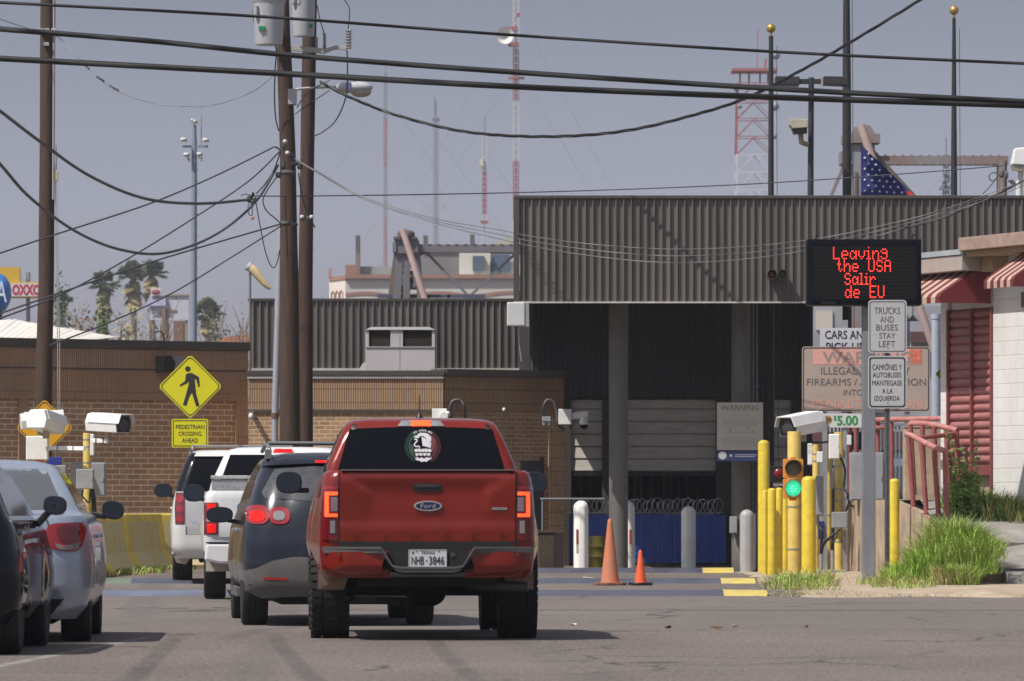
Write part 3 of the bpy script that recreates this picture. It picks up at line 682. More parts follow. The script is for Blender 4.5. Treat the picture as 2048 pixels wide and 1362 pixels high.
# two-lens traffic light
d = 90.2; q = d/FP
t = thing('traffic_light', 'orange two lens traffic light with its lower lens lit green', 'traffic light', P(1585.5,957,d))
OH = mat('orange signal housing', (.62,.24,.03), .5, var=.12, vs=4)
mb = MB(); mb.prism(rrect(-20*q,20*q,.5*q,39*q,3*q), -.20, -.02); mb.prism(rrect(-20*q,20*q,-40*q,-.5*q,3*q), -.20, -.02); mb.box(-5*q,5*q,-.16,-.06,39*q,43*q); mb.box(-7*q,7*q,-.12,.0,-44*q,-40*q); mb.obj('housing', OH, t, bevel=.006)
for z, nm in ((20.5,'upper_lens'),(-20,'lower_lens')):
    r = 17.5*q; mb = MB(); n = 28; vs = []; fs = []
    for j, (yy, rad) in enumerate(((-.20,r),(-.40,r*1.02),(-.40,r*.95),(-.20,r*.93))):
        for k in range(n+1):
            a = R(-25)+R(230)*k/n; yv = yy if yy > -.3 else -.20-.19*(.35+.65*max(0,math.sin(a)))
            vs.append((rad*math.cos(a), yv, z*q+rad*math.sin(a)))
    m_ = n+1
    for j in range(3):
        for k in range(n): fs.append((j*m_+k, j*m_+k+1, (j+1)*m_+k+1, (j+1)*m_+k))
    mb.add(vs, fs); o = mb.obj('visor', mat('dusty visor', (.40,.29,.16), .6, var=.2), t, smooth=40)
    mb = MB(); mb.lathe([(0,-.235),(r*.5,-.228),(r*.92,-.204)], (0,0,z*q), 28, 'y')
    if nm == 'lower_lens':
        mb.obj('lit_green_lens', mat('lit green lens', (.0,.42,.20), .3, emit=.55), t, smooth=60)
        mb = MB()
        for i in range(-5,6):
            for j in range(-5,6):
                if i*i+j*j < 27: mb.sell((i*r*.16,-.236+.0012*(i*i+j*j),z*q+j*r*.16),(.010,.006,.010),1,1,8,4)
        mb.obj('led', mat('green led', (.10,.95,.55), .3, emit=1.0), t, smooth=60)
    else: mb.obj('unlit_lens', mat('unlit lens', (.10,.085,.065), .25, var=.2), t, smooth=60)
# red light unit and cable behind
t = thing('red_signal', 'dark box with a dim red lens behind the traffic light', 'signal', P(1553,947,94.5)); q = 94.5/FP
mb = MB(); mb.box(-16*q,14*q,-.1,.2,-17*q,15*q); mb.obj('housing', BLACK, t, bevel=.01)
mb = MB(); mb.lathe([(0,-.13),(8*q,-.12),(10*q,-.10)],(4*q,0,0),18,'y'); mb.obj('red_lens', mat('dim red lens', (.16,.006,.012), .25), t, smooth=60)
mb = MB(); mb.box(-7*q,12*q,-.08,.1,-25*q,-18*q); mb.box(-4*q,4*q,.0,.1,-210*q,-25*q); mb.obj('bracket', STEEL, t)
# white plate camera on the verge
def plate_cam(name, lab, at, rz, sc=1., tilt=12, cap=True):
    t = thing(name, lab, 'camera', at, rz)
    M_ = Matrix.Rotation(R(-tilt), 4, 'X') @ Matrix.Scale(sc, 4)
    pr = [(-.17,-.14),(.17,-.14),(.20,.02),(.14,.17),(-.14,.17),(-.20,.02)]
    mb = MB(); mb.prism(pr, -.38, .38, M_); mb.obj('housing', WHITEP, t, bevel=.008)
    mb = MB(); outer = [(a*1.10,b*1.10+.005) for a,b in pr]; mb2 = MB()
    ss = [(.218,.02),(.152,.192),(-.152,.192),(-.218,.02),(-.204,.02),(-.143,.179),(.143,.179),(.204,.02)]; n = 8
    vs = [M_@Vector((a,y_,b)) for y_ in (-.46,.30) for a,b in ss]; mb.add(vs, [(i,i+8,(i+1)%8+8,(i+1)%8) for i in range(8)]+[(k*8+a,k*8+b,k*8+7-b,k*8+7-a) for k in (0,1) for a,b in ((0,1),(1,2),(2,3))])
    mb.obj('sunshield', WHITEP, t, bevel=.006)
    mb = MB(); mb.prism([(a*.93,b*.93) for a,b in pr], -.385, -.381, M_); mb.obj('front_window', BLACK, t)
    mb = MB(); mb.lathe([(0,-.398),(.06,-.398),(.09,-.392),(.11,-.386)], (0,0,.0), 18, 'y', M_); mb.obj('lens', mat('camera lens', (.05,.05,.055), .2), t, smooth=50)
    mb = MB(); mb.box(-.04*sc,.04*sc,-.05*sc,.05*sc,-.27*sc,-.10*sc); mb.box(-.07*sc,.07*sc,-.14*sc,.14*sc,-.115*sc,-.095*sc); mb.obj('bracket', mat('rusty bracket', (.35,.30,.24), .6, .2, var=.3), t)
    return t
plate_cam('plate_camera', 'white camera housing angled above the green traffic light', P(1605,850,92.2), R(-42), 1.0, -8)
# equipment boxes
def ebox(name, lab, px0, px1, py0, py1, d, dep, m, cat='electrical box', extra=None):
    q = d/FP; cx = (px0+px1)/2; cy = (py0+py1)/2; t = thing(name, lab, cat, P(cx,cy,d)); w, h = (px1-px0)/2*q, (py1-py0)/2*q
    mb = MB(); mb.box(-w,w,0,dep,-h,h); mb.obj('box', m, t, bevel=.012)
    mb = MB(); mb.box(-w*.93,w*.93,-.012,-.001,-h*.94,h*.94); o = mb.obj('door', m, t, bevel=.004)
    mb = MB(); mb.box(w*.78,w*.88,-.03,-.013,-h*.1,h*.12); mb.obj('latch', STEEL, o)
    return t
ebox('equipment_box','tall grey box behind the thick bright yellow bollard',1632,1647,952,1032,92.6,.25,GREYP)
ebox('equipment_box','white antenna box near the top of the pole with grey boxes',1658,1679,868,918,92.0,.12,WHITEP)
ebox('equipment_box','narrow white box on the left of the equipment cluster',1616,1625,887,930,93.6,.2,WHITEP)
ebox('equipment_box','white cube box between the equipment poles',1634,1648,903,925,93.4,.15,WHITEP)
ebox('equipment_box','slim grey box strapped upright to the right equipment pole',1661,1668,936,977,92.3,.15,GREYP)
ebox('equipment_box','grey square box low on the right equipment pole',1664,1695,1024,1056,92.1,.2,GREYP)
ebox('equipment_box','little white box right of the top of the right pole',1692,1703,870,890,93.2,.2,WHITEP)
ebox('equipment_cabinet','wide grey cabinet behind the grey sign post',1701,1768,905,1001,91.2,.35,GREYP,'cabinet')
ebox('equipment_cabinet','grey cabinet between the right equipment pole and the sign post',1687,1700.5,951,1004,94.6,.3,GREYP,'cabinet')
ebox('blue_notice','small navy blue plate low between the yellow poles',1636,1648,1042,1078,93.3,.02,mat('navy plate',(.015,.025,.14),.5),'sign')
d = 92.3
mb = MB()
for pts in ([(1690,880),(1700,893),(1690,905)],):
    mb.tube(spline([P(a,b,d) for a,b in ((1625,884),(1645,885),(1660,882),(1668,876),(1670,868))],6),.016,6)
mb.obj('equipment_cable', WIRE, smooth=60, label='thick black cable looping from the white camera to the white antenna box', cat='cable')
def cab(pts, r, lab, m=WIRE):
    mb = MB(); mb.tube(spline([P(a,b,c) for a,b,c in pts],6), r, 7); return mb.obj('equipment_cable', m, smooth=60, label=lab, cat='cable')
cab([(1681,915,92.1),(1690,940,92.1),(1688,975,92.1),(1694,985,92),(1698,1000,92),(1692,1022,92)],.018,'black cable running down beside the slim grey box to the square box')
cab([(1694,992,92.2),(1702,1010,92.2),(1715,1014,92.3),(1726,1009,93)],.016,'black cable sagging across to the grey sign post')
cab([(1634,1032,92.4),(1636,1050,92.3),(1643,1062,92.2),(1642,1100,92.2),(1642,1112,92.2)],.022,'thick black cable dropping from the tall grey box into a grey conduit')
cab([(1680,1058,92),(1660,1075,92),(1647,1090,92.1),(1643,1108,92.2)],.022,'thick black cable slanting down from the square grey box')
cab([(1676,1058,92),(1672,1075,91.9),(1664,1088,91.9),(1665,1100,91.9)],.018,'thin black cable hanging under the square grey box')
cab([(1642,1108,92.2),(1642,1125,92.2),(1642,1150,92.2)],.035,'short grey conduit rising from the ground beside the tall grey box',STEEL)
cab([(1665,1100,91.9),(1665,1122,91.9),(1665,1150,91.9)],.035,'short grey conduit rising from the ground under the square grey box',STEEL)
cab([(1689,866,94),(1689,1000,94),(1689,1148,94)],.03,'tall thin grey conduit behind the right equipment pole',STEEL)
t = thing('concrete_pad', 'small pale concrete pad under the equipment poles', 'concrete pad', (U(1662,91.9),91.9,G(92)-.02)); mb = MB(); mb.box(-.24,.24,-.3,.3,0,.09); mb.obj('slab', CONC, t, bevel=.01)
# ================================================================ SIGNS
SP = mat('grey painted sign post', (.17,.18,.205), .55, var=.22, vs=2.5, stretch=(2,2,.5))
d = 80.5; q = d/FP
t = thing('message_board', 'black electronic board showing red words Leaving the USA on a grey post', 'electronic sign', (U(1737,d),d,0))
x0, x1 = (1612-1737)*q, (1840-1737)*q; z0, z1 = Zz(612,d), Zz(480,d)
CASE = mat('blue black sign case', (.004,.005,.010), .5, var=.15, spec=.12)
mb = MB(); mb.box(x0,x1,-.28,.16,z0,z1); mb.obj('case', CASE, t, bevel=.012)
mb = MB(); a0,a1,b0,b1 = (1622-1737)*q,(1830-1737)*q,Zz(600,d),Zz(491,d)
frame_ring(mb, rrect(a0-.02,a1+.02,b0-.02,b1+.02,.01), rrect(a0,a1,b0,b1,.01), -.30, -.279); mb.obj('bezel', CASE, t)
mb = MB(); mb.box(a0,a1,-.286,-.281,b0,b1); pan = mb.obj('led_panel', mat('led panel', (.003,.003,.003), .7, spec=.1), t)
mb = MB(); pz = 2.75*q; nrow = int((b1-b0)/pz)
for i in range(nrow): z = b0+.01+i*pz; mb.box(a0+.005,a1-.005,-.292,-.2865,z,z+.006)
mb.obj('louvre_line', mat('panel louvre', (.016,.016,.018), .5), pan)
F5 = {'L':'10000 10000 10000 10000 10000 10000 11111','e':'00000 00000 01110 10001 11111 10000 01110','a':'00000 00000 01101 10011 10001 10011 01101','v':'00000 00000 10001 10001 10001 01010 00100',
'i':'010 000 110 010 010 010 111','n':'00000 00000 10110 11001 10001 10001 10001','g':'00000 01110 10001 01111 00001 10001 01110','t':'0100 0100 1110 0100 0100 0101 0010','h':'10000 10000 10110 11001 10001 10001 10001',
'U':'10001 10001 10001 10001 10001 10001 01110','S':'01110 10001 10000 01110 00001 10001 01110','A':'01110 10001 10001 11111 10001 10001 10001','l':'110 010 010 010 010 010 111','r':'00000 00000 10110 11001 10000 10000 10000',
'd':'00001 00001 01101 10011 10001 10011 01101','E':'11111 10000 10000 11110 10000 10000 11111',' ':'00000 00000 00000 00000 00000 00000 00000'}
mb = MB()
for txt, xa, xb, ya, yb in (('Leaving',1665,1771,497,519),('the USA',1673,1778,523,544),('Salir',1688,1748,549,570),('de EU',1689,1765,574,596)):
    cols = []
    for ch in txt:
        g_ = F5[ch].split(); cols += [[g_[r_][c_] for r_ in range(7)] for c_ in range(len(g_[0]))]+[['0']*7]
    cols = cols[:-1]; px = (xb-xa)/(len(cols)-1)
    for i, c_ in enumerate(cols):
        for j in range(7):
            if c_[j] == '1':
                xx = (xa+i*px-1737)*q; zz = Zz(ya+(yb-ya)*j/6,d); s = .0072
                mb.lathe([(s*1.25,0),(s,-.007),(0,-.009)], (xx,-.293,zz), 8, 'y')
mb.obj('led', mat('red led', (1.0,.045,.03), .4, emit=1.5), pan)
mb = MB(); mb.box(x0+.2,x1-1.2,-.286,-.279,z0+.02,z0+.06); mb.obj('lower_vent', BLACK, t)
mb = MB(); mb.box(-13*q,13*q,-.12,.12,-.05,z0-.003); mb.obj('post', SP, t, bevel=.012)
mb = MB()
for p in (1631,1823): mb.tube([((p-1737)*q,-.1,z1),((p-1737)*q,-.1,z1+.05),((p-1735)*q,-.1,z1+.08),((p-1732)*q,-.1,z1+.05)],.012,6)
mb.obj('lifting_eye', BLACK, t, smooth=60)
# regulatory signs on a perforated post
d = 78.6; q = d/FP
SW = mat('dull white sign sheet', (.40,.40,.42), .45, var=.06, vs=3); INKG = mat('faded black ink', (.10,.10,.105), .5); INK = mat('black ink', (.018,.018,.02), .5)
def rsign(label, cx, px0, px1, py0, py1, rows, ink, border, name='road_sign'):
    t = thing(name, label, 'sign', (U(cx,d),d,0)); X = lambda p: (p-cx)*q; Z = lambda p: Zz(p,d)
    w = 1.2*q
    mb = MB(); mb.prism(rrect(X(px0),X(px1),Z(py1),Z(py0),7*q), -.045, -.040); mb.obj('panel', SW, t)
    mb = MB(); frame_ring(mb, rrect(X(px0)+2.2*w,X(px1)-2.2*w,Z(py1)+2.2*w,Z(py0)-2.2*w,5.5*q), rrect(X(px0)+2.2*w+border*q,X(px1)-2.2*w-border*q,Z(py1)+2.2*w+border*q,Z(py0)-2.2*w-border*q,4.5*q), -.048, -.0455); mb.obj('border', ink, t)
    lettering([(s,X(a),X(b),Z(y1),Z(y0),0.) for s,a,b,y0,y1 in rows], -.0455, ink, t, 'lettering')
    mb = MB()
    for py in (py0+15, py1-12): mb.lathe([(.010,0),(.010,-.008),(0,-.010)], (0,-.0455,Z(py)), 8, 'y')
    mb.obj('bolt', STEEL, t); return t
t = rsign('white TRUCKS AND BUSES STAY LEFT sign, upper of the pair on the thin post',1774.5,1736,1813,600,706,[('TRUCKS',1748,1800,615,628),('AND',1760,1787,633,645),('BUSES',1752,1795,649,661),('STAY',1758,1790,666,677),('LEFT',1757,1790,682,694)],INKG,1.6)
t = rsign('white Spanish sign CAMIONES Y AUTOBUSES, lower of the pair on the thin post',1774.5,1735.5,1813,712,817,[('CAMI\u00d3NES Y',1744,1803,726,740),('AUTOBUSES',1745,1802,745,755),('MANTEGASE',1744,1803,761,771),('A LA',1764,1785,777,787),('IZQUIERDA',1748,1799,792,803)],INK,2.6)
t = thing('sign_post', 'thin perforated grey steel post under the two white signs', 'sign post', (U(1774.5,d),d,0), .12)
mb = MB(); w = 4.7*q; mb.box(-w,w,-.02,.03,-.1,Zz(606,d)); mb.obj('post', mat('dark galvanised post',(.12,.125,.13),.5,.3,var=.25), t)
mb = MB(); z = .1
while z < 2.45: mb.lathe([(.011,0),(.011,-.003),(0,-.003)], (0,-.0205,z), 8, 'y'); z += .042
mb.obj('punched_hole', mat('hole', (.012,.012,.012), .8), t)
# big faded firearms sign
d = 93.3; q = d/FP
t = thing('road_sign', 'large faded WARNING ILLEGAL FIREARMS sign partly hidden by the grey post', 'sign', (U(1732,d),d,0)); X = lambda p: (p-1732)*q; Z = lambda p: Zz(p,d)
FADE = mat('faded pinkish sheet', (.36,.285,.245), .6, var=.12, vs=2)
mb = MB(); mb.prism(rrect(X(1604),X(1860),Z(823),Z(693),6*q), 0, .02); mb.obj('panel', FADE, t)
mb = MB(); frame_ring(mb, rrect(X(1606),X(1858),Z(821),Z(695),5*q), rrect(X(1607.8),X(1856.2),Z(819.3),Z(696.8),4.5*q), -.003, -.0005); mb.obj('border', INK, t)
mb = MB(); mb.box(X(1626),X(1842),-.0035,-.001,Z(729),Z(698)); mb.obj('red_patch', mat('faded red patch', (.50,.26,.23), .6, var=.3, vs=5, col2=(.62,.30,.25)), t)
mb = MB(); mb.box(X(1818),X(1842),-.006,-.004,Z(727),Z(699)); mb.obj('red_remnant', mat('red remnant', (.62,.16,.10), .6, var=.4, vs=18), t)
lettering([('WARNING',X(1645),X(1825),Z(726),Z(703),.02)], -.004, mat('washed out ink',(.27,.21,.19),.6), t, 'heading')
lettering([('ILLEGAL TO CARRY',X(1642),X(1820),Z(749),Z(734),0),('FIREARMS / AMMUNITION',X(1614),X(1852),Z(771),Z(757),0),('INTO MEXICO',X(1687),X(1792),Z(791),Z(779),0)], -.001, INKG, t)
lettering([('PENALTY PRISON',X(1625),X(1845),Z(817),Z(799),0)], -.001, mat('faded red ink', (.62,.27,.22), .6), t, 'penalty_lettering')
mb = MB()
for p in (1650,1815): mb.box(X(p)-.04,X(p)+.04,.022,.10,-.05,Z(700))
mb.obj('leg', STEEL, t)
d = 93.6; q = d/FP
t = thing('road_sign', 'white CARS AND PICK-UPS sign showing above the large faded sign', 'sign', (U(1690,d),d,0)); X = lambda p: (p-1690)*q; Z = lambda p: Zz(p,d)
mb = MB(); mb.box(X(1640),X(1748),0,.02,Z(720),Z(656)); mb.obj('panel', mat('pale blue white sheet',(.50,.50,.55),.5), t)
lettering([('CARS AND',X(1650),X(1740),Z(678),Z(661),.012),('PICK-UPS',X(1652),X(1738),Z(704),Z(685),.012)], -.001, INK, t)
mb = MB(); mb.box(-.05,.05,.022,.1,-.05,Z(640)); mb.obj('post', STEEL, t)
d = 92.4; q = d/FP
t = thing('price_sign', 'small white sign with a green $5.00 below the large faded sign', 'sign', (U(1690,d),d,0)); X = lambda p: (p-1690)*q; Z = lambda p: Zz(p,d)
mb = MB(); mb.box(X(1630),X(1746),0,.02,Z(855),Z(827)); mb.obj('panel', mat('white sheet',(.55,.55,.54),.5), t)
lettering([('5.00',X(1674),X(1716),Z(851),Z(831),.03),('$',X(1667),X(1673),Z(842),Z(831),.02)], -.001, mat('green ink',(.02,.24,.06),.5), t)
mb = MB(); mb.lathe([(8*q,0),(8*q,-.004),(0,-.004)], (X(1656),0,Z(839)), 18, 'y'); em = mb.obj('badge', mat('brown badge',(.42,.22,.06),.5,var=.5,vs=40), t)
lettering([('USD',X(1650),X(1662),Z(842),Z(836),.02)], -.005, INK, em, 'badge_mark')
mb = MB(); mb.box(-.03,.03,.022,.08,-.05,Z(826)); mb.obj('post', STEEL, t)
# warning diamonds, left
def diamond(d, cx, cy, h, m, z_base, label, figure=None, post=True, ring=INK, sheet=None, rz=0):
    q = d/FP; t = thing('warning_sign', label, 'sign', (U(cx,d),d,0), rz); Z = lambda p: Zz(p,d); zc = Z(cy)
    def dia(s, r):   # rounded diamond
        o = []
        for k in range(4):
            a = R(90*k); 
            for e_ in (-1,0,1):
                b = a+e_*r*1.0; rad = s*(1-r*.32*(1 if e_ == 0 else 1.75*abs(e_)*.62)); o.append((rad*math.cos(b), zc+rad*math.sin(b)))
        return o
    mb = MB(); mb.prism(dia(h*q,.06), -.008, 0); mb.obj('panel', m, t)
    mb = MB(); frame_ring(mb, dia((h-3.2)*q,.06), dia((h-5.2)*q,.06), -.012, -.0085); mb.obj('border', ring, t)
    if post: mb = MB(); mb.box(-.03,.03,.002,.06,-.1,zc+h*.9*q); mb.obj('post', STEEL, t)
    return t, q, Z
YS = mat('fluorescent yellow sheet', (.60,.56,.004), .5, var=.05, vs=2); OS = mat('amber sheet', (.58,.29,.004), .5, var=.05)
t, q, Z = diamond(97, 380.5, 773, 62, YS, 0, 'bright yellow diamond sign with a black walking figure'); X = lambda p: (p-380.5)*q
mb = MB(); Wp = lambda pts: [(X(320+a*122/397), Z(709+b*128/414)) for a,b in pts]
# outline traced in the enlarged crop (1038..1435, 680..1094)
C = lambda x_, y_: (X((x_/3.2423)), Z(500+y_/3.2423))
for poly in ([(1206,805),(1228,797),(1246,797),(1290,824),(1296,885),(1286,890),(1272,840),(1262,834),(1266,880),(1222,880),(1226,850),(1210,866),(1168,884),(1164,876),(1200,850)],
             [(1222,878),(1266,878),(1272,930),(1294,1010),(1272,1016),(1250,945),(1244,925),(1226,955),(1208,1012),(1186,1004),(1205,940)]):
    mb.prism([C(*p) for p in poly][::-1], -.012, -.0085)
cx_, cz_ = C(1218,771); mb.lathe([(18/3.2423*q,-.0085),(18/3.2423*q,-.012),(0,-.012)], (cx_,0,cz_), 18, 'y')
mb.obj('walking_figure', INK, t)
d = 97; 
t2 = thing('road_sign', 'yellow PEDESTRIAN CROSSING AHEAD plate under the walking figure sign', 'sign', (U(380.5,d),d-.02,0))
mb = MB(); mb.prism(rrect(X(343.5),X(416.5),Z(895),Z(838),4*q), -.008, 0); mb.obj('panel', YS, t2)
mb = MB(); frame_ring(mb, rrect(X(346),X(414),Z(892.5),Z(840.5),3*q), rrect(X(347.4),X(412.6),Z(891),Z(842),2.6*q), -.011, -.0085); mb.obj('border', INK, t2)
lettering([('PEDESTRIAN',X(352),X(409),Z(858),Z(849.5),.006),('CROSSING',X(357),X(403),Z(871.5),Z(863),.006),('AHEAD',X(364),X(396),Z(885),Z(876),.006)], -.0085, INK, t2)
t, q, Z = diamond(98.5, 89, 855, 55, OS, 0, 'amber diamond sign with a curved arrow behind the white cameras'); X = lambda p: (p-89)*q
mb = MB(); pts = [(X(89)+12*q*math.cos(a)+8*q, Z(846)+12*q*math.sin(a)) for a in [math.pi-i*math.pi*1.2/12 for i in range(13)]]
mb.tube([(a,-.010,b) for a,b in [(X(85),Z(880))]+pts], .03, 6); mb.prism([(X(112),Z(862)),(X(100),Z(858)),(X(111),Z(848))], -.014, -.009); mb.obj('arrow', INK, t)
t, q, Z = diamond(99.2, 1898, 748, 27, YS, 0, 'small yellow diamond sign half hidden by the red shutters')
# ================================================================ LEFT EQUIPMENT POLES AND BARRIERS
pole(174,93.5,866,16,'yellow equipment pole carrying a white camera and a grey locked box',(879,893,925))
pole(84,94.5,880,16,'yellow equipment pole hidden behind the roof of the silver car')
plate_cam('plate_camera', 'white camera on a short arm with its dark lens facing the road', P(216,848,92.8), R(50), .92, -3)
plate_cam('plate_camera', 'white camera in front of the amber diamond, above the silver car', P(92,846,93.4), R(158), .95, -8)
plate_cam('plate_camera', 'white camera partly hidden behind another at the far left', P(80,842,94.8), R(100), .85, 4)
d = 93.0; q = d/FP
ebox('equipment_cabinet','wide grey cabinet on the left equipment pole',142,211,925,992,93.9,.3,GREYP,'cabinet')
ebox('equipment_box','grey locked box on the front of the left equipment pole',152,187,938,978,93.0,.18,GREYP)
ebox('equipment_cabinet','grey cabinet behind the silver car rear window',96,132,930,1000,94.9,.3,GREYP,'cabinet')
ebox('equipment_box','white box under the white camera at the far left',52,96,872,920,94.0,.2,WHITEP)
ebox('equipment_box','white upright plate beside the left equipment pole top',180,187.5,868,911,93.1,.2,WHITEP)
ebox('blue_notice','small blue plate behind the roof of the silver car',94,123,914,930,95.6,.02,mat('blue plate',(.02,.03,.25),.5),'sign')
def arm(lab, a, b, w):
    t = thing('bracket_arm', lab, 'bracket', a); v = Vector(b)-Vector(a); mb = MB(); mb.bar((0,0,0), v, w); mb.obj('arm', WHITEP, t, bevel=.006)
    mb = MB(); mb.bar(v*.3-v.normalized()*.01, v*.3+v.normalized()*.01, w*1.06); mb.bar(v*.75-v.normalized()*.01, v*.75+v.normalized()*.01, w*1.06); mb.obj('cable_tie', BLACK, t)
arm('white bracket arm under the left lens facing camera', P(184,881,92.9), P(216,882,92.8), .07)
arm('white bracket arm reaching left from the yellow equipment pole', P(170,897,93.1), P(100,896,93.6), .07)
arm('stubby white bracket low on the left equipment pole', P(146,1008,93.2), P(172,1008,93.2), .10)
t = thing('beacon', 'orange amber lamp on a bracket right above the silver car roof', 'warning light', P(70,930,94.2)); q = 94.2/FP
mb = MB(); mb.lathe([(17*q,0),(19*q,.04),(17*q,.08),(10*q,.10),(0,.10)], n=20); mb.box(-26*q,-16*q,-.05,.05,0,.06); mb.obj('lamp', mat('orange lamp',(.65,.26,.04),.4), t, smooth=40); mb = MB(); mb.box(-.03,.03,-.03,.03,-.4,0); mb.obj('bracket', STEEL, t)
cab([(166,980,93),(164,990,93),(170,998,93),(178,1005,93),(180,985,93)],.014,'black cable tangle under the grey locked box')
cab([(184,978,93.2),(188,1010,93.2),(187,1050,93.2)],.04,'dark pipe running down behind the left equipment pole')
JY = mat('chalky yellow barrier paint', (.85,.62,.03), .75, var=.42, vs=1.6, col2=(.56,.44,.18), bump=.2, bs=20)
JF = mat('scuffed beige barrier face', (.56,.48,.31), .8, var=.3, vs=2, col2=(.62,.49,.15), bump=.2, bs=20)
def barrier(ax, ay, bx, by, lab):
    a = Vector((ax,ay,G(ay)-.02)); b = Vector((bx,by,G(by)-.02)); L_ = (b-a).length; ang = math.atan2(by-ay, bx-ax)
    t = thing('concrete_barrier', lab, 'barrier', a, ang, 'yellow concrete barriers')
    H = 1.0; pr = [(-.36,0),(-.36,.09),(-.18,.36),(-.10,H-.02),(-.08,H),(.08,H),(.10,H-.02),(.18,.36),(.36,.09),(.36,0)]
    mb = MB(); n = len(pr); vs = [(x_, p, z_) for x_ in (0, L_) for p, z_ in pr]
    mb.add(vs, [(i, (i+1)%n, n+(i+1)%n, n+i) for i in range(n)]+[tuple(range(n)), tuple(range(2*n-1,n-1,-1))]); mb.obj('body', JY, t, bevel=.012)
    mb = MB(); e = .004; f0, f1 = .06*L_, .86*L_
    pts = [(-.36-e,.0),(-.36-e,.09),(-.18-e,.36),(-.115-e,.86)]
    vs = [(x_, p, z_) for x_ in (f0, f1) for p, z_ in pts]; mb.add(vs, [(i,i+1,5+i,4+i) for i in range(3)]); mb.obj('worn_face', JF, t)
    mb = MB(); mb.box(L_*.3,L_*.3+.35,-.365,-.2,-.01,.085); mb.obj('drain_slot', BLACK, t)
bx = lambda p, d: U(p, d)
barrier(bx(112,85.5),85.5,bx(176,90),90,'yellow barrier nearest the camera, beside the silver car mirror')
barrier(bx(180,90.2),90.2,bx(237,95.4),95.4,'middle yellow barrier with a scuffed beige face')
barrier(bx(240,95.6),95.6,bx(312,100.0),100.0,'third yellow barrier, beside the tail lamp of the pearl white SUV')
barrier(bx(300,100.2),100.2,bx(420,101.0),101.0,'farthest yellow barrier, square on, behind the pearl white SUV')
t = thing('wheel_stop', 'short yellow kerb block at the foot of the far barrier', 'wheel stop', (bx(338,98.5),98.5,G(98))); mb = MB(); mb.box(-.13,.25,-.1,.1,-.02,.11); mb.obj('block', YELK, t, bevel=.02)
# ================================================================ RED RAILS AND SHOP
REDP = mat('weathered red rail paint', (.215,.042,.042), .6, var=.4, vs=5, col2=(.27,.105,.098), bump=.15, bs=30)
REDT = mat('pale red rail', (.36,.19,.17), .7, var=.4, vs=7, col2=(.36,.09,.085))  # paler red for the top rails
def rail(lab, tops, posts, r=.04, extra=(), grp='red pipe railings'):
    t = thing('railing', lab, 'railing', (0,0,0), 0, grp)
    mb = MB(); mb.tube(tops, r*1.05, 12); mb.obj('top_rail', REDT, t, smooth=50)
    for a, b in posts: mb = MB(); mb.tube([a, b], r*.92, 12); mb.obj('post', REDP, t, smooth=50)
    for a, b in extra: mb = MB(); mb.tube([a, b], r*.85, 12); mb.obj('cross_rail', REDP, t, smooth=50)
d1, d2 = 82.9, 81.55
dd = lambda f: d1+(d2-d1)*f
rail('nearest red pipe railing with four leaning posts, at the edge of the pavement', [P(1811,868,d1+.05),P(1826,872,d1),P(1845,883,dd(.33)),P(1870,895,dd(.66)),P(1893,903,d2)],
     [(P(1817,876,d1),P(1827,1014,d1)),(P(1843,886,dd(.36)),P(1853,1030,dd(.36))),(P(1868,897,dd(.7)),P(1878,1043,dd(.7))),(P(1890,904,d2),P(1894,1048,d2))])
e1, e2 = 84.4, 83.6
rail('second red railing, higher and just behind the nearest one', [P(1818,852,e1),P(1823,846,e1),P(1850,847,e1-.3),P(1880,852,e1-.5),P(1915,861,e2)],
     [(P(1821,850,e1),P(1829,990,e1)),(P(1845,850,e1-.25),P(1849,992,e1-.25)),(P(1868,853,e1-.45),P(1873,992,e1-.45)),(P(1892,860,e1-.6),P(1899,992,e1-.6)),(P(1913,863,e2),P(1917,988,e2))], extra=[(P(1838,876,dd(.2)),P(1910,868,e2))])
g_ = 88.5
rail('far red railing running level behind the grey sign post', [P(1690,842,g_+6),P(1712,841,g_+5.6),P(1780,839,g_+2),P(1899,837,g_)],
     [(P(1712,843,g_+5.6),P(1712,1003,g_+5.6)),(P(1697,843,g_+5.9),P(1697,1003,g_+5.9)),(P(1756,842,g_+3.4),P(1756,1000,g_+3.4)),(P(1783,841,g_+2),P(1783,998,g_+2)),(P(1897,830,g_),P(1897,990,g_))], extra=[(P(1750,856,g_+3.4),P(1783,854,g_+2))])
d = 85.6; q = d/FP
t = thing('block_wall', 'low tan block wall behind the red railings', 'wall', (U(1856,d),d,0)); mb = MB(); mb.box(-48*q,62*q,0,.25,.9,Zz(855,d)); mb.obj('wall', TANW, t, bevel=.015)
mb = MB(); mb.box(-49*q,63*q,-.012,.262,Zz(855,d)+.003,Zz(852,d)); mb.obj('cap', mat('tan cap',(.46,.37,.27),.85,var=.2), t)
# shop: facade runs away to the left at a grazing angle
o_ = Vector((7.38,82.0,0)); uv = Vector((-.375,.927,0)).normalized(); ang = math.atan2(uv.y, uv.x)
t = thing('shop', 'white block shop with red shutters and striped maroon awnings', 'shop', o_, ang)
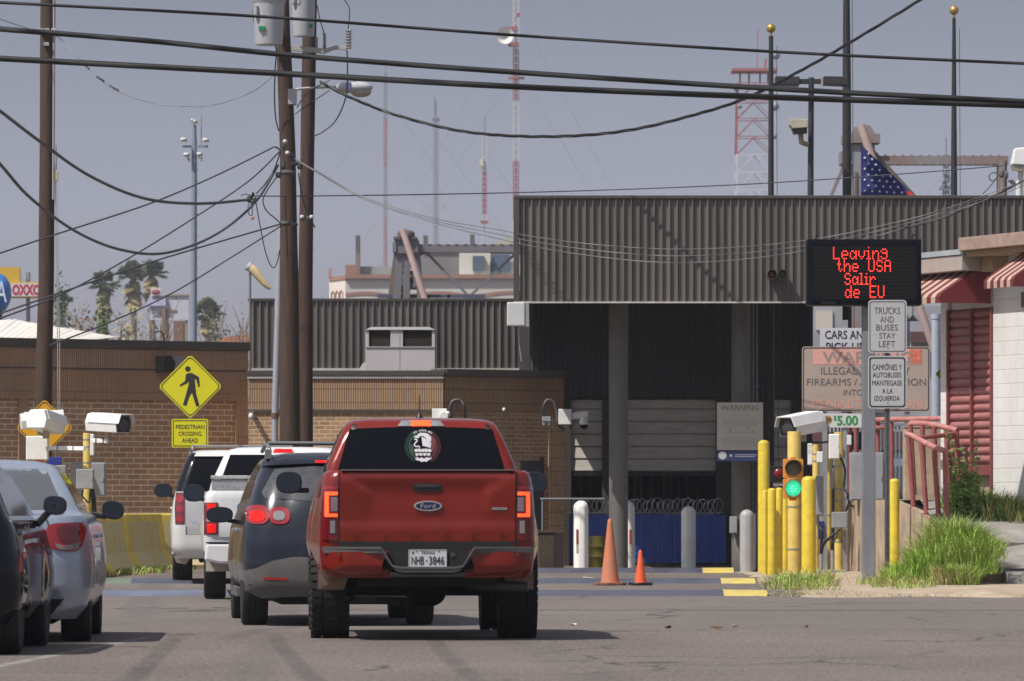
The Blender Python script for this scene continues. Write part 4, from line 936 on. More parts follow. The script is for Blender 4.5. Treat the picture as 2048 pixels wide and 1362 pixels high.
# local: +x = along the facade away from the camera, +y = out of the building towards the street (left)
WBK = brick_mat('white painted block', (.60,.585,.575), (.58,.565,.555), (.53,.51,.49), .42, .205, msize=.010, dark=.12)
mb = MB(); mb.box(-4.5,.98,-.3,0,.6,4.75); mb.box(2.46,2.7,-.3,.0,.6,4.5); mb.box(.985,2.455,-.3,-.05,4.0,4.5); mb.box(2.52,2.7,-6,-.302,.6,4.5); mb.obj('wall', WBK, t)
SH = mat('weathered red shutter', (.215,.060,.060), .6, var=.45, vs=3, col2=(.32,.155,.145), stretch=(1,1,4))
for a, b in ((1.02,1.62),(1.72,2.40)):
    mb = MB(); z = 1.72; k = 0
    while z < 3.98:
        pf = [(-.03,0),(.0,.02),(.015,.05),(.015,.075),(.0,.105),(-.03,.125)]
        vs = [(x_, y_-.02, z+h_) for x_ in (a,b) for y_, h_ in pf]; mb.add(vs, [(i,i+1,7+i,6+i) for i in range(5)]); z += .126
    mb.obj('shutter', SH, t, smooth=40)
FRM = mat('dark red frame', (.20,.05,.045), .6, var=.3)
mb = MB()
for a in (.985,1.635,2.41): mb.box(a,a+.05,-.06,.03,1.25,4.0)
mb.box(1.0,2.455,-.06,.02,1.55,1.7); mb.obj('shutter_frame', FRM, t)
mb = MB(); mb.box(1.0,2.455,-.35,-.1,.9,1.54); mb.obj('base_wall', TANW, t)
mb = MB(); mb.box(1.0,2.455,-.2,-.06,3.98,4.2); mb.obj('sign_panel', mat('dark sign panel',(.05,.015,.015),.6,var=.5,vs=9), t)
EAV = mat('patchy pink eave', (.28,.195,.16), .8, var=.45, vs=5, col2=(.33,.31,.29), stretch=(1,1,.6)); EAV2 = mat('tan eave soffit', (.36,.26,.16), .85, var=.2)
zt1 = 4.78
mb = MB(); mb.box(.9,2.9,-.3,.55,4.52,4.75); mb.obj('lower_eave', EAV, t, bevel=.01)
mb = MB(); mb.box(.9,2.9,-.3,.57,4.753,4.83); mb.obj('roof_edge', mat('grey roof edge',(.42,.44,.47),.5,.3,var=.2), t)
mb = MB(); mb.box(-4.5,.88,-.3,.62,4.80,4.99); mb.obj('upper_eave', mat('pink eave',(.31,.22,.18),.8,var=.3,vs=5), t, bevel=.01)
mb = MB(); mb.box(-4.5,.88,-.3,.50,4.72,4.797); mb.box(.5,.86,.0,.25,4.5,4.718); mb.obj('eave_board', EAV2, t)
mb = MB(); mb.box(-4.5,2.8,-6,-.31,4.55,4.72); mb.obj('roof', COPE, t)
# striped awnings
A1 = mat('maroon awning canvas', (.125,.016,.021), .7, var=.12, vs=3); A2 = mat('pale awning stripe', (.42,.30,.24), .7, var=.1)
def awning(a, b, nst, lab_, proj, zt, zf, zb):
    n = nst
    for par, nm, m in ((0,'canvas',A1),(1,'pale_stripe',A2)):
        mb = MB()
        for i in range(n):
            if i%2 != par: continue
            x0 = a+(b-a)*i/n; x1 = a+(b-a)*(i+1)/n
            pr = [(.03,zt),(proj*.96,zf+.05),(proj,zf),(proj,zb),(proj-.012,zb),(proj-.012,zf),(.03,zt-.02)]
            vs = [(x_, y_, z_) for x_ in (x0,x1) for y_, z_ in pr]; k = len(pr)
            mb.add(vs, [(j,(j+1)%k,k+(j+1)%k,k+j) for j in range(k)]+[tuple(range(k)),tuple(range(2*k-1,k-1,-1))])
        mb.obj(nm, m, t)
    mb = MB(); mb.add([(a-.004,.03,zt),(a-.004,proj,zf),(a-.004,proj,zb),(a-.004,.03,zb),(a+.01,.03,zt),(a+.01,proj,zf),(a+.01,proj,zb),(a+.01,.03,zb)], [(0,1,2,3),(4,7,6,5),(0,4,5,1),(1,5,6,2),(2,6,7,3),(3,7,4,0)])
    mb.obj('end_panel', mat('maroon awning side', (.165,.02,.028), .7, var=.08), t)
awning(1.0,2.7,12,'far',.86,4.70,4.14,4.05)
awning(-1.35,-.42,9,'near',.86,4.86,4.30,4.20)
mb = MB(); mb.box(-2.6,.0,.02,.05,3.95,4.18); mb.obj('window_board', mat('brown board',(.16,.085,.06),.7,var=.3), t)
# ================================================================ UTILITY POLES AND LINES
def upole(lab, d, prof, zb=0):
    """prof = (px left, px right, py) rows; the pole continues to the ground and above the frame"""
    q = d/FP; a = prof[0]; t = thing('utility_pole', lab, 'utility pole', (U((prof[-1][0]+prof[-1][1])/2,d),d,G(d)), 0, 'wooden utility poles')
    bx_, by_ = t.location.x, t.location.z; rows = []
    for l_, r_, py in prof: rows.append(((U((l_+r_)/2,d)-bx_), Zz(py,d)-by_, (r_-l_)/2*q))
    rows = rows[::-1]; r0 = rows[0]; rows = [(r0[0]*1, -.2, r0[2]*1.08)]+rows; n = 20; vs = []; fs = []
    out = [rows[0]]
    for a_, b_ in zip(rows, rows[1:]):
        k = max(1, int((b_[1]-a_[1])/.5))
        for i in range(1,k+1): f = i/k; out.append(tuple(a_[j]+(b_[j]-a_[j])*f for j in range(3)))
    for cx, z, r in out:
        for k in range(n):
            a = 2*math.pi*k/n; rr = r*(1+.05*noise.noise((math.cos(a)*2,math.sin(a)*2,z*.6+d)))
            vs.append((cx+rr*math.cos(a), rr*math.sin(a), z))
    m_ = len(out)
    fs = [(i*n+k, i*n+(k+1)%n, (i+1)*n+(k+1)%n, (i+1)*n+k) for i in range(m_-1) for k in range(n)]+[tuple(range(n))[::-1], tuple((m_-1)*n+k for k in range(n))]
    mb = MB(); mb.add(vs, fs); mb.obj('pole', WOOD, t, smooth=60); return t
PA, PB, PC = 99.0, 98.0, 99.6
t = upole('single wooden utility pole in front of the long brown brick building', PA, [(80,112,-260),(81,111,0),(77,108,560),(69,104,810),(68,104,1000)])
mb = MB(); q = PA/FP; bz = Vector(t.location)
def loc(px, py, d, dy=0): return P(px,py,d)+Vector((0,dy,0))-bz
mb.tube([loc(109,0,PA,-.1),loc(108,400,PA,-.16)],.022,6); mb.tube([loc(113,290,PA,-.1),loc(122,690,PA,-.3),loc(124,1050,PA,-.4)],.008,5); mb.tube([loc(111,330,PA,-.1),loc(118,690,PA,-.3),loc(121,1050,PA,-.4)],.008,5); mb.obj('ground_wire', mat('grey wire',(.28,.28,.29),.5), t, smooth=60)
mb = MB(); p = loc(114,352,PA,-.12); mb.box(p.x-.03,p.x+.03,p.y-.03,p.y+.03,p.z-.09,p.z+.09); mb.obj('guy_insulator', mat('pale insulator',(.45,.38,.22),.5), t, bevel=.01)
mb = MB()
for px, py in ((86,62),(95,62),(110,62),(94,90)): p = loc(px,py,PA,-.16); mb.box(p.x-.05,p.x+.05,p.y-.05,p.y+.1,p.z-.03,p.z+.03)
mb.obj('line_hardware', STEEL, t, bevel=.005)
t1 = upole('thicker wooden pole of the pair, carrying the street lamp and cable clamps', PB, [(562,577,-220),(562,578,0),(553,580,60),(554,584,130),(560,591,300),(560,597,560),(559,600,800),(558,602,1000)])
t2 = upole('wooden pole of the pair standing just behind the one with the clamps', PC, [(606,634,-220),(606,634,0),(602,630,230),(599,627,400),(596,625,600),(596,626,800),(594,626,1000)])
TRM = mat('pale grey tank enamel', (.40,.41,.44), .4, var=.08, vs=2, rv=.1)
def transformer(lab, px0, px1, ytop, ybot, d, dy, tag):
    q = d/FP; cx = (px0+px1)/2; r = (px1-px0)/2*q; zt, z0 = Zz(ytop,d), Zz(ybot,d)
    t = thing('transformer', lab, 'transformer', (U(cx,d),d+dy,z0), 0, 'pole mounted transformers'); h_ = zt-z0
    mb = MB(); mb.lathe([(r*.82,0),(r*.86,.03),(r*.95,h_*.9),(r,h_-.02),(r*1.06,h_),(r*1.06,h_+.05),(r*.7,h_+.12),(0,h_+.14)], n=28); mb.obj('tank', TRM, t, smooth=40)
    mb = MB(); gx, gz, gw, gh = tag; a = Vector((U(gx,d)-t.location.x, -r*.97, Zz(gz,d)-z0)); mb.box(a.x-gw*q/2,a.x+gw*q/2,-r*1.0,-r*.6,a.z-gh*q/2,a.z+gh*q/2); mb.obj('green_tag', mat('green tag',(.0,.20,.07),.5), t)
    mb = MB()
    for dx in (-r*.75,-r*.3): mb.lathe([(.035,h_*.60),(.05,h_*.66),(.035,h_*.70),(.05,h_*.76),(.035,h_*.80),(.04,h_*.86)], (dx,-r*.75,0), 12)
    mb.obj('bushing', mat('bushing',(.30,.30,.30),.35), t, smooth=50); mb = MB(); mb.box(-.06,.06,-.05,.4+r*.2,h_*.2,h_*.28); mb.box(-.06,.06,-.05,.4+r*.2,h_*.7,h_*.78); mb.obj('mounting_bracket', STEEL, t)
    return t
transformer('left transformer tank with a green tag, leaning past the twin poles', 505, 570, 2, 90, 97.3, 0, (525,59,12,8))
transformer('right transformer tank with a green tag, between the twin poles', 582, 632, -30, 73, 98.6, .0, (623,53,6,7))
# cutouts, crossarm and street lamp
d = 98.9; q = d/FP
t = thing('cutout_arm', 'pale crossarm with ribbed insulators right of the twin poles', 'crossarm', P(600,100,d))
def Lp(px, py, dy=0): return P(px,py,d)+Vector((0,dy,0))-Vector(t.location)
ARM = mat('pale crossarm', (.36,.35,.33), .6, var=.2)
mb = MB(); mb.bar(Lp(580,98,-.25), Lp(652,105,-.25), .09); mb.bar(Lp(650,105,-.25), Lp(672,97,-.25), .07); mb.bar(Lp(670,97,-.25), Lp(694,99,-.25), .07); mb.obj('arm', ARM, t, bevel=.006)
INS = mat('grey ribbed insulator', (.33,.33,.32), .4)
for px, yt, yb, w in ((650,66,100,5),(634,76,98,4),(698,60,100,8)):
    mb = MB(); a = Lp(px,yb,-.25); n_ = 7; hh = (yb-yt)*q; pr = []
    for i in range(n_): pr += [(w*q*.55,i*hh/n_),(w*q,i*hh/n_+hh/n_*.35),(w*q*.55,i*hh/n_+hh/n_*.6)]
    mb.lathe(pr+[(0,hh)], a, 14); mb.obj('insulator', INS, t, smooth=40)
t = thing('street_lamp', 'cobra head street lamp on a thin curved arm beside the twin poles', 'street lamp', P(590,185,97.6))
mb = MB(); mb.tube(spline([Lp(584,198),Lp(587,185),Lp(596,178),Lp(640,175),Lp(676,174)],6), .022, 8); mb.box(-.12,.02,-.05,.3,-.2,.06); mb.obj('arm', mat('lamp arm',(.34,.34,.35),.5,.3), t, smooth=50)
mb = MB(); a = Lp(708,176); mb.sell((a.x,a.y,a.z+.01),(38*q,.20,12*q),.9,.8,24,12); mb.obj('lamp_head', mat('lamp head grey',(.42,.42,.44),.4), t, smooth=60)
mb = MB(); a = Lp(722,184); mb.sell((a.x,a.y,a.z),(21*q,.16,11*q),1,1,20,10); mb.obj('lamp_glass', mat('lamp glass',(.36,.33,.26),.15), t, smooth=60)
mb = MB(); a = Lp(710,163); mb.lathe([(.03,0),(.03,.05),(0,.05)], a, 10); a = Lp(697,174); mb.box(a.x-.05,a.x+.05,a.y-.205,a.y-.16,a.z-.06,a.z+.06); mb.obj('photocell', mat('photocell',(.10,.10,.22),.5), t)
t = thing('conduit', 'pale grey metal conduit leaning against the left twin pole', 'conduit', P(555,560,97.7)); 
mb = MB(); mb.tube([Lp(562,455),Lp(558,560),Lp(550,835)], .062, 10); mb.tube([Lp(550,835),Lp(549,1000),Lp(549,1145)], .058, 10); mb.obj('pipe', mat('pale conduit',(.33,.35,.40),.5,.2,var=.15), t, smooth=60)
mb = MB(); mb.tube([Lp(550,826),Lp(549.5,836)], .070, 10); mb.obj('rust_band', mat('rust',(.12,.06,.04),.8), t)
def wire(lab, pts, r, m=WIRE, n=8, grp=None, cat='cable', twist=False):
    """pts = (px, py, distance)"""
    pl = spline([P(a,b,c) for a,b,c in pts], n); mb = MB()
    if twist:
        for s in (0,1,2):
            q_ = []
            for i, p in enumerate(pl): a = i*.45+s*2.1; q_.append(p+Vector((0,math.cos(a),math.sin(a)))*r*.7)
            mb.tube(q_, r*.75, 6)
    else: mb.tube(pl, r, 6)
    o = mb.obj('overhead_cable', m, smooth=60, label=lab, cat=cat)
    if grp: o['group'] = grp
    return o
K = 62.
wire('thin black cable, highest of the three that cross the whole sky', [(-120,-1,K),(0,5,K),(520,33,K),(1024,70,K),(1560,104,K),(2048,127,K),(2200,134,K)], .017)
wire('thick black cable, middle of the three that cross the whole sky', [(-120,47,K),(0,58,K),(300,82,K),(600,112,K),(1024,144,K),(1560,178,K),(2048,203,K),(2200,210,K)], .030)
wire('thick black cable, lowest of the three that cross the whole sky', [(-120,110,K),(0,117,K),(560,147,K),(1024,173,K),(1560,195,K),(2048,211,K),(2200,217,K)], .033)
for i, (dz, lb) in enumerate(((0,'a'),)):
    pass
wire('twisted cable sagging from the twin poles, rising off the sky top', [(640,163,97.5),(690,190,97.3),(780,226,97),(900,258,96),(1010,271,95),(1140,272,94),(1260,260,93),(1380,232,92),(1490,197,91),(1600,142,90),(1700,85,89),(1840,0,88),(1900,-40,87.5)], .020, WIRE, 14, twist=True)
wire('heavy grey cable drooping down to the dark cable splice', [(-60,180,70),(0,222,72),(80,283,76),(180,352,80),(290,397,86),(400,407,91),(500,399,95)], .024, WIREG)
wire('lower heavy grey cable drooping from the left edge, rising again to the twin poles', [(-60,265,72),(0,328,74),(60,395,77),(150,462,81),(240,499,86),(330,506,90),(430,470,94),(510,405,96.5),(556,330,97.6)], .022, WIREG)
wire('long straight wire from the left edge up to the twin poles', [(-20,513,88),(120,466,90),(300,407,93),(430,352,95.5),(530,303,97.3),(549,294,97.5),(560,300,97.6)], .014, WIREG)
wire('wire slanting from behind the left pole up to the pole clamps', [(-20,644,82),(120,590,86),(260,515,90),(400,428,94),(500,360,96.5),(562,300,97.6)], .014, WIREG)
wire('wire from the left edge rising to the lower clamp on the twin poles', [(-20,634,80),(130,582,85),(300,525,90),(430,486,94),(520,460,96.5),(562,448,97.6)], .014, WIREG)
wire('lowest wire from the brick roof line up to the twin poles', [(100,690,84),(230,640,88),(350,583,92),(470,510,95.5),(562,452,97.6)], .013, WIREG)
wire('thin wire with small beads sagging between the two pole groups', [(-20,25,98),(0,38,98),(60,58,98.6),(115,74,98.9),(170,130,98.6),(230,180,98.3),(310,207,98),(380,213,97.8),(440,207,97.7),(510,180,97.6),(565,135,97.6)], .008, mat('thin grey wire',(.20,.20,.21),.5))
t = thing('wire_beads', 'string of small dark beads on the thin wire right of the left pole', 'wire spacer', P(205,162,98.4)); mb = MB()
for px, py in ((173,133),(177,137),(195,154),(199,157),(203,159),(207,162),(221,172),(225,175),(229,177),(233,179),(236,181)): a = P(px,py,98.4)-Vector(t.location); mb.sell(a,(.018,.018,.022),1,1,8,6)
mb.obj('bead', BLACK, t)
wire('nearly level thin wire crossing the towers to the right edge', [(505,392,97.4),(620,392,98.2),(900,388,100),(1180,381,101),(1500,368,101),(1800,348,101),(2010,331,101)], .010, mat('thin dark wire',(.06,.06,.065),.5))
for i, (a, b, lab) in enumerate(((0,0,'upper'),(9,7,'middle'),(18,13,'lowest'))):
    wire(lab+' of the three service wires drooping across the front of the canopy', [(572,308,97.5),(640,345+a*.2,97.2),(730,394+a*.3,96.8),(870,437+a*.5,96),(1000,460+a,94.5),(1060,472+a*1.1,93.6),(1180,488+a*1.3,92.9),(1330,498+a*1.5,92.4),(1480,494+a*1.4,92.2),(1630,478+a*1.1,92),(1760,452+a,91.8),(1880,421+a*.6,91.6),(2048,362+a*.5,91.2),(2120,330,91)], .0065, mat('light service wire',(.11,.11,.115),.45), 8, 'service wires across the canopy')
wire('thick service cable falling to the canopy from the right edge', [(2120,325,90.5),(2048,361,90.6),(1960,405,90.8),(1880,437,91),(1800,458,91.2)], .014)
# drip loops around the twin poles
def loop(lab, pts, r=.012): wire(lab, [(a,b,97.4) for a,b in pts], r, WIRE, 6)
loop('black drop cable down the left side of the twin poles, under the left transformer', [(507,18),(510,50),(530,75),(552,95),(550,140),(549,200),(552,240),(558,262)], .013)
loop('long black drip loop under the street lamp', [(694,100),(695,160),(690,200),(672,240),(648,262),(628,272)], .013)
loop('black jumper between the two wooden poles below the lamp', [(594,215),(606,196),(622,180),(660,160)], .010)
loop('thin wire hanging off the top beside the insulators', [(685,-5),(697,12),(699,30),(696,60)], .008)
loop('thin lead from the transformer top to the insulator', [(634,10),(640,40),(648,66),(650,98)], .010)
loop('wire hanging in a long loop left of the twin poles', [(512,405),(520,450),(530,500),(541,530),(550,534),(557,515),(559,500)], .010)
loop('wire curving from the splice around to the lower pole clamp', [(553,355),(535,380),(526,400),(532,420),(548,435),(562,447)], .010)
loop('short wire slanting behind the right twin pole to the lamp arm', [(590,228),(630,200),(660,180)], .009)
loop('cable running down between the twin poles', [(597,345),(602,380),(610,415),(622,440),(630,455)], .014)
loop('wire from the pole clamp to the splice, short upper strand', [(560,305),(548,340),(530,368),(512,388)], .013)
t = thing('cable_splice', 'tangle of dark connectors where the drooping cables meet left of the twin poles', 'cable splice', P(506,400,97)); q = 97/FP; mb = MB()
for px, py, a, b in ((500,396,6,5),(506,388,3,4),(510,400,4,6),(504,408,3,7),(498,402,4,3)): mb.sell(P(px,py,97)-Vector(t.location),(a*q,.05,b*q),.7,.7,10,8)
mb.obj('connector', BLACK, t, smooth=50); mb = MB(); mb.tube(spline([P(a,b,97)-Vector(t.location) for a,b in ((500,400),(496,415),(498,428),(504,430),(504,415))],5),.008,5); mb.tube(spline([P(a,b,97)-Vector(t.location) for a,b in ((482,392),(490,388),(505,392),(518,391))],5),.008,5); mb.obj('loose_wire', WIRE, t); mb = MB(); mb.sell(P(505,436,97)-Vector(t.location),(3*q,.03,4*q),1,1,8,6); mb.obj('orange_cap', mat('orange cap',(.5,.13,.04),.5), t)
t = thing('pole_clamps', 'cluster of clamps and spools on the left twin pole where the wires end', 'line hardware', P(575,320,97.5)); mb = MB()
for px, py, a, b in ((568,290,4,10),(575,305,5,5),(582,310,6,5),(557,350,6,6),(566,330,5,9),(590,327,9,4),(600,332,6,7),(575,345,14,5),(570,447,12,5),(588,449,8,4),(605,435,5,6),(618,437,5,6)): mb.sell(P(px,py,97.5)-Vector(t.location),(a*q,.08,b*q),.6,.6,10,8)
mb.obj('clamp', mat('dark clamp',(.07,.07,.07),.6,var=.5,vs=20), t, smooth=40); mb = MB()
for px, py in ((575,306),(623,434),(604,434),(570,283)): mb.sell(P(px,py,97.35)-Vector(t.location),(4.5*q,.05,4*q),.8,.8,10,8)
mb.obj('spool_insulator', mat('porcelain',(.5,.5,.5),.3), t, smooth=60)
# ================================================================ BEHIND THE CANOPY
def flagpole(lab, px, d, top, wt, wb, ball=None, pxb=None):
    q = d/FP; t = thing('flagpole', lab, 'flagpole', (U(pxb or px,d),d,0)); H = Zz(top,d); dx = U(px,d)-U(pxb or px,d)
    mb = MB(); mb.tube([(0,0,0),(dx*.5,0,H*.7),(dx,0,H)],[wb*1.25/2*q,wb*.5*q,wt/2*q],18); mb.obj('shaft', mat('dark bronze pole',(.035,.035,.036),.45,.3), t, smooth=60)
    if ball: mb = MB(); mb.sell((dx,0,H+ball*q*1.3+.03),(ball*q,ball*q,ball*q),1,1,20,14); mb.lathe([(.02,0),(.02,.10),(0,.10)],(dx,0,H-.01),8); mb.obj('gold_ball', mat('gold ball',(.55,.36,.10),.3,.7), t, smooth=80)
    mb = MB(); mb.tube([(dx+.1,0,H*.98),(.14,0,1.2)],.006,5); mb.obj('halyard', WIREG, t); return t
flagpole('flagpole with a gold ball, between the lattice tower and the shoebox lights', 1542, 104, 72, 9, 12, 9.5)
flagpole('tallest flagpole, running out of the top of the sky beside the blue flag', 1692, 104, -260, 8, 17, None, 1695)
flagpole('flagpole with a gold ball, crossing the long rusty bridge beam', 1908, 104, 36, 7, 13, 9.5)
t = thing('flag', 'drooping blue flag with white stars and a sliver of red', 'flag', P(1722,290,103.9)); q = 103.9/FP
pts = []; n1, n2 = 26, 18
mb = MB(); mr = MB(); star = MB()
def flagp(u, v):                # u along the hoist (down), v outwards
    x = v*(6+u*1.06*104)*q*1.02; z = -u*104*q*1.05-v*3*q
    z = z-v*.02+ (1-v)*0; y = .10*math.sin(v*9+u*3)*(.25+u)*v
    return Vector((x, y, z))
vs = [flagp(i/n1, j/n2) for i in range(n1+1) for j in range(n2+1)]
fs = [(i*(n2+1)+j, i*(n2+1)+j+1, (i+1)*(n2+1)+j+1, (i+1)*(n2+1)+j) for i in range(n1) for j in range(n2) if not (i > n1*.8 and j > n2*.86)]
fr = [(i*(n2+1)+j, i*(n2+1)+j+1, (i+1)*(n2+1)+j+1, (i+1)*(n2+1)+j) for i in range(n1) for j in range(n2) if (i > n1*.8 and j > n2*.86)]
mb.add(vs, fs); o = mb.obj('blue_field', mat('flag blue',(.016,.024,.15),.8,var=.2,vs=5), t, smooth=60); mr.add(vs, fr); mr.obj('red_stripe', mat('flag red',(.50,.03,.03),.8), t, smooth=60)
k = 0
for r_ in range(1,10):
    for c_ in range(0,8):
        u = r_*.102+.02; v = (c_+.5+(r_%2)*.5)*14.5/(6+u*110)
        if v > .93 or u > .97 or (u > .78 and v > .84): continue
        p = flagp(u, v); s = 3.1*q; pl = []
        for i in range(10): a = math.pi/2+i*math.pi/5; rr_ = s if i%2 == 0 else s*.45; pl.append((p.x+rr_*math.cos(a), p.z+rr_*math.sin(a)))
        star.prism(pl, p.y-.022, p.y+.022)
star.obj('stars', mat('flag white',(.62,.62,.66),.7), t)
t = thing('lamp_post', 'dark lamp post with two flat shoebox lamps behind the canopy', 'lamp post', (U(1616,103),103,0)); q = 103/FP; DKM = mat('dark bronze',(.035,.035,.037),.5,.2)
mb = MB(); mb.tube([(0,0,0),(.06,0,Zz(155,103))],[.075,.05],12); mb.obj('post', DKM, t, smooth=60)
z = Zz(163,103)
for a, b, tl in ((-66,-18,-2),(30,78,1)): mb = MB(); mb.prism([(a*q,z+9*q),(b*q,z+8*q),(b*q,z-9*q),(a*q,z-7*q)], -.25, .25); mb.obj('lamp_head', DKM, t, bevel=.01)
mb = MB(); mb.box(-18*q+.002,30*q-.002,-.04,.04,z-5*q,z+5*q); mb.obj('arm', DKM, t); mb = MB(); mb.box(26*q,29.5*q,-.06,-.041,z-8*q,z+8*q); mb.obj('pale_end', mat('pale end',(.35,.33,.28),.6), t)
t = thing('security_camera', 'beige camera housing on the side of the dark lamp post', 'security camera', P(1597,255,102.7))
CRM = mat('beige housing',(.40,.38,.30),.5,var=.1)
mb = MB(); mb.prism([(-19*q,16*q),(17*q,14*q),(17*q,-2*q),(-13*q,-4*q),(-19*q,4*q)], -.3, .15); mb.obj('housing', CRM, t, bevel=.01)
mb = MB(); mb.prism([(-14*q,-4.3*q),(16*q,-2.4*q),(16*q,-12*q),(-10*q,-14*q)], -.2, .1); mb.obj('lens_box', mat('dark lens box',(.05,.05,.045),.5), t); mb = MB(); mb.tube([(4*q,0,-12*q),(6*q,0,-30*q),(18*q,.2,-32*q)],.05,8); mb.obj('bracket', mat('tan bracket',(.35,.28,.18),.6), t, smooth=50)
t = thing('floodlight', 'white floodlight above the canopy beside the short wooden post', 'floodlight', P(2036,320,101.5))
mb = MB(); mb.prism([(-8*q,22*q),(16*q,24*q),(16*q,-12*q),(-14*q,-10*q)], -.2, .2); mb.obj('housing', WHITEP, t, bevel=.02); mb = MB(); mb.prism([(-13*q,-10.5*q),(12*q,-12.5*q),(6*q,-22*q),(-10*q,-20*q)], -.16, .16); mb.obj('glass', mat('floodlight glass',(.36,.34,.24),.2), t)
mb = MB(); mb.tube([(8*q,.1,-15*q),(5*q,.1,-40*q),(3*q,.1,-52*q)],.05,8); mb.tube([(3*q,.1,-40*q),(8*q,.1,-500*q)],.06,8); mb.obj('bracket', mat('white bracket',(.6,.6,.6),.5), t, smooth=50)
t = thing('wooden_post', 'short weathered wooden post with wire spools above the canopy', 'post', (U(2007,102),102,0)); q = 102/FP
mb = MB(); mb.tube([(0,0,0),(0,0,Zz(322,102))],[8.5*q,7*q],14); mb.obj('post', mat('pale weathered wood',(.20,.17,.15),.9,var=.4,vs=5,stretch=(5,5,.4)), t, smooth=50)
mb = MB()
for px, py, a, b in ((2003,347,5,9),(2013,350,4,8),(2030,366,9,4),(2036,375,5,8),(2022,362,6,3)): p = P(px,py,101.8)-Vector(t.location); mb.sell(p,(a*q,.06,b*q),.7,.7,10,8)
mb.tube(spline([P(a,b,101.8)-Vector(t.location) for a,b in ((2000,352),(1988,345),(1978,352),(1984,362),(1994,355),(1975,378),(1965,388))],6),.012,5); mb.obj('wire_spool', mat('spool',(.10,.10,.10),.5), t)
# ---- the old suspension bridge
BD = 190.; q = BD/FP
BS = mat('blue grey bridge steel', (.13,.15,.19), .6, .2, var=.35, vs=.8, col2=(.15,.12,.11)); BP = mat('pinkish cable pipe', (.40,.29,.27), .7, var=.25, vs=.7)
t = thing('bridge_portal', 'blue grey steel bridge tower with a slanting pinkish pipe, before the cream building', 'bridge', (U(820,BD),BD,0)); X = lambda p: (p-820)*q; Z = lambda p: Zz(p,BD)
mb = MB()
for a0,a1,b0,b1 in ((795,783,808,800),(808,806,820,820),(826,838,838,852)): mb.add([(X(a0),-.4,Z(482)),(X(b0),-.4,Z(482)),(X(b1),-.4,Z(640)),(X(a1),-.4,Z(640)),(X(a0),.4,Z(482)),(X(b0),.4,Z(482)),(X(b1),.4,Z(640)),(X(a1),.4,Z(640))],[(0,1,2,3),(4,7,6,5),(0,4,5,1),(1,5,6,2),(2,6,7,3),(3,7,4,0)])
for p in (510,545,575): mb.box(X(795),X(835),-.2,.2,Z(p+4),Z(p-3))
for a,b,c,e_ in ((800,512,815,545),(815,512,830,545),(815,512,800,545),(830,545,818,575),(812,545,830,575),(800,575,816,600)): mb.bar((X(a),-.25,Z(b)),(X(c),-.25,Z(e_)),.12)
mb.box(X(790),X(836),-.5,.5,Z(508),Z(478)); mb.box(X(786),X(793),-.55,.5,Z(505),Z(486)); mb.add([(X(a),yy,0) for yy in (-.5,.5) for a in (783,852)]+[(X(a),yy,Z(636)) for yy in (-.5,.5) for a in (783,852)], [(0,1,3,2),(4,6,7,5),(0,4,5,1),(2,3,7,6),(0,2,6,4),(1,5,7,3)])
mb.obj('tower', BS, t)
mb = MB(); mb.sell((X(812),0,Z(472)),(18*q,.7,12*q),.7,.7); mb.box(X(788),X(834),-.6,.6,Z(480),Z(475)); mb.obj('saddle', mat('dark saddle',(.10,.085,.075),.8,var=.4), t, smooth=40)
mb = MB(); mb.tube([(X(806),-.9,Z(462)),(X(850),-1.2,Z(598)),(X(862),-1.2,Z(635))],6.5*q,12); mb.obj('cable_pipe', BP, t, smooth=60)
mb = MB(); mb.box(X(838),X(1075),-.3,.3,Z(505),Z(490)); mb.obj('girder', BS, t)
mb = MB(); xx = X(838)
while xx < X(1070): mb.box(xx,xx+.12,-.32,.32,Z(490.2),Z(489)); xx += .3
mb.obj('girder_edge', mat('dark lattice edge',(.09,.08,.085),.8), t)
mb = MB()
for a,b,c,e_ in ((848,500,940,595),(940,592,1030,508),(836,512,856,500)): mb.bar((X(a),0,Z(b)),(X(c),0,Z(e_)),5*q)
mb.obj('brace', BS, t); mb = MB()
for a,b in ((755,860),(895,970),(855,900)): mb.box(X(a),X(b),-.1,.1,Z(596),Z(589))
mb.obj('deck_rail', mat('navy rail',(.05,.06,.11),.6), t)
mb = MB(); mb.bar((X(793),.2,Z(505)),(X(775),.2,Z(640)),.18); mb.obj('side_strut', mat('rusty strut',(.13,.10,.08),.8), t)
BD = 150.; q = BD/FP
t = thing('bridge_portal', 'rusty bridge beam and tower top behind the blue flag', 'bridge', (U(1720,BD),BD,0)); X = lambda p: (p-1720)*q; Z = lambda p: Zz(p,BD)
RS = mat('rusty bridge steel', (.16,.10,.085), .8, var=.5, vs=1.2, col2=(.20,.20,.21)); 
mb = MB(); mb.box(X(1703),X(1748),-.4,.4,Z(420),Z(290)); mb.obj('tower', mat('pale grey steel',(.24,.25,.28),.6,var=.25,vs=1), t)
mb = MB(); mb.box(X(1684),X(1758),-.5,.5,Z(288),Z(270)); mb.prism([(X(1700),Z(270)),(X(1750),Z(270)),(X(1738),Z(252)),(X(1708),Z(256))],-.4,.4); mb.box(X(1679),X(1690),-.55,.5,Z(330),Z(305)); mb.bar((X(1690),-.2,Z(325)),(X(1662),-.2,Z(392)),7*q); mb.bar((X(1690),0,Z(330)),(X(1700),0,Z(400)),4*q); mb.obj('saddle', RS, t)
mb = MB(); mb.tube([(X(1718),-.8,Z(255)),(X(1736),-.9,Z(310)),(X(1770),-.95,Z(402))],8.5*q,12); mb.obj('cable_pipe', BP, t, smooth=60)
mb = MB(); mb.box(X(1748),X(2015),-.3,.3,Z(330),Z(313)); k = X(1752)
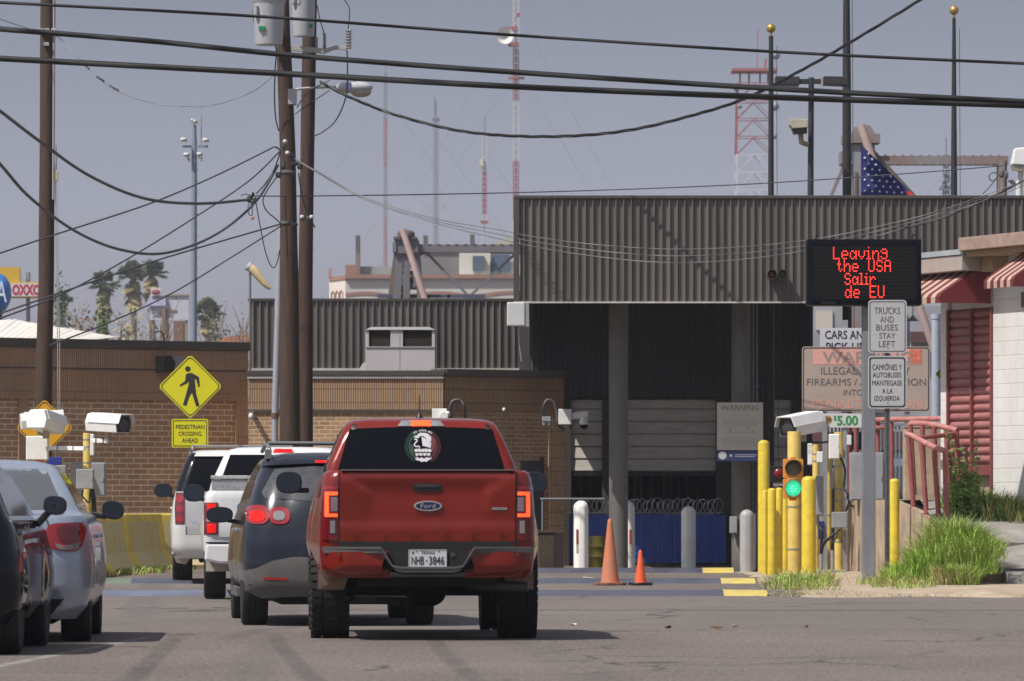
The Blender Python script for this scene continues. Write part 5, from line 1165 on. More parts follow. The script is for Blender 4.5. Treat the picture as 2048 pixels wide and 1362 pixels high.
while k < X(2010): mb.lathe([(.03,0),(.03,.03),(0,.035)],(k,-.28,Z(313)),6); mb.lathe([(.03,-.03),(.03,0)],(k,-.28,Z(330)),6); k += .23
mb.obj('girder', RS, t); mb = MB(); mb.bar((X(1745),-.35,Z(305)),(X(1850),-.35,Z(420)),8*q); mb.box(X(1708),X(1712),-.45,.0,Z(400),Z(345)); mb.obj('brace', mat('brown brace',(.11,.09,.075),.8), t)
mb = MB(); mb.box(X(1703),X(1748),-.3,.3,-.2,Z(421)); mb.box(X(1995),X(2012),-.3,.3,-.2,Z(331)); mb.obj('leg', RS, t)
# second pipe and things seen below the canopy at the right
t = thing('bridge_pipe', 'slanting pinkish pipe seen under the canopy between the white signs and red shutters', 'bridge', P(1838,612,130)); q = 130/FP
mb = MB(); mb.tube([(-6*q,0,20*q),(38*q,0,-110*q),(50*q,0,-145*q),(66*q,.2,-190*q),(110*q,.4,-330*q)],[8*q,8*q,8*q,7*q,7*q],12); mb.obj('pipe', BP, t, smooth=60)
mb = MB(); mb.tube([(33*q,-.02,-96*q),(36*q,-.02,-104*q),(44*q,-.02,-128*q)],10*q,12); mb.obj('collar', mat('brown collar',(.12,.09,.08),.8), t, smooth=40)
t = thing('pendant_lamp', 'small pale conical lamp hanging under the canopy left of the awnings', 'lamp', P(1826,640,97)); q = 97/FP
mb = MB(); mb.lathe([(12*q,-2*q),(4*q,6*q),(2*q,9*q),(0,9*q)]); mb.lathe([(12*q,-2*q),(9*q,-2.2*q),(0,3*q)]); mb.obj('shade', mat('pale shade',(.6,.56,.48),.5), t, smooth=50); mb = MB(); mb.tube([(0,0,9*q),(0,0,31*q)],.008,5); mb.obj('cord', WIRE, t)
t = thing('bridge_gate', 'long pale grey building with tall windows seen under the canopy', 'building', (U(1760,150),150,0)); q = 150/FP; X = lambda p: (p-1760)*q; Z = lambda p: Zz(p,150)
mb = MB(); mb.box(X(1580),X(2010),0,6,0,Z(612)-.0); mb.obj('wall', mat('pale wall',(.30,.31,.34),.8,var=.3,vs=.5), t)
for i, (a,b,c,e_) in enumerate(((1590,1608,618,690),(1632,1665,622,660),(1690,1706,622,668),(1795,1815,630,700),(1822,1850,668,684))):
    mb = MB(); mb.box(X(a),X(b),-.05,.1,Z(e_),Z(c)); mb.obj('window', mat('grey window',(.10,.13,.20),.2) if i != 1 else mat('cream panel',(.48,.44,.38),.7), t)
mb = MB(); mb.box(X(1820),X(1905),-.4,-.02,Z(686),Z(664)); mb.box(X(1580),X(1900),-.3,-.02,Z(900),Z(864)); mb.obj('rail', mat('maroon rail',(.10,.045,.05),.7,var=.3), t)
mb = MB(); mb.box(X(1580),X(1900),-.2,-.02,Z(960),Z(905)); mb.obj('panel', mat('blue grey panel',(.20,.24,.30),.6,var=.4,vs=1), t)
t = thing('bridge_walk', 'pale fence panels with thin pickets behind the red railings', 'fence', (U(1760,112),112,0)); q = 112/FP; X = lambda p: (p-1760)*q; Z = lambda p: Zz(p,112)
mb = MB()
for i in range(34): x_ = X(1655+i*7.5); mb.box(x_,x_+.03,0,.03,.05,Z(846+3*math.sin(i)))
mb.box(X(1650),X(1905),-.02,.05,Z(853),Z(848)); mb.obj('picket', mat('blue grey picket',(.24,.27,.32),.6,var=.3), t)
mb = MB(); mb.box(X(1650),X(1905),.2,.3,.02,Z(932)); mb.obj('panel', mat('pale panel',(.40,.42,.46),.7,var=.4,vs=1.5), t); mb = MB(); mb.box(X(1650),X(1905),.2,.3,Z(845),Z(836)); mb.obj('white_beam', mat('off white beam',(.55,.55,.54),.7,var=.2), t)
for lab, px, d, top, w, m in (('pale blue pipe post under the canopy, left of the red shutters',1872,118,628,18,mat('pale blue post',(.36,.40,.47),.5,var=.15)),('white vent pipe above the CARS AND PICK-UPS sign',1692,120,632,9,mat('white vent',(.5,.5,.5),.6)),('dark post beside the red shutters',1890,96,630,14,mat('dark green post',(.04,.045,.045),.6))):
    q = d/FP; t = thing('post', lab, 'post', (U(px,d),d,0)); mb = MB(); r = w/2*q; H = Zz(top,d); mb.lathe([(r,0),(r,H-.1),(r*1.15,H-.1),(r*1.15,H),(0,H)], n=14); mb.obj('shaft', m, t, smooth=40)
t = thing('road_sign', 'dark green sign partly hidden behind the small yellow diamond', 'sign', P(1878,790,119.5)); q = 119.5/FP; mb = MB(); mb.box(-12*q,16*q,0,.03,-24*q,24*q); mb.obj('panel', mat('dark green sheet',(.015,.10,.06),.5), t); mb = MB()
for z_ in (12,2,-9): mb.box(-6*q,8*q,-.01,-.002,z_*q,(z_+4)*q)
mb.obj('pale_bars', mat('sign pale',(.35,.45,.4),.5), t); mb = MB(); mb.box(-.04,.04,.031,.1,-Zz(790,119.5),0); mb.obj('post', STEEL, t)
# ---- far building
FB = 330.; q = FB/FP
t = thing('far_building', 'cream building with terracotta trim beyond the corrugated roof', 'building', (U(690,FB),FB,0), R(0)); X = lambda p: (p-690)*q; Z = lambda p: Zz(p,FB)
CRW = mat('cream stucco',(.46,.44,.42),.85,var=.12,vs=.2); TER = mat('terracotta trim',(.28,.155,.125),.8,var=.2,vs=.4)
mb = MB(); mb.add([(X(656),2.2,0),(X(691),0,0),(X(691),0,Z(558)),(X(656),2.2,Z(558)),(X(656),14,0),(X(656),14,Z(558))],[(0,1,2,3),(0,3,5,4)]); mb.obj('end_wall', mat('bright stucco',(.62,.56,.50),.85), t)
mb = MB(); mb.box(X(691),X(1060),.01,14,0,Z(556)); mb.obj('wall', CRW, t)
mb = MB(); mb.box(X(690),X(1062),-.25,.0,Z(557),Z(549)); mb.add([(X(655),2.1,Z(559)),(X(691),-.12,Z(559)),(X(691),-.12,Z(551)),(X(655),2.1,Z(551))],[(0,1,2,3)]); mb.box(X(691),X(716),-.2,.4,Z(548.8),Z(530)); mb.add([(X(655),2.0,Z(551)),(X(662),1.6,Z(551)),(X(662),1.6,Z(534)),(X(655),2.0,Z(534))],[(0,1,2,3)]); mb.obj('parapet_trim', TER, t)
mb = MB(); pts = [(X(691+i*8), Z(590-3*math.sin(i*.34)-i*.05)) for i in range(45)]
mb.add([(a,-.03,b-3*q) for a,b in pts]+[(a,-.03,b+3.5*q) for a,b in pts], [(i,i+1,46+i-0,45+i) for i in range(44)]); mb.obj('wavy_band', TER, t)
mb = MB()
for i in range(3):
    x_ = X(664+i*9); yv = 2.2-(664+i*9-656)/35*2.2-.05
    mb.tube([(x_-3*q,yv+.15,Z(600)),(x_-3*q,yv+.15,Z(585)),(x_,yv,Z(580)),(x_+3.5*q,yv-.2,Z(585)),(x_+3.5*q,yv-.2,Z(600))],1.6*q,6)
mb.obj('arch_trim', TER, t)
mb = MB(); mb.box(X(716),X(800),2,10,Z(556),Z(530)); mb.obj('roof_room', mat('grey render',(.25,.26,.25),.9,var=.2,vs=.3), t)
mb = MB(); mb.box(X(840),X(932),3,10,Z(556),Z(490)); mb.box(X(840),X(1062),2.8,10,Z(493),Z(487)); mb.obj('upper_storey', mat('grey block',(.17,.165,.175),.9,var=.2,vs=.3), t)
mb = MB(); mb.box(X(920),X(932),2.7,2.99,Z(556),Z(495)); mb.box(X(918),X(980),1.5,9,Z(556),Z(502)); mb.box(X(980),X(1062),2.4,9,Z(556),Z(520)); mb.obj('balcony_wall', mat('pale balcony',(.55,.52,.47),.85,var=.15), t)
mb = MB(); mb.box(X(945),X(968),1.2,1.48,Z(540),Z(510)); mb.box(X(982),X(1020),2.1,2.39,Z(540),Z(506)); mb.obj('window', mat('blue grey window',(.08,.11,.15),.2), t)
mb = MB(); mb.prism([(X(930),Z(487)),(X(1062),Z(487)),(X(1062),Z(480)),(X(1020),Z(470)),(X(985),Z(483))],3,9); mb.obj('sloping_roof', mat('beige roof',(.40,.36,.30),.9), t)
for px, top, h_ in ((714,468,62),(850,468,24),(944,466,22)):
    mb = MB(); [mb.tube([(X(px-3+2*i),1.5+.3*(i%2),Z(top+h_)),(X(px-3+2*i),1.5+.3*(i%2),Z(top))],.05,5) for i in range(4)]
    if px == 714: mb.box(X(710),X(719),1.2,2,Z(556),Z(505))
    for i in range(6): mb.box(X(px-4),X(px+4),1.45,1.85,Z(top+2+i*5)-.02,Z(top+2+i*5)+.02)
    mb.obj('rebar_column', mat('rebar',(.17,.15,.15),.8), t)
# ---- lattice masts
MR = mat('mast red', (.30,.11,.115), .7); MW = mat('mast white', (.48,.48,.52), .7); MG = mat('mast grey', (.22,.23,.27), .7)  # mast red is muted so its colour imitates fading in haze
def lattice(t, d, px, w0, w1, y0, y1, mats, nseg, sides=4, rr=.05, cross=True, dish=()):
    """tapering lattice from row y1 (bottom) to row y0 (top); mats(i) picks the band paint"""
    q = d/FP; z0, z1 = Zz(y1,d), Zz(y0,d); groups = {}
    C_ = [(-1,-1),(1,-1),(1,1),(-1,1)] if sides == 4 else [(-1,-.6),(1,-.6),(0,1.1)]
    def ring(f): w = (w0+(w1-w0)*f)/2*q; return [Vector((a*w, b*w, z0+(z1-z0)*f)) for a,b in C_]
    for i in range(nseg):
        g_ = groups.setdefault(mats(i/nseg), MB()); A, B = ring(i/nseg), ring((i+1)/nseg); k = len(C_)
        for j in range(k):
            g_.bar(A[j], B[j], rr*2)
            g_.bar(B[j], B[(j+1)%k], rr*1.2)
            if cross:
                m_ = (B[j]+B[(j+1)%k])/2; g_.bar(A[j], m_, rr); g_.bar(A[(j+1)%k], m_, rr)
    for nm, g_ in groups.items(): g_.obj('lattice', {'r':MR,'w':MW,'g':MG}[nm], t)
d = 420.; q = d/FP
t = thing('lattice_tower', 'broad red and white lattice tower with a wide top platform', 'tower', (U(1508,d),d,0))
lattice(t, d, 1508, 92, 68, 168, 1022, lambda f: 'r' if f > .80 or .63 < f < .665 or f < .52 and int(f*9)%2 else 'w', 24, 4, .055)
mb = MB(); z = Zz(142,d); mb.box(-45*q,45*q,-1.5,1.5,z-.10,z+.10); 
for a in (-28,-10,12,28): mb.bar((a*q,0,Zz(168,d)),(a*q,0,z),.13)
mb.bar((6*q,0,z),(8*q,0,Zz(60,d)),.07); mb.bar((22*q,0,z),(24*q,0,Zz(118,d)),.16); mb.obj('top_frame', MR, t)
mb = MB()
for a,b,r_ in ((42,113,9),(-36,178,7),(40,215,9),(38,275,6),(-30,215,5)): mb.lathe([(0,-.5),(r_*q*.7,-.35),(r_*q,0),(0,.02)],(a*q,-1.2,Zz(b,d)),16,'y')
mb.obj('dish', mat('bluish dish',(.20,.23,.30),.6), t, smooth=50)
def mast(lab, px, d, top, w, mats, rr, base=700, extra=None):
    t = thing('radio_mast', lab, 'mast', (U(px,d),d,0)); q = d/FP; lattice(t, d, px, w, w, top, 1022, mats, 70, 3, rr)
    mb = MB(); mb.tube([(0,0,Zz(top,d)),(0,0,Zz(top,d)+35*q)],.05,5)
    mb.obj('whip', MG, t); mb = MB()
    for s in (-1,1):
        for y_ in (top+40, top+160): mb.tube([(s*w*.4*q,0,Zz(y_,d)),(s*26*d/520,18,0)],.007,4)
    mb.obj('guy_wire', MG, t); return t, q
band = lambda n, a='r', b='w': (lambda f: a if int(f*n)%2 else b)
t, q = mast('slim grey and red guyed mast nearest the pair of wooden poles', 771, 520., 148, 7, band(9,'r','g'), .02)
t, q = mast('grey guyed mast with a small crossbar near its top', 872, 470., 238, 10, lambda f:'g', .02)
mb = MB(); mb.box(-8*q,8*q,-.1,.1,Zz(238,470.)-.15,Zz(238,470.)+.15); mb.tube([(-2*q,0,Zz(238,470.)),(-3*q,0,Zz(195,470.))],.07,5); mb.obj('crossbar', MG, t)
t, q = mast('short red and white mast with a pale box near the top', 969, 430., 268, 8, band(9), .021)
mb = MB(); mb.box(-10*q,-2*q,-.3,.3,Zz(332,430.),Zz(318,430.)); mb.obj('pale_box', mat('pale mast box',(.5,.48,.42),.6), t); mb = MB(); mb.box(-8*q,8*q,-.15,.15,Zz(446,430.),Zz(441,430.)); mb.obj('platform', MR, t)
t, q = mast('tall red and white mast with a white dish, running off the top of the sky', 1032, 440., -20, 11, band(9), .026)
mb = MB(); z = Zz(74,440.); mb.lathe([(0,.6),(13*q,.2),(17*q,-.6),(14*q,-.5),(0,0)],(-22*q,-1.0,z),20,'y'); mb.obj('dish', mat('white dish',(.62,.60,.55),.5), t, smooth=50)
mb = MB(); mb.box(-18*q,2*q,-.2,.2,Zz(57,440.)-.15,Zz(57,440.)+.15); mb.box(-16*q,2*q,-.2,.2,Zz(89,440.)-.15,Zz(89,440.)+.15); mb.box(-15*q,17*q,-.2,.2,Zz(158,440.),Zz(154,440.)); mb.box(1*q,8*q,-.2,.2,Zz(32,440.),Zz(26,440.)); mb.obj('dish_arm', MR, t)
t, q = mast('small grey mast with panel antennas just right of the right flagpole', 1892, 300., 310, 12, lambda f:'g', .03)
mb = MB()
for a,b in ((-12,375),(-6,362),(6,372),(11,366),(-2,345)): mb.sell((a*q,-.3,Zz(b,300.)),(3*q,.2,6*q),.6,.6,10,8)
mb.obj('antenna', MG, t)
# camera mast, windsock
d = 135.; q = d/FP
t = thing('camera_mast', 'blue grey camera mast with lamps and cameras at its top', 'mast', (U(386,d),d,0)); BGM = mat('blue grey mast',(.20,.24,.29),.5,.2)
mb = MB(); mb.tube([(0,0,0),(.03,0,Zz(292,d)),(.03,0,Zz(250,d))],[8*q,5.5*q,4*q],14); mb.obj('mast', BGM, t, smooth=60)
mb = MB(); z = Zz(293,d); mb.box(-22*q,30*q,-.05,.05,z-2*q,z+2*q)
for s in range(16): mb.bar((6*q,0,Zz(340+s*22,d)),(10*q,0,Zz(340+s*22,d)),.02)
mb.obj('crossarm', BGM, t); mb = MB()
for a,b,w_,h_ in ((-18,280,7,4),(26,281,7,4),(4,244,6,4),(-12,310,7,4),(14,309,6,4),(0,241,4,3)): mb.sell((a*q,-.1,Zz(b,d)),(w_*q,.16,h_*q),.6,.6,12,8)
for a,b in ((-10,320),(-7,324),(12,318),(17,322)): mb.bar((a*q,0,Zz(b-8,d)),(a*q,0,Zz(b,d)),.04)
mb.obj('camera', mat('pale cameras',(.50,.50,.50),.5), t, smooth=50); mb = MB(); mb.tube([(16*q,0,z),(17*q,0,Zz(225,d))],.012,5); mb.tube([(13*q,0,Zz(240,d)),(20*q,0,Zz(240,d))],.01,5); mb.obj('whip', STEEL, t)
d = 107.5; q = d/FP
t = thing('windsock', 'frayed yellow windsock on a thin pole above the corrugated roof', 'windsock', (U(500,d),d,0)); 
mb = MB(); mb.tube([(0,0,Zz(760,d)),(0,0,Zz(545,d))],.022,8); mb.obj('pole', mat('dull pole',(.16,.15,.14),.6), t, smooth=60)
mb = MB(); a = Vector((0,0,Zz(538,d))); pl = [a+Vector((x_*q,0,z_*q)) for x_,z_ in ((-3,5),(6,-1),(16,-13),(27,-27),(36,-36),(41,-40))]; mb.tube(pl,[8*q,9*q,8*q,6.5*q,5*q,2.5*q],14,cap=False); mb.obj('sock', mat('sun bleached yellow cloth',(.52,.36,.12),.9,var=.35,vs=6,col2=(.60,.52,.36)), t, smooth=60)
mb = MB(); mb.lathe([(8.6*q,-.03),(9.6*q,0),(8.6*q,.03)],(0,0,0),16,'z',Matrix.Translation(pl[0])@Matrix.Rotation(R(125),4,'Y')); mb.obj('hoop', mat('hoop',(.5,.5,.52),.4), t, smooth=50)
# ---- far left: store signs, palms, bushes
d = 240.; q = d/FP
t = thing('shop_sign', 'yellow, white and crimson store sign partly behind the left wooden pole', 'shop sign', (U(40,d),d,0)); X = lambda p: (p-40)*q; Z = lambda p: Zz(p,d)
mb = MB(); mb.box(X(-20),X(40),0,.4,Z(570),Z(534)); mb.box(X(18),X(86),-.1,.3,Z(596),Z(564)); mb.obj('yellow_panel', mat('sign yellow',(.52,.33,.03),.6), t)
mb = MB(); mb.box(X(22),X(84),-.16,-.11,Z(593),Z(567)); mb.obj('white_panel', mat('sign white',(.55,.50,.52),.6), t); lettering([('OXXO',X(25),X(82),Z(591),Z(569),.05)], -.165, mat('sign crimson',(.36,.03,.06),.6), t)
mb = MB(); mb.box(X(51),X(57),.3,.9,0,Z(534)-.2); mb.obj('post', MG, t)
d = 225.; q = d/FP
t = thing('round_sign', 'round blue tank sign with a pale letter A', 'shop sign', (U(-6,d),d,0)); X = lambda p: (p+6)*q; Z = lambda p: Zz(p,d)
mb = MB(); mb.sell((0,0,Z(586)),(29*q,.8,40*q),1,1,30,16); mb.obj('disc', mat('sign blue',(.03,.17,.50),.5,var=.15,vs=.5), t, smooth=60)
lettering([('A',X(-4),X(17),Z(606),Z(563),.0),],-.80,mat('sign pale blue',(.5,.6,.7),.6), t)
mb = MB(); mb.sell((-2*q,.1,Z(612)),(22*q,.5,14*q),1,1); mb.box(-.2,.2,-.2,.2,0,Z(620)); mb.obj('base', BLACK, t, smooth=60)
d = 170.; q = d/FP
t = thing('white_roof', 'glaring white corrugated roof beyond the brick building at the far left', 'roof', (U(0,d),d,0)); mb = MB(); X = lambda p: (p)*q; Z = lambda p: Zz(p,d)
pts = [(-200,640),(0,646),(40,655),(80,658),(130,668),(190,676)]; vs = []
for i in range(60): x_ = -200+390*i/59; y_ = 642+max(0,(x_+20))*.16; vs += [(X(x_),0,Z(681)+.03*(i%2)),(X(x_),9,Zz(y_-2,d+9)+.05*(i%2)*rnd.random())]
mb.add(vs, [(2*i,2*i+2,2*i+3,2*i+1) for i in range(59)]); mb.obj('roof_sheet', mat('white sheet roof',(.70,.66,.60),.6,var=.2), t); mb = MB(); mb.box(X(-200),X(186),.3,6,0,Z(684)); mb.obj('wall', mat('beige far wall',(.4,.34,.28),.9), t)
d = 330.; q = d/FP
t = thing('billboard', 'pale billboard with purple blurred lettering and a red oval, beyond the palms', 'billboard', (U(335,d),d,0)); X = lambda p: (p-335)*q; Z = lambda p: Zz(p,d)
mb = MB(); mb.box(X(300),X(378),0,.5,Z(640),Z(592)); mb.obj('panel', mat('pale lilac panel',(.44,.45,.52),.7,var=.1,vs=.2), t); mb = MB(); mb.box(X(296),X(332),-.3,-.05,Z(612),Z(597)); mb.obj('lilac_panel', mat('lilac panel',(.40,.40,.56),.7), t)
mb = MB(); mb.box(X(302),X(323),-.4,-.05,Z(592),Z(576)); o = mb.obj('oval_panel', mat('sign white',(.5,.5,.5),.6), t); mb = MB(); mb.sell((X(312),-.42,Z(584)),(9*q,.06,5*q),1,1,16,8); mb.obj('red_oval', mat('oval red',(.28,.09,.12),.6), o)
mb = MB(); mb.box(X(330),X(378),-.1,.3,Z(592)+.01,Z(589)); mb.box(X(303),X(307),.1,.5,0,Z(640)-.01); mb.box(X(370),X(374),.1,.5,0,Z(640)-.01); mb.obj('frame', mat('khaki frame',(.25,.22,.12),.8), t)
t = thing('wooden_crossarm_pole', 'small far utility pole with a crossarm among the bushes', 'utility pole', (U(331,260),260,0)); q = 260/FP; mb = MB(); mb.tube([(-.15,0,0),(0,0,Zz(617,260))],.16,8); mb.bar((-12*q,0,Zz(622,260)),(24*q,0,Zz(624,260)),.16); mb.obj('pole', mat('far wood',(.15,.12,.10),.9), t)
t = thing('tiled_roof', 'low orange tiled roof left of the corrugated band', 'roof', (U(470,230),230,0)); q = 230/FP; mb = MB(); Z = lambda p: Zz(p,230); mb.prism([(-34*q,Z(684)),(-20*q,Z(674)),(30*q,Z(668)),(34*q,Z(684))],0,5); mb.obj('tiles', mat('orange tiles',(.42,.17,.10),.8,var=.2), t); mb = MB(); mb.box(-33*q,33*q,.1,4.9,0,Z(684)-.01); mb.obj('wall', mat('pale far wall',(.4,.37,.33),.9), t)
t = thing('brick_chimney', 'far stump of red brick wall under the billboard', 'wall', (U(357,250),250,0)); q = 250/FP; mb = MB(); mb.box(-10*q,10*q,0,1,0,Zz(642,250)); mb.obj('wall', mat('far red brick',(.20,.12,.10),.9,var=.3,vs=1), t)
LF = [mat('palm green', (.115,.145,.07), .7, var=.4, vs=.6), mat('palm straw', (.34,.28,.15), .85, var=.3, vs=.6), mat('bush green', (.085,.125,.05), .8, var=.4, vs=.5), mat('dry twigs', (.20,.14,.095), .9, var=.4, vs=.6), mat('far grey green', (.11,.13,.09), .85, var=.3, vs=.5)]
TRK = mat('palm trunk', (.17,.13,.10), .95, var=.35, vs=1.5)
def palm(lab, px, d, top, size, seed, skirt=1.):
    r_ = random.Random(seed); q = d/FP; t = thing('palm_tree', lab, 'palm tree', (U(px,d),d,0), 0, 'palms beyond the brick building'); zc = Zz(top,d)-size*q*.55
    mb = MB(); mb.tube([(0,0,0),(.2,0,zc*.5),(0,0,zc)],[.40,.26,.30],10); mb.obj('trunk', TRK, t, smooth=60)
    def frond(mb, el, az, L_, w):
        D = Vector((math.cos(az)*math.cos(el), math.sin(az)*math.cos(el), math.sin(el))); c_ = Vector((0,0,zc)); stem = c_+D*L_*.45
        side = D.cross(Vector((0,0,1))).normalized(); upv = side.cross(D)
        for k in range(13):
            a = R(-85+170*k/12); e_ = D*math.cos(a)+side*math.sin(a); tip = stem+e_*L_*.62*(1-.18*abs(math.sin(a)))+Vector((0,0,-L_*.14*r_.random()-L_*.05))
            m_ = stem+e_*L_*.35; s_ = e_.cross(upv).normalized()*w
            i0 = len(mb.v); mb.v += [tuple(stem), tuple(m_+s_), tuple(tip), tuple(m_-s_)]; mb.f += [(i0,i0+1,i0+2),(i0,i0+2,i0+3)]
        mb.bar(c_, stem, .05)
    g_ = MB(); s_ = MB()
    for i in range(34): frond(g_, R(-15+95*r_.random()), r_.random()*6.28, size*q*(.75+.35*r_.random()), .13)
    for i in range(int(46*skirt)):
        zc0 = zc; zc -= r_.random()*size*q*.9*skirt; frond(s_, R(-80+50*r_.random()), r_.random()*6.28, size*q*(.40+.40*r_.random()), .14); zc = zc0
    g_.obj('crown', LF[0], t); s_.obj('dead_skirt', LF[1], t)
palm('leftmost palm with a thick straw coloured skirt, in front of the taller two', 208, 500., 553, 36, 1, 1.6)
palm('middle palm of the taller pair', 266, 530., 533, 38, 2, 1.3)
palm('right palm of the taller pair, its crown touching the other', 303, 545., 528, 36, 3, 1.1)
palm('short palm right of the camera mast', 415, 480., 608, 36, 4, .9)
palm('distant small palm just right of the left wooden pole', 124, 560., 590, 26, 5, .8)
def bush(lab, px, d, w, top, seed, m, n=900, twigs=False, ls=.22):
    r_ = random.Random(seed); q = d/FP; t = thing('bush', lab, 'bush', (U(px,d),d,0), 0, 'scrub beyond the brick building'); H = Zz(top,d); Wd = w*q
    tr = MB(); tips = []
    for i in range(12 if not twigs else 40):
        a = Vector(((r_.random()-.5)*Wd*.5,(r_.random()-.5)*2,0)); b = a+Vector(((r_.random()-.5)*Wd*.6,(r_.random()-.5)*2,H*(.55+.45*r_.random()))); m_ = (a+b)/2+Vector(((r_.random()-.5)*.6,0,0)); tr.tube([a,m_,b],[.06,.035,.015],5); tips += [m_,b,(m_+b)/2]
        if twigs:
            for k in range(5): c_ = m_+(b-m_)*r_.random(); tr.tube([c_,c_+Vector(((r_.random()-.5)*1.6,(r_.random()-.5),r_.random()*1.5))],[.02,.008],4)
    tr.obj('branches', LF[3], t)
    if n:
        mb = MB()
        for i in range(n):
            c_ = tips[r_.randrange(len(tips))]+Vector((r_.gauss(0,Wd*.16),r_.gauss(0,.7),r_.gauss(0,H*.07)-.2))
            if c_.z < .2: continue
            u_ = Vector((r_.gauss(0,1),r_.gauss(0,1),r_.gauss(0,1))).normalized(); v_ = u_.orthogonal().normalized(); s_ = ls*(.5+r_.random()); i0 = len(mb.v)
            mb.v += [tuple(c_+u_*s_), tuple(c_+v_*s_*.5), tuple(c_-u_*s_), tuple(c_-v_*s_*.5)]; mb.f.append((i0,i0+1,i0+2,i0+3))
        mb.obj('foliage', m, t)
bush('bright green bush under the leftmost palm', 207, 225., 34, 632, 11, LF[2], 5000, ls=.085)
bush('dull green scrub right of the left wooden pole', 135, 260., 60, 618, 12, LF[4], 6000, ls=.09)
bush('straw brown scrub between the palms and the billboard', 262, 235., 60, 650, 13, LF[1], 3500, True, ls=.08)
bush('bare brown scrub under the billboard', 320, 240., 60, 648, 14, LF[3], 1500, True, ls=.07)
bush('grey green scrub around the foot of the short palm', 425, 250., 50, 655, 15, LF[4], 3500, True, ls=.08)
bush('bare twiggy shrub just left of the corrugated band', 482, 225., 26, 622, 16, LF[3], 200, True, ls=.06)
bush('dry brown scrub left of the green bush', 165, 235., 50, 652, 17, LF[3], 3000, True, ls=.08)
# ================================================================ GRASS AND PLANTS, NEAR
GR = mat('grass green', (.21,.38,.040), .7, var=.45, vs=2.5, col2=(.30,.37,.075)); GRD = mat('dry grass', (.42,.35,.16), .85, var=.4, vs=3, col2=(.22,.25,.08)); GRD2 = mat('shade toned grass', (.10,.17,.035), .75, var=.5, vs=3)
def blades(mb, x, y, z, n, h, spread, lean, r_, w=.006):
    for i in range(n):
        a = r_.random()*6.28; rad = spread*math.sqrt(r_.random()); px, py = x+rad*math.cos(a), y+rad*math.sin(a); H = h*(.55+.6*r_.random()); b = r_.random()*6.28; ln = lean*(.3+r_.random())
        dx, dy = math.cos(b)*ln*H+ (px-x)*.5, math.sin(b)*ln*H+(py-y)*.4; sx, sy = -math.sin(b)*w, math.cos(b)*w
        if abs(sx) < w*.6: sx = w*.6
        i0 = len(mb.v); mb.v += [(px-sx,py-sy,z),(px+sx,py+sy,z),(px+dx*.35+sx*.8,py+dy*.35+sy*.8,z+H*.6),(px+dx*.35-sx*.8,py+dy*.35-sy*.8,z+H*.6),(px+dx,py+dy,z+H*(1-.3*ln))]
        mb.f += [(i0,i0+1,i0+2,i0+3),(i0+3,i0+2,i0+4)]
r_ = random.Random(5); g1 = MB(); g2 = MB(); g3 = MB()
for i in range(170):                      # big lush clump in front of the pavement edge
    f = r_.random(); px = 1793+f*190; d = 76.9+1.5*r_.random(); h_ = .20+.36*math.sin(math.pi*min(1,max(0,(px-1788)/198)))**.8
    base = G(d)+.02+max(0,min(.42,(px-1830)*.005*(d-76.7)))
    blades(g1 if r_.random() < .8 else g2, U(px,d), d, base, 46, h_*(.8+.4*r_.random()), .20, .75, r_)
for i in range(45): d = 76.2+.8*r_.random(); px = 1880+r_.random()*60; blades(g2 if i%2 else g1, U(px,d), d, G(d)+.0, 40, .36, .15, .7, r_)
for i in range(420):                      # thin patchy tufts along the verge
    px = 1548+r_.random()*360; d = 73.6+11*r_.random()**1.2; x_ = U(px,d)
    if noise.noise((x_*1.3,d*.45,2)) < (.02 if px < 1660 else .30 if px < 1745 else -.02): continue
    blades(g2 if r_.random() < .6 else g1, x_, d, G(d)+.02, 16, .09+.16*r_.random(), .20, .85, r_, .005)
for i in range(34): px = 1572+r_.random()*85; d = 75.5+2.6*r_.random(); blades(g1 if r_.random()<.55 else g2, U(px,d), d, G(d)+.02, 24, .22, .2, .85, r_, .005)
for i in range(150): px = 1540+r_.random()*500; d = 70.4+3*r_.random(); x_ = U(px,d); blades(g2, x_, d, G(d)+.0, 7, .05, .22, 1.3, r_, .004)
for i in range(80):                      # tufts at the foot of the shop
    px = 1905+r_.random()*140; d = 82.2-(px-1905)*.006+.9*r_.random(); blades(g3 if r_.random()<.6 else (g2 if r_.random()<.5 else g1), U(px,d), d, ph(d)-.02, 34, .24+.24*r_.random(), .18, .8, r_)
for px, d in ((150,88.6),(200,91),(208,91.4),(240,93.6),(262,94.4),(300,97),(320,97.8)):
    for k in range(7): blades(g1 if k%2 else g2, U(px,d)+.25+.3*r_.random(), d-.4+.5*r_.random(), G(d), 20, .15, .18, .9, r_)
g1.obj('lush_grass', GR, kind='stuff', label='bright green grass clumps along the verge', cat='grass')
g2.obj('dry_grass', GRD, kind='stuff', label='dry straw coloured grass along the verge', cat='grass')
g3.obj('shaded_grass', GRD2, kind='stuff', label='darker grass at the foot of the shop wall', cat='grass')  # shade at the shop foot is painted as a darker green
t = thing('weed_plant', 'leafy green weed climbing in front of the red shutters', 'plant', (U(1938,81.9),81.9,ph(81.9))); q = 81.9/FP; st = MB(); lf = MB(); r_ = random.Random(9)
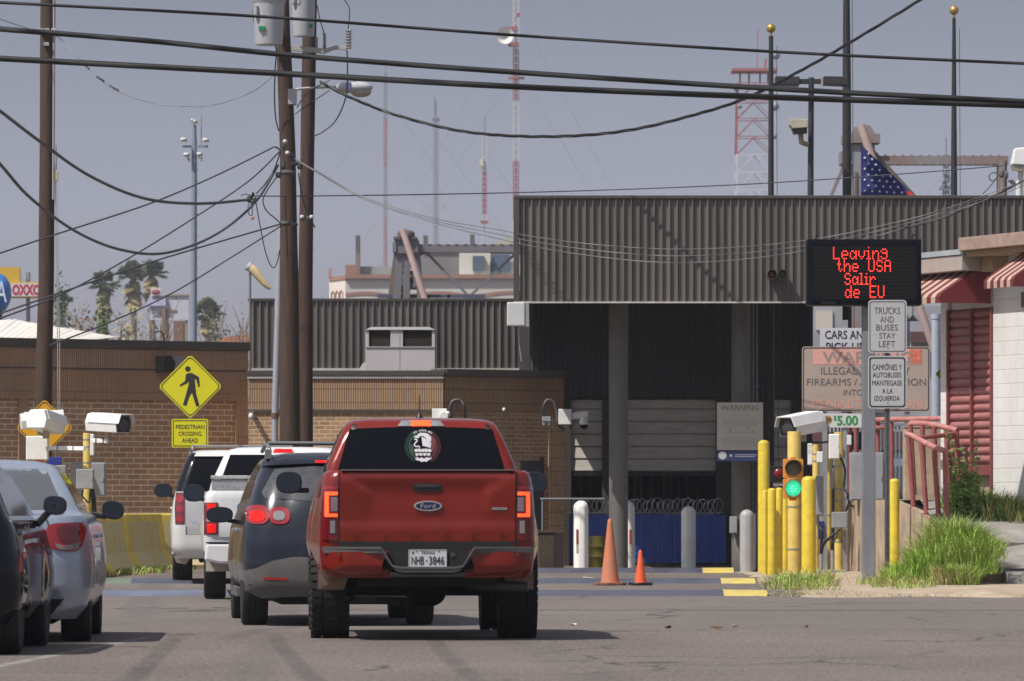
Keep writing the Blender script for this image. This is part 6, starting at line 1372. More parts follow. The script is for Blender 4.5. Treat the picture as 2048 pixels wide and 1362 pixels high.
for i in range(16):
    a = Vector(((r_.random()-.5)*.3,(r_.random()-.5)*.3,0)); hh = .5+.9*r_.random()**1.6; b = a+Vector(((r_.random()-.5)*.45,(r_.random()-.5)*.3,hh)); st.tube([a,(a+b)/2+Vector((.03,0,0)),b],[.008,.006,.003],5)
    for k in range(42):
        f = .1+.9*r_.random(); c_ = a+(b-a)*f+Vector((r_.gauss(0,.09*(1.15-f)),r_.gauss(0,.07),r_.gauss(0,.02))); u_ = Vector((r_.gauss(0,1),r_.gauss(0,1),r_.gauss(0,.5))).normalized(); v_ = u_.orthogonal().normalized(); s_ = .04*(.5+r_.random()); i0 = len(lf.v)
        lf.v += [tuple(c_+u_*s_), tuple(c_+v_*s_*.5), tuple(c_-u_*s_), tuple(c_-v_*s_*.5)]; lf.f.append((i0,i0+1,i0+2,i0+3))
st.obj('stem', mat('weed stem',(.14,.17,.05),.8), t); lf.obj('leaves', mat('weed leaf',(.11,.20,.02),.6,var=.5,vs=6,col2=(.05,.11,.015)), t)
# ================================================================ VEHICLES
# car frame: x to its right, y forwards from the rearmost point, z up
class Body:
    """plan outlines (rounded rectangles) stacked over z: (z, half width, rear y, front y, rear corner radius, front radius, rear bow)"""
    def __init__(s, lv, flares=()): s.lv = lv; s.fl = flares
    def at(s, z):
        lv = s.lv
        if z <= lv[0][0]: return lv[0][1:]
        for a, b in zip(lv, lv[1:]):
            if a[0] <= z <= b[0]:
                f = (z-a[0])/max(1e-6, b[0]-a[0]); return [a[i]+(b[i]-a[i])*f for i in range(1,7)]
        return lv[-1][1:]
    def flare(s, y, z):
        return sum(a*math.exp(-((y-yc)/ly)**4)*math.exp(-((z-zc)/lz)**2) for yc, ly, zc, lz, a in s.fl)
    def rear(s, x, z):
        w, yr, yf, rr, rf, bow = s.at(z); x = abs(x); xi = max(1e-3, w-rr)
        if x <= xi: return yr+bow*(x/xi)**2
        return yr+bow+rr-math.sqrt(max(0, rr*rr-min(x-xi, rr)**2))
    def side(s, y, z):
        w, yr, yf, rr, rf, bow = s.at(z); yc = yr+bow+rr
        x = w if y >= yc else w-rr+math.sqrt(max(0, rr*rr-(yc-y)**2))
        return x+s.flare(y, z)
    def outline(s, z, ne=8, nc=7, ns=46, nf=5):
        w, yr, yf, rr, rf, bow = s.at(z); xi = w-rr; h = []
        for i in range(ne): x = xi*i/ne; h.append((x, yr+bow*(x/max(xi,1e-3))**2))
        for i in range(nc): a = math.pi/2*i/nc; h.append((xi+rr*math.sin(a), yr+bow+rr-rr*math.cos(a)))
        y0, y1 = yr+bow+rr, yf-rf
        for i in range(ns+1): y = y0+(y1-y0)*i/ns; h.append((w, y))
        for i in range(1, nf+1): a = math.pi/2*i/nf; h.append((w-rf+rf*math.cos(a), y1+rf*math.sin(a)))
        h.append((0, yf))
        h = [(x+(s.flare(y, z) if x > w*.6 else 0), y) for x, y in h]
        return h+[(-x, y) for x, y in h[-2:0:-1]]
    def mesh(s, step=.045):
        zs = []
        for a, b in zip(s.lv, s.lv[1:]):
            k = max(1, int((b[0]-a[0])/step)); zs += [a[0]+(b[0]-a[0])*i/k for i in range(k)]
        zs.append(s.lv[-1][0]); mb = MB(); vs = []; fs = []
        for z in zs:
            o = s.outline(z); n = len(o); vs += [(x,y,z) for x,y in o]
        for i in range(len(zs)-1):
            for k in range(n): k2 = (k+1)%n; fs.append((i*n+k,i*n+k2,(i+1)*n+k2,(i+1)*n+k))
        fs += [tuple(range(n))[::-1], tuple((len(zs)-1)*n+k for k in range(n))]
        return mb.add(vs, fs)
def boolean(o, cutters):
    for c in cutters:
        m = o.modifiers.new('cut', 'BOOLEAN'); m.operation = 'DIFFERENCE'; m.object = c; m.solver = 'EXACT'
    bpy.context.view_layer.update(); dg = bpy.context.evaluated_depsgraph_get()
    me = bpy.data.meshes.new_from_object(o.evaluated_get(dg)); o.modifiers.clear(); old = o.data; o.data = me
    for c in cutters: bpy.data.objects.remove(c)
def fill(outline, step=.05, holes=()):
    """triangles inside a polygon with interior points, so a patch can follow a curved surface"""
    dense = []
    n = len(outline)
    for i in range(n):
        a = Vector(outline[i]); b = Vector(outline[(i+1)%n]); k = max(1, int((b-a).length/step))
        dense += [a+(b-a)*j/k for j in range(k)]
    m = len(dense); pts = list(dense); x0 = min(p.x for p in pts); x1 = max(p.x for p in pts); z0 = min(p.y for p in pts); z1 = max(p.y for p in pts)
    def inside(p):
        c = False
        for i in range(m):
            a, b = dense[i], dense[(i+1)%m]
            if (a.y > p.y) != (b.y > p.y) and p.x < (b.x-a.x)*(p.y-a.y)/(b.y-a.y)+a.x: c = not c
        return c
    i = x0+step*.5
    while i < x1:
        j = z0+step*.5
        while j < z1:
            p = Vector((i, j))
            if inside(p) and min((p-d_).length for d_ in dense) > step*.4: pts.append(p)
            j += step
        i += step
    v, e, f, *_ = geometry.delaunay_2d_cdt(pts, [(i,(i+1)%m) for i in range(m)], [], 1, 1e-6)
    return [tuple(p) for p in v], [tuple(q) for q in f]
def patch(outline, surf, off, name, m, parent, step=.05, thick=.03, smooth=50, side=None, bulge=None, **k):
    """a panel lying `off` metres out of a surface; surf(a, z) gives depth (rear) or half width (side = +-1)"""
    v, f = fill(outline, step); n = len(v); V = []
    for sgn in (off, off-thick):
        for a, z in v:
            o_ = sgn+(bulge(a, z) if bulge and sgn == off else 0)
            V.append((a, surf(a, z)-o_, z) if side is None else (side*(surf(a, z)+o_), a, z))
    cnt = {}
    for t in f:
        for i in range(len(t)): cnt[(t[i], t[(i+1)%len(t)])] = 1
    F = [t for t in f]+[tuple(i+n for i in t[::-1]) for t in f]
    for a, b in cnt:
        if (b, a) not in cnt: F.append((a, a+n, b+n, b))
    mb = MB(); mb.add(V, F); return mb.obj(name, m, parent, smooth=smooth, **k)
def wheel(parent, x, y, r, w, side, mud=False, rim=None, name='wheel'):
    mb = MB(); hw = w/2; sh = .035
    mb.lathe([(r*.62,-hw*.93),(r*.80,-hw),(r*.93,-hw*.98),(r-.006,-hw*.86),(r,-hw*.7)]+[(r-d_,hw*t_) for t_,d_ in ((-.45,0),(-.44,.012),(-.40,.012),(-.39,0),(-.02,0),(-.01,.012),(.02,.012),(.03,0),(.40,0),(.41,.012),(.45,.012),(.46,0))]+[(r,hw*.7),(r-.006,hw*.86),(r*.93,hw*.98),(r*.80,hw),(r*.62,hw*.93)], (x,y,r), 48, 'x')
    if mud:
        for i in range(38):
            a = 2*math.pi*i/38
            for s_, ph_ in ((-1,0),(1,.5),(0,.25)):
                b = a+ph_*2*math.pi/38; M_ = Matrix.Translation((x,y,r))@Matrix.Rotation(b,4,'X')
                if s_: mb.box(s_*hw*.98 if s_ < 0 else s_*hw*.45, s_*hw*.45 if s_ < 0 else s_*hw*.98, -.024,.024, r-.02, r+.006, M_); mb.box(min(s_*hw*1.02,s_*hw*.94),max(s_*hw*1.02,s_*hw*.94),-.02,.02,r*.84,r+.001,M_)
                else: mb.box(-hw*.30,hw*.30,-.020,.020,r-.02,r+.005,M_)
    t = mb.obj(name, RUB, parent, smooth=35)
    mb = MB(); xo = x+side*hw*.82
    mb.lathe([(r*.63,side*hw*.80),(r*.60,side*hw*.92),(r*.55,side*hw*.80),(r*.55,-side*hw*.4)], (x,y,r), 32, 'x'); mb.lathe([(r*.56,side*hw*.0),(0,side*hw*.0)], (x,y,r), 24, 'x'); mb.lathe([(r*.14,side*hw*.0),(r*.14,side*hw*.72),(0,side*hw*.74)], (x,y,r), 16, 'x')
    for i in range(5):
        a = 2*math.pi*i/5+.3
        for da in (-.13,.13): mb.bar((x+side*hw*.66,y+r*.1*math.cos(a),r+r*.1*math.sin(a)),(x+side*hw*.78,y+r*.57*math.cos(a+da),r+r*.57*math.sin(a+da)),.035)
    mb.obj('rim', rim or mat('alloy rim',(.30,.30,.31),.35,.7), t, smooth=40); return t
def well(x0, x1, y, r, z): mb = MB(); mb.lathe([(r,x0),(r,x1)], (0,y,z), 36, 'x'); return mb.obj('well', BLACK)
def mirror(parent, x, y, z, w, h, side, shell, stalk=(0,0,0), e=.75, glass=None, tilt=0):
    M_ = Matrix.Translation((x,y,z))@Matrix.Rotation(R(tilt),4,'Y')
    mb = MB(); mb.sell((0,.05,0),(w/2,.085,h/2),.8,e,24,14,M_); o = mb.obj('wing_mirror', shell, parent, smooth=60)
    mb = MB(); n = 28; pr = []
    for i in range(n): a = 2*math.pi*i/n; sg = lambda v: math.copysign(abs(v)**.72,v); pr.append((sg(math.cos(a))*w*.44, sg(math.sin(a))*h*.42))
    mb.prism(pr, -.034, .02, M_); mb.obj('mirror_glass', glass or mat('mirror glass',(.02,.03,.045),.05,.3), o)
    mb = MB(); mb.prism([(a*1.1,b*1.1) for a,b in pr], -.026, .03, M_); mb.obj('rim', BLACK, o)
    mb = MB(); mb.bar((x-side*w*.3,y+.06,z-h*.35),(x-side*w*.3+stalk[0],y+.08+stalk[1],z-h*.35+stalk[2]),.07,.045); mb.obj('stalk', BLACK, o, bevel=.01)
def antenna(parent, x, y, z, h): mb = MB(); mb.lathe([(.035,0),(.03,.02),(.012,.045),(.006,.06),(.004,h),(0,h)], (x,y,z), 10); mb.obj('antenna', BLACK, parent, smooth=40)
def paint(name, col, metal=.0, rough=.35, dirt=.12):
    m = mat(name, col, rough, metal, var=dirt, vs=2.2, coat=.45, rv=.06, spec=.4); return m
RED_L = mat('red lens', (.26,.008,.012), .12, coat=.5); RED_D = mat('dark red lens', (.13,.006,.010), .12, coat=.5); CLR = mat('clear lens', (.20,.20,.21), .15, coat=.5)
LIT = mat('lit brake lamp', (1.0,.075,.015), .3, emit=1.25); LIT2 = mat('lit red lamp', (.75,.012,.010), .35, emit=.32, spec=.1); SMOKE = mat('smoked lens', (.10,.02,.022), .15, coat=.5)
UND = mat('underbody black', (.005,.005,.005), .8, var=.4, vs=6)
def strip(mb, pts, w, y, surf, off, thick=.012):   # polyline band on the rear surface
    pl = [Vector(p) for p in pts]
    for a, b in zip(pl, pl[1:]):
        d_ = (b-a).normalized(); n_ = Vector((-d_.y, d_.x))*w/2; a2, b2 = a-d_*w*.5, b+d_*w*.5
        q = [a2-n_, b2-n_, b2+n_, a2+n_]; vs = [(p.x, surf(p.x,p.y)-off, p.y) for p in q]+[(p.x, surf(p.x,p.y)-off+thick, p.y) for p in q]
        mb.add(vs, [(0,1,2,3),(4,7,6,5),(0,4,5,1),(1,5,6,2),(2,6,7,3),(3,7,4,0)])
# ---------------------------------------------------------------- red pickup
def red_pickup():
    t = thing('pickup_truck', 'red pickup truck with lit tail lamps and a round eagle decal in its rear window', 'pickup truck', (U(855,45.3),45.3,0), R(2.6))
    RP = paint('red truck paint', (.185,.012,.006), .15, .22, .2)
    yw, wr, ww = 1.13, .395, .305
    B = Body([(.50,.80,.10,5.20,.10,.45,.0),(.56,.845,.05,5.26,.10,.5,.0),(.75,.862,.02,5.30,.10,.5,.0),(1.0,.858,.0,5.30,.10,.5,.0),(1.12,.852,.0,5.2,.11,.5,.0),(1.20,.845,.0,4.2,.12,.5,.0),(1.29,.832,.0,4.05,.13,.4,.0),(1.335,.815,.012,3.98,.13,.4,0),(1.355,.785,.03,3.95,.13,.4,.0)],
             flares=[(yw,.62,.80,.30,.065),(4.35,.62,.80,.30,.065)])
    o = B.mesh().obj('body', RP, t, smooth=50)
    mb = MB(); mb.box(-.70,.70,.08,1.52,.86,1.6); cut = mb.obj('bed_cut', BLACK)
    boolean(o, [cut, well(-1.2,-.50,yw,wr+.075,wr), well(.50,1.2,yw,wr+.075,wr), well(-1.2,-.50,4.35,wr+.075,wr), well(.50,1.2,4.35,wr+.075,wr)])
    for p in o.data.polygons: p.use_smooth = True
    o.data.set_sharp_from_angle(angle=R(35))
    # cab
    CB = Body([(1.30,.80,1.60,4.0,.07,.3,.02),(1.42,.772,1.63,3.75,.07,.3,.02),(1.62,.69,1.70,3.35,.08,.3,.02),(1.725,.635,1.745,3.12,.09,.3,.02),(1.765,.605,1.78,3.02,.12,.3,.02),(1.788,.55,1.84,2.94,.16,.3,.02),(1.802,.44,1.96,2.84,.2,.25,.02),(1.808,.2,2.15,2.7,.12,.1,.0)])
    CB.mesh(.035).obj('cab', RP, t, smooth=40)
    S_ = CB.rear
    xw = lambda z: .605+(1.715-z)/(1.715-1.33)*.125
    o = patch([(-.70,1.335),(.70,1.335),(.59,1.712),(.3,1.724),(0,1.728),(-.3,1.724),(-.59,1.712)], S_, .006, 'rear_window', GLASS, t, .08)
    # decal
    W_D = mat('decal white', (.50,.49,.52), .5); G_D = mat('decal green', (.006,.05,.026), .5); R_D = mat('decal red', (.095,.012,.014), .5); dec = bpy.data.objects.new('eagle_decal', None)
    cz, cx = 1.567, .012; sf = lambda x, z: S_(x, z)-.0075
    mg = MB()
    def ringp(mb, a0, a1, r0, r1, n=26):
        v = []; 
        for i in range(n+1): a = R(a0+(a1-a0)*i/n); v += [(cx+r0*math.cos(a), cz+r0*math.sin(a)), (cx+r1*math.cos(a), cz+r1*math.sin(a))]
        mb.add([(x, sf(x,z), z) for x,z in v], [(2*i,2*i+1,2*i+3,2*i+2) for i in range(n)])
    ringp(mg, 118, 242, .105, .117); ringp(mg, 118, 242, .142, .146)
    for i in range(15):
        a = 125+i*7.6; ringp(mg, a, a+4.6, .125, .134, 2)
    mg.add([(x,sf(x,z),z) for x,z in ((cx-.075,cz-.01),(cx-.098,cz+.02),(cx-.10,cz-.05),(cx-.075,cz-.09))],[(0,1,2,3)]); dg_ = mg.obj('decal', G_D, o)
    mg = MB(); ringp(mg, -62, 62, .105, .117); ringp(mg, -62, 62, .142, .146)
    for i in range(15): a = -57+i*7.6; ringp(mg, a, a+4.6, .125, .134, 2)
    mg.add([(x,sf(x,z),z) for x,z in ((cx+.072,cz+.08),(cx+.076,cz-.06),(cx+.098,cz-.02),(cx+.10,cz+.04))],[(0,3,2,1)]); mg.obj('decal', R_D, o)
    mg = MB(); txt = 'ESTADOS UNIDOS MEXICANOS'; 
    for i, ch in enumerate('DOS UNIDOS MEX'):
        if ch == ' ': continue
        a = R(123-66*i/13); me = glyphs(ch, .02); vs = [v.co for v in me.vertices]; w_ = (max(v.x for v in vs)+min(v.x for v in vs))/2
        ca_, sn = math.cos(a-math.pi/2), math.sin(a-math.pi/2); k = .021
        V = []
        for v in vs: u_, v_ = (v.x-w_)*k, v.y*k+.124; x_ = cx+math.cos(a)*v_-math.sin(a)*(-u_); z_ = cz+math.sin(a)*v_-math.cos(a)*u_; V.append((x_, sf(x_,z_), z_))
        mg.add(V, [tuple(p.vertices) for p in me.polygons]); bpy.data.meshes.remove(me)
    # eagle on a cactus: head and wing above, snake loops at the left, leaves below
    def blob(pts): mg.add([(cx+a*.1, sf(cx+a*.1,cz+b*.1), cz+b*.1) for a,b in pts], [tuple(range(len(pts)))])
    blob([(-.45,.98),(-.2,1.12),(.25,1.10),(.62,.95),(.70,.80),(.70,.42),(.42,.38),(.30,.62),(.05,.85),(-.3,.82)])            # wing edge
    for i in range(6): blob([(-.10+.14*i,.74-.07*i),(.05+.13*i,.80-.09*i),(.12+.11*i,.05-.03*i),(.0+.11*i,.0-.03*i)])      # feathers
    blob([(-.62,.86),(-.38,.92),(-.22,.78),(-.36,.66),(-.58,.70),(-.74,.74)])                                             # head and beak
    pts = [(-.70,.55),(-.5,.6),(-.46,.42),(-.62,.28),(-.72,.10),(-.56,-.04),(-.34,.02),(-.24,-.12)]
    for (a,b),(c_,d_) in zip(pts, pts[1:]):
        n_ = Vector((d_-b,-(c_-a))).normalized()*.055; blob([(a+n_.x,b+n_.y),(c_+n_.x,d_+n_.y),(c_-n_.x,d_-n_.y),(a-n_.x,b-n_.y)])
    for i in range(5): x_ = -.55+.28*i; blob([(x_-.16,-.38),(x_-.12,-.24+.05*(i%2)),(x_+.04,-.20),(x_+.16,-.30),(x_+.12,-.46),(x_-.06,-.50)])
    for i in range(4): x_ = -.50+.32*i; blob([(x_-.15,-.66),(x_-.02,-.55),(x_+.17,-.60),(x_+.14,-.76),(x_-.04,-.82)])
    blob([(-.68,-.94),(-.45,-.88),(-.3,-1.02),(-.1,-.92),(.1,-1.04),(.3,-.90),(.5,-.96),(.68,-.86),(.70,-1.08),(.45,-1.16),(.30,-1.30),(.1,-1.24),(-.1,-1.32),(-.3,-1.2),(-.55,-1.16)])
    mg.obj('decal', W_D, o); bpy.data.objects.remove(dec)
    # centre brake lamp, antenna, roof strips
    for x0,x1,nm,m in ((-.215,-.082,'lamp_lens',CLR),(.082,.215,'lamp_lens',CLR),(-.08,.08,'lit_lamp',LIT)):
        top = 1.783; bot = 1.735
        patch([(x0+(.02 if x0 < -.1 else 0),bot),(x1-(.02 if x1 > .1 else 0),bot),(x1-(.055 if x1 > .1 else -.008),top),(x0+(.055 if x0 < -.1 else -.008),top)], S_, .012, 'brake_lamp' if nm == 'lit_lamp' else 'cargo_lamp', m, t, .04)
    for s in (-1,1): patch([(s*.555-.018,1.705),(s*.555+.018,1.705),(s*.545+.018,1.775),(s*.545-.018,1.775)], S_, .008, 'roof_strip', BLACK, t, .03)
    antenna(t, .005, 2.35, 1.80, .20)
    for s in (-1,1):
        patch([(1.9,1.36),(3.5,1.36),(2.95,1.72),(1.95,1.72)], CB.side, .004, 'side_window', GLASS, t, .12, side=s)
    # tailgate
    def tg(x, z):
        sm = lambda v: (lambda q: q*q*(3-2*q))(max(0, min(1, v)))
        u = max(0, min(1, (1.312-z)/.115)); ed = sm((abs(x)-(.66-.22*u))/.05)
        g_ = (1-u)*(1-ed)+ed*(1-sm((1.33-z)/.42))
        return .008+.034*g_+.014*sm((.945-z)/.03)
        lip = max(0, min(1, (z-1.285)/.035)); dx = max(0, min(1, (abs(x)-.50)/.16)); rec = max(0, min(1, (1.30-z)/.04))
        d_ = .010+.030*(lip*lip*(3-2*lip))
        low = max(0, min(1, (.93-z)/.06)); d_ += .012*low
        crease = max(0, min(1, (1.30-z)/.10))*(1-max(0,min(1,(abs(x)-.40-(1.30-z)*1.6)/.08))); 
        return d_-.012*(1-crease)*0
    R_ = B.rear
    patch(rrect(-.698,.698,.775,1.350,.02), R_, .0, 'tailgate', RP, t, .035, bulge=tg, smooth=60)
    mb = MB(); 
    for s in (-1,1): mb.box(s*.705-.005,s*.705+.005,-.004,.05,.775,1.345)
    mb.box(-.70,.70,-.003,.05,.762,.773); mb.obj('panel_gap', BLACK, t)
    mb = MB(); mb.box(-.69,.69,-.045,.07,1.3515,1.362); mb.obj('tailgate_cap', mat('worn black cap',(.09,.08,.075),.5), t, bevel=.004)
    mb = MB(); mb.prism(rrect(-.118,.118,1.188,1.262,.025), -.022, .0); o = mb.obj('tailgate_handle', BLACK, t, bevel=.004)
    mb = MB(); mb.prism(rrect(-.10,.07,1.222,1.250,.01), -.032, -.0225); mb.lathe([(.011,-.024),(.011,-.030),(0,-.030)], (.09,0,1.236), 10, 'y'); mb.obj('grip', mat('satin black',(.03,.03,.032),.3), o)
    # oval badge and lettering
    mb = MB(); n = 36; el = lambda a, b: [(.003+a*math.cos(2*math.pi*i/n), 1.072+b*math.sin(2*math.pi*i/n)) for i in range(n)]
    mb.prism(el(.113,.042), -.026, -.005); bd = mb.obj('oval_badge', CHROME, t, bevel=.003)
    mb = MB(); mb.prism(el(.098,.031), -.030, -.0265); mb.obj('badge_field', mat('badge blue', (.008,.014,.05), .25), bd)
    lettering([('Ford',-.056,.062,1.054,1.092,.006)], -.0305, CHROME, bd, 'badge_script')
    RP2 = paint('red truck paint, lettering', (.165,.012,.005), .15, .2, .1)
    lettering([(c_, x_-.034, x_+.034, .855, .905, .02) for c_, x_ in zip('RANGER', (-.585,-.355,-.13,.125,.355,.585))], -.026, RP2, t, 'tailgate_lettering', thick=.006)
    mb = MB(); mb.box(.515,.632,-.022,-.009,1.042,1.060); o = mb.obj('side_badge', CHROME, t); lettering([('LARIAT',.522,.625,1.046,1.056,.02)], -.0225, BLACK, o, 'badge_mark')
    # tail lamps
    for s in (-1,1):
        X = lambda a: s*a
        def pl(pts): return [(X(a), b) for a, b in (pts if s > 0 else pts[::-1])]
        surf = R_
        patch(pl([(.712,.80),(.846,.80),(.846,1.225),(.80,1.235),(.712,1.228)]), surf, .014, 'tail_lamp', RED_D, t, .03)
        lamp = t.children[-1]
        patch(pl([(.715,1.205),(.835,1.205),(.82,1.232),(.715,1.226)]), surf, .018, 'upper_lens', RED_L, lamp, .03)
        for nm, pts in (('lit_bar',[(.722,1.185),(.818,1.185),(.818,.985),(.722,.985),(.722,1.010),(.786,1.010),(.786,1.158),(.722,1.158)]),):
            patch(pl([(a if a != .722 else .716, b) for a, b in pts]), surf, .022, 'lit_bar', LIT, lamp, .02)
        patch(pl([(.716,1.03),(.768,1.03),(.768,1.142),(.716,1.142)]), surf, .017, 'grey_lens', mat('grey lens',(.17,.12,.14),.15,coat=.5), lamp, .03)
        patch(pl([(.735,.855),(.775,.855),(.775,.955),(.735,.955)]), surf, .020, 'reverse_lens', CLR, lamp, .03)
    # bumper
    mb = MB()
    for s in (-1,1):
        pr = [(.36,.515),(.70,.535),(.83,.60),(.835,.705),(.32,.715),(.365,.60)]
        pr = [(s*a,b) for a,b in pr]
        if s < 0: pr = pr[::-1]
        patch(pr, lambda x_, z_: -.10+.12*max(0,(abs(x_)-.62)/.22)**2+.10*max(0,(.60-z_)/.1)**2, .0, 'bumper_corner', RP, t, .04, thick=.18)
    mb = MB(); mb.box(-.36,.36,-.05,.12,.565,.715); mb.box(-.70,.70,-.01,.10,.70,.79); mb.obj('bumper_recess', UND, t)
    STEP = mat('bumper step plastic', (.035,.035,.036), .5, var=.2, vs=5); PALE = mat('worn step edge', (.085,.08,.078), .45, var=.3, vs=6)
    top = [(-.84,.742),(-.37,.742),(-.315,.66),(-.28,.598),(-.22,.585),(.22,.585),(.28,.598),(.315,.66),(.37,.742),(.84,.742)]
    mb = MB(); bot = [(a*(.985 if abs(a)>.3 else .9), b-.045) for a,b in top]; n = len(top); fy = lambda x_: -.135+.12*max(0,(abs(x_)-.62)/.22)**2
    v = [(a,fy(a),b) for a,b in top]+[(a,fy(a),b) for a,b in bot]+[(a,.1,b) for a,b in top]+[(a,.1,b) for a,b in bot]
    fs = []
    for i in range(n-1): fs += [(i,n+i,n+i+1,i+1),(i,i+1,2*n+i+1,2*n+i),(n+i,3*n+i,3*n+i+1,n+i+1)]
    fs += [(0,2*n,3*n,n),(n-1,2*n-1,4*n-1,3*n-1)]
    mb.add(v, fs); mb.obj('bumper_step', STEP, t, bevel=.008)
    mb = MB(); v = [(a,fy(a)-.004,b+.003) for a,b in top]+[(a,fy(a)-.004,b-.012) for a,b in top]+[(a,fy(a)+.05,b+.005) for a,b in top]; fs = []
    for i in range(n-1): fs += [(i,n+i,n+i+1,i+1),(i,i+1,2*n+i+1,2*n+i)]
    mb.add(v, fs); mb.obj('step_edge', PALE, t)
    mb = MB(); mb.box(-.30,.30,-.128,.1,.50,.545); mb.obj('lower_step', UND, t, bevel=.01)
    mb = MB()
    for x_, z_ in ((.20,.685),): mb.lathe([(.022,-.05),(.022,-.056),(0,-.056)], (x_,0,z_), 14, 'y')
    for s in (-1,1): mb.lathe([(.012,-.098),(.012,-.106),(0,-.106)], (s*.71,0,.69), 12, 'y')
    mb.obj('sensor', STEP, t)
    # plate
    mb = MB(); mb.prism(rrect(-.153,.153,.572,.726,.012), -.064, -.056); p = mb.obj('number_plate', mat('plate white',(.50,.50,.53),.4,var=.06,vs=6), t)
    mb = MB(); frame_ring(mb, rrect(-.151,.151,.574,.724,.011), rrect(-.147,.147,.578,.720,.010), -.067, -.0645); mb.obj('plate_edge', mat('plate edge',(.3,.3,.33),.4), p)
    lettering([('TEXAS',-.055,.055,.690,.713,.02),('NHB',-.130,-.030,.605,.672,.012),('3846',.010,.132,.605,.672,.012),('The Lone Star State',-.07,.07,.582,.594,.0)], -.0645, INK, p, 'plate_lettering')
    mb = MB(); star = lambda x_, z_, s_: mb.prism([(x_+s_*(1 if i%2==0 else .42)*math.cos(math.pi/2+i*math.pi/5), z_+s_*(1 if i%2==0 else .42)*math.sin(math.pi/2+i*math.pi/5)) for i in range(10)], -.0675, -.0645)
    star(-.118,.700,.014); star(-.010,.638,.009)
    for x_, z_ in ((-.088,.712),(.088,.712),(-.088,.585),(.088,.585)): mb.lathe([(.006,-.0645),(.006,-.069),(0,-.069)], (x_,0,z_), 8, 'y')
    mb.obj('plate_mark', INKG, p)
    # under the bed
    mb = MB(); mb.tube([(-.75,yw,.40),(.75,yw,.40)],.055,10); mb.sell((.02,yw,.40),(.17,.19,.15),.8,.8); mb.box(-.55,.55,.15,1.0,.43,.55)
    for s in (-1,1): mb.bar((s*.50,.1,.56),(s*.50,3.2,.56),.08,.14); mb.bar((s*.56,.55,.50),(s*.56,1.75,.46),.06,.05); mb.bar((s*.42,yw+.02,.37),(s*.46,yw+.25,.62),.06,.06); mb.box(s*.60-.04,s*.60+.04,yw-.09,yw+.09,.30,.44)
    mb.box(-.60,.60,1.9,2.1,.33,.55); mb.box(-.7,.7,2.1,5.0,.36,.56); mb.lathe([(.33,-.02),(.36,.05),(.36,.13),(.33,.18),(0,.18)], (0,.62,.47), 26); mb.obj('chassis', UND, t, smooth=40)
    mb = MB(); mb.tube(spline([(.30,1.6,.46),(.36,.8,.45),(.42,.35,.435),(.55,.22,.43),(.81,.18,.425)],5),.042,12); mb.obj('exhaust_pipe', mat('exhaust steel',(.05,.045,.04),.5,.5), t, smooth=50)
    mb = MB()
    for s in (-1,1): mb.add([(s*.62,.30,.52),(s*.865,.42,.56),(s*.87,.50,.40),(s*.66,.40,.40),(s*.62,.33,.52),(s*.865,.45,.56),(s*.87,.53,.40),(s*.66,.43,.40)],[(0,1,2,3),(4,7,6,5),(0,4,5,1),(1,5,6,2),(2,6,7,3),(3,7,4,0)])
    mb.obj('wheel_liner', mat('muddy liner',(.20,.135,.10),.9,var=.4), t)
    for s in (-1,1):
        wheel(t, s*(.915-ww/2), yw, wr, ww, s, True); wheel(t, s*(.90-ww/2), 4.35, wr, ww, s, True)
        mirror(t, s*1.02-(.06 if s < 0 else 0), 3.45, 1.275, .225, .19, s, BLACK, (-s*.10,0,.0), .55)
        mb = MB(); mb.box(s*.835-.03,s*.835+.03,2.3,2.5,1.14,1.17); mb.obj('door_handle', RP, t, bevel=.008)
    return t
red_pickup()
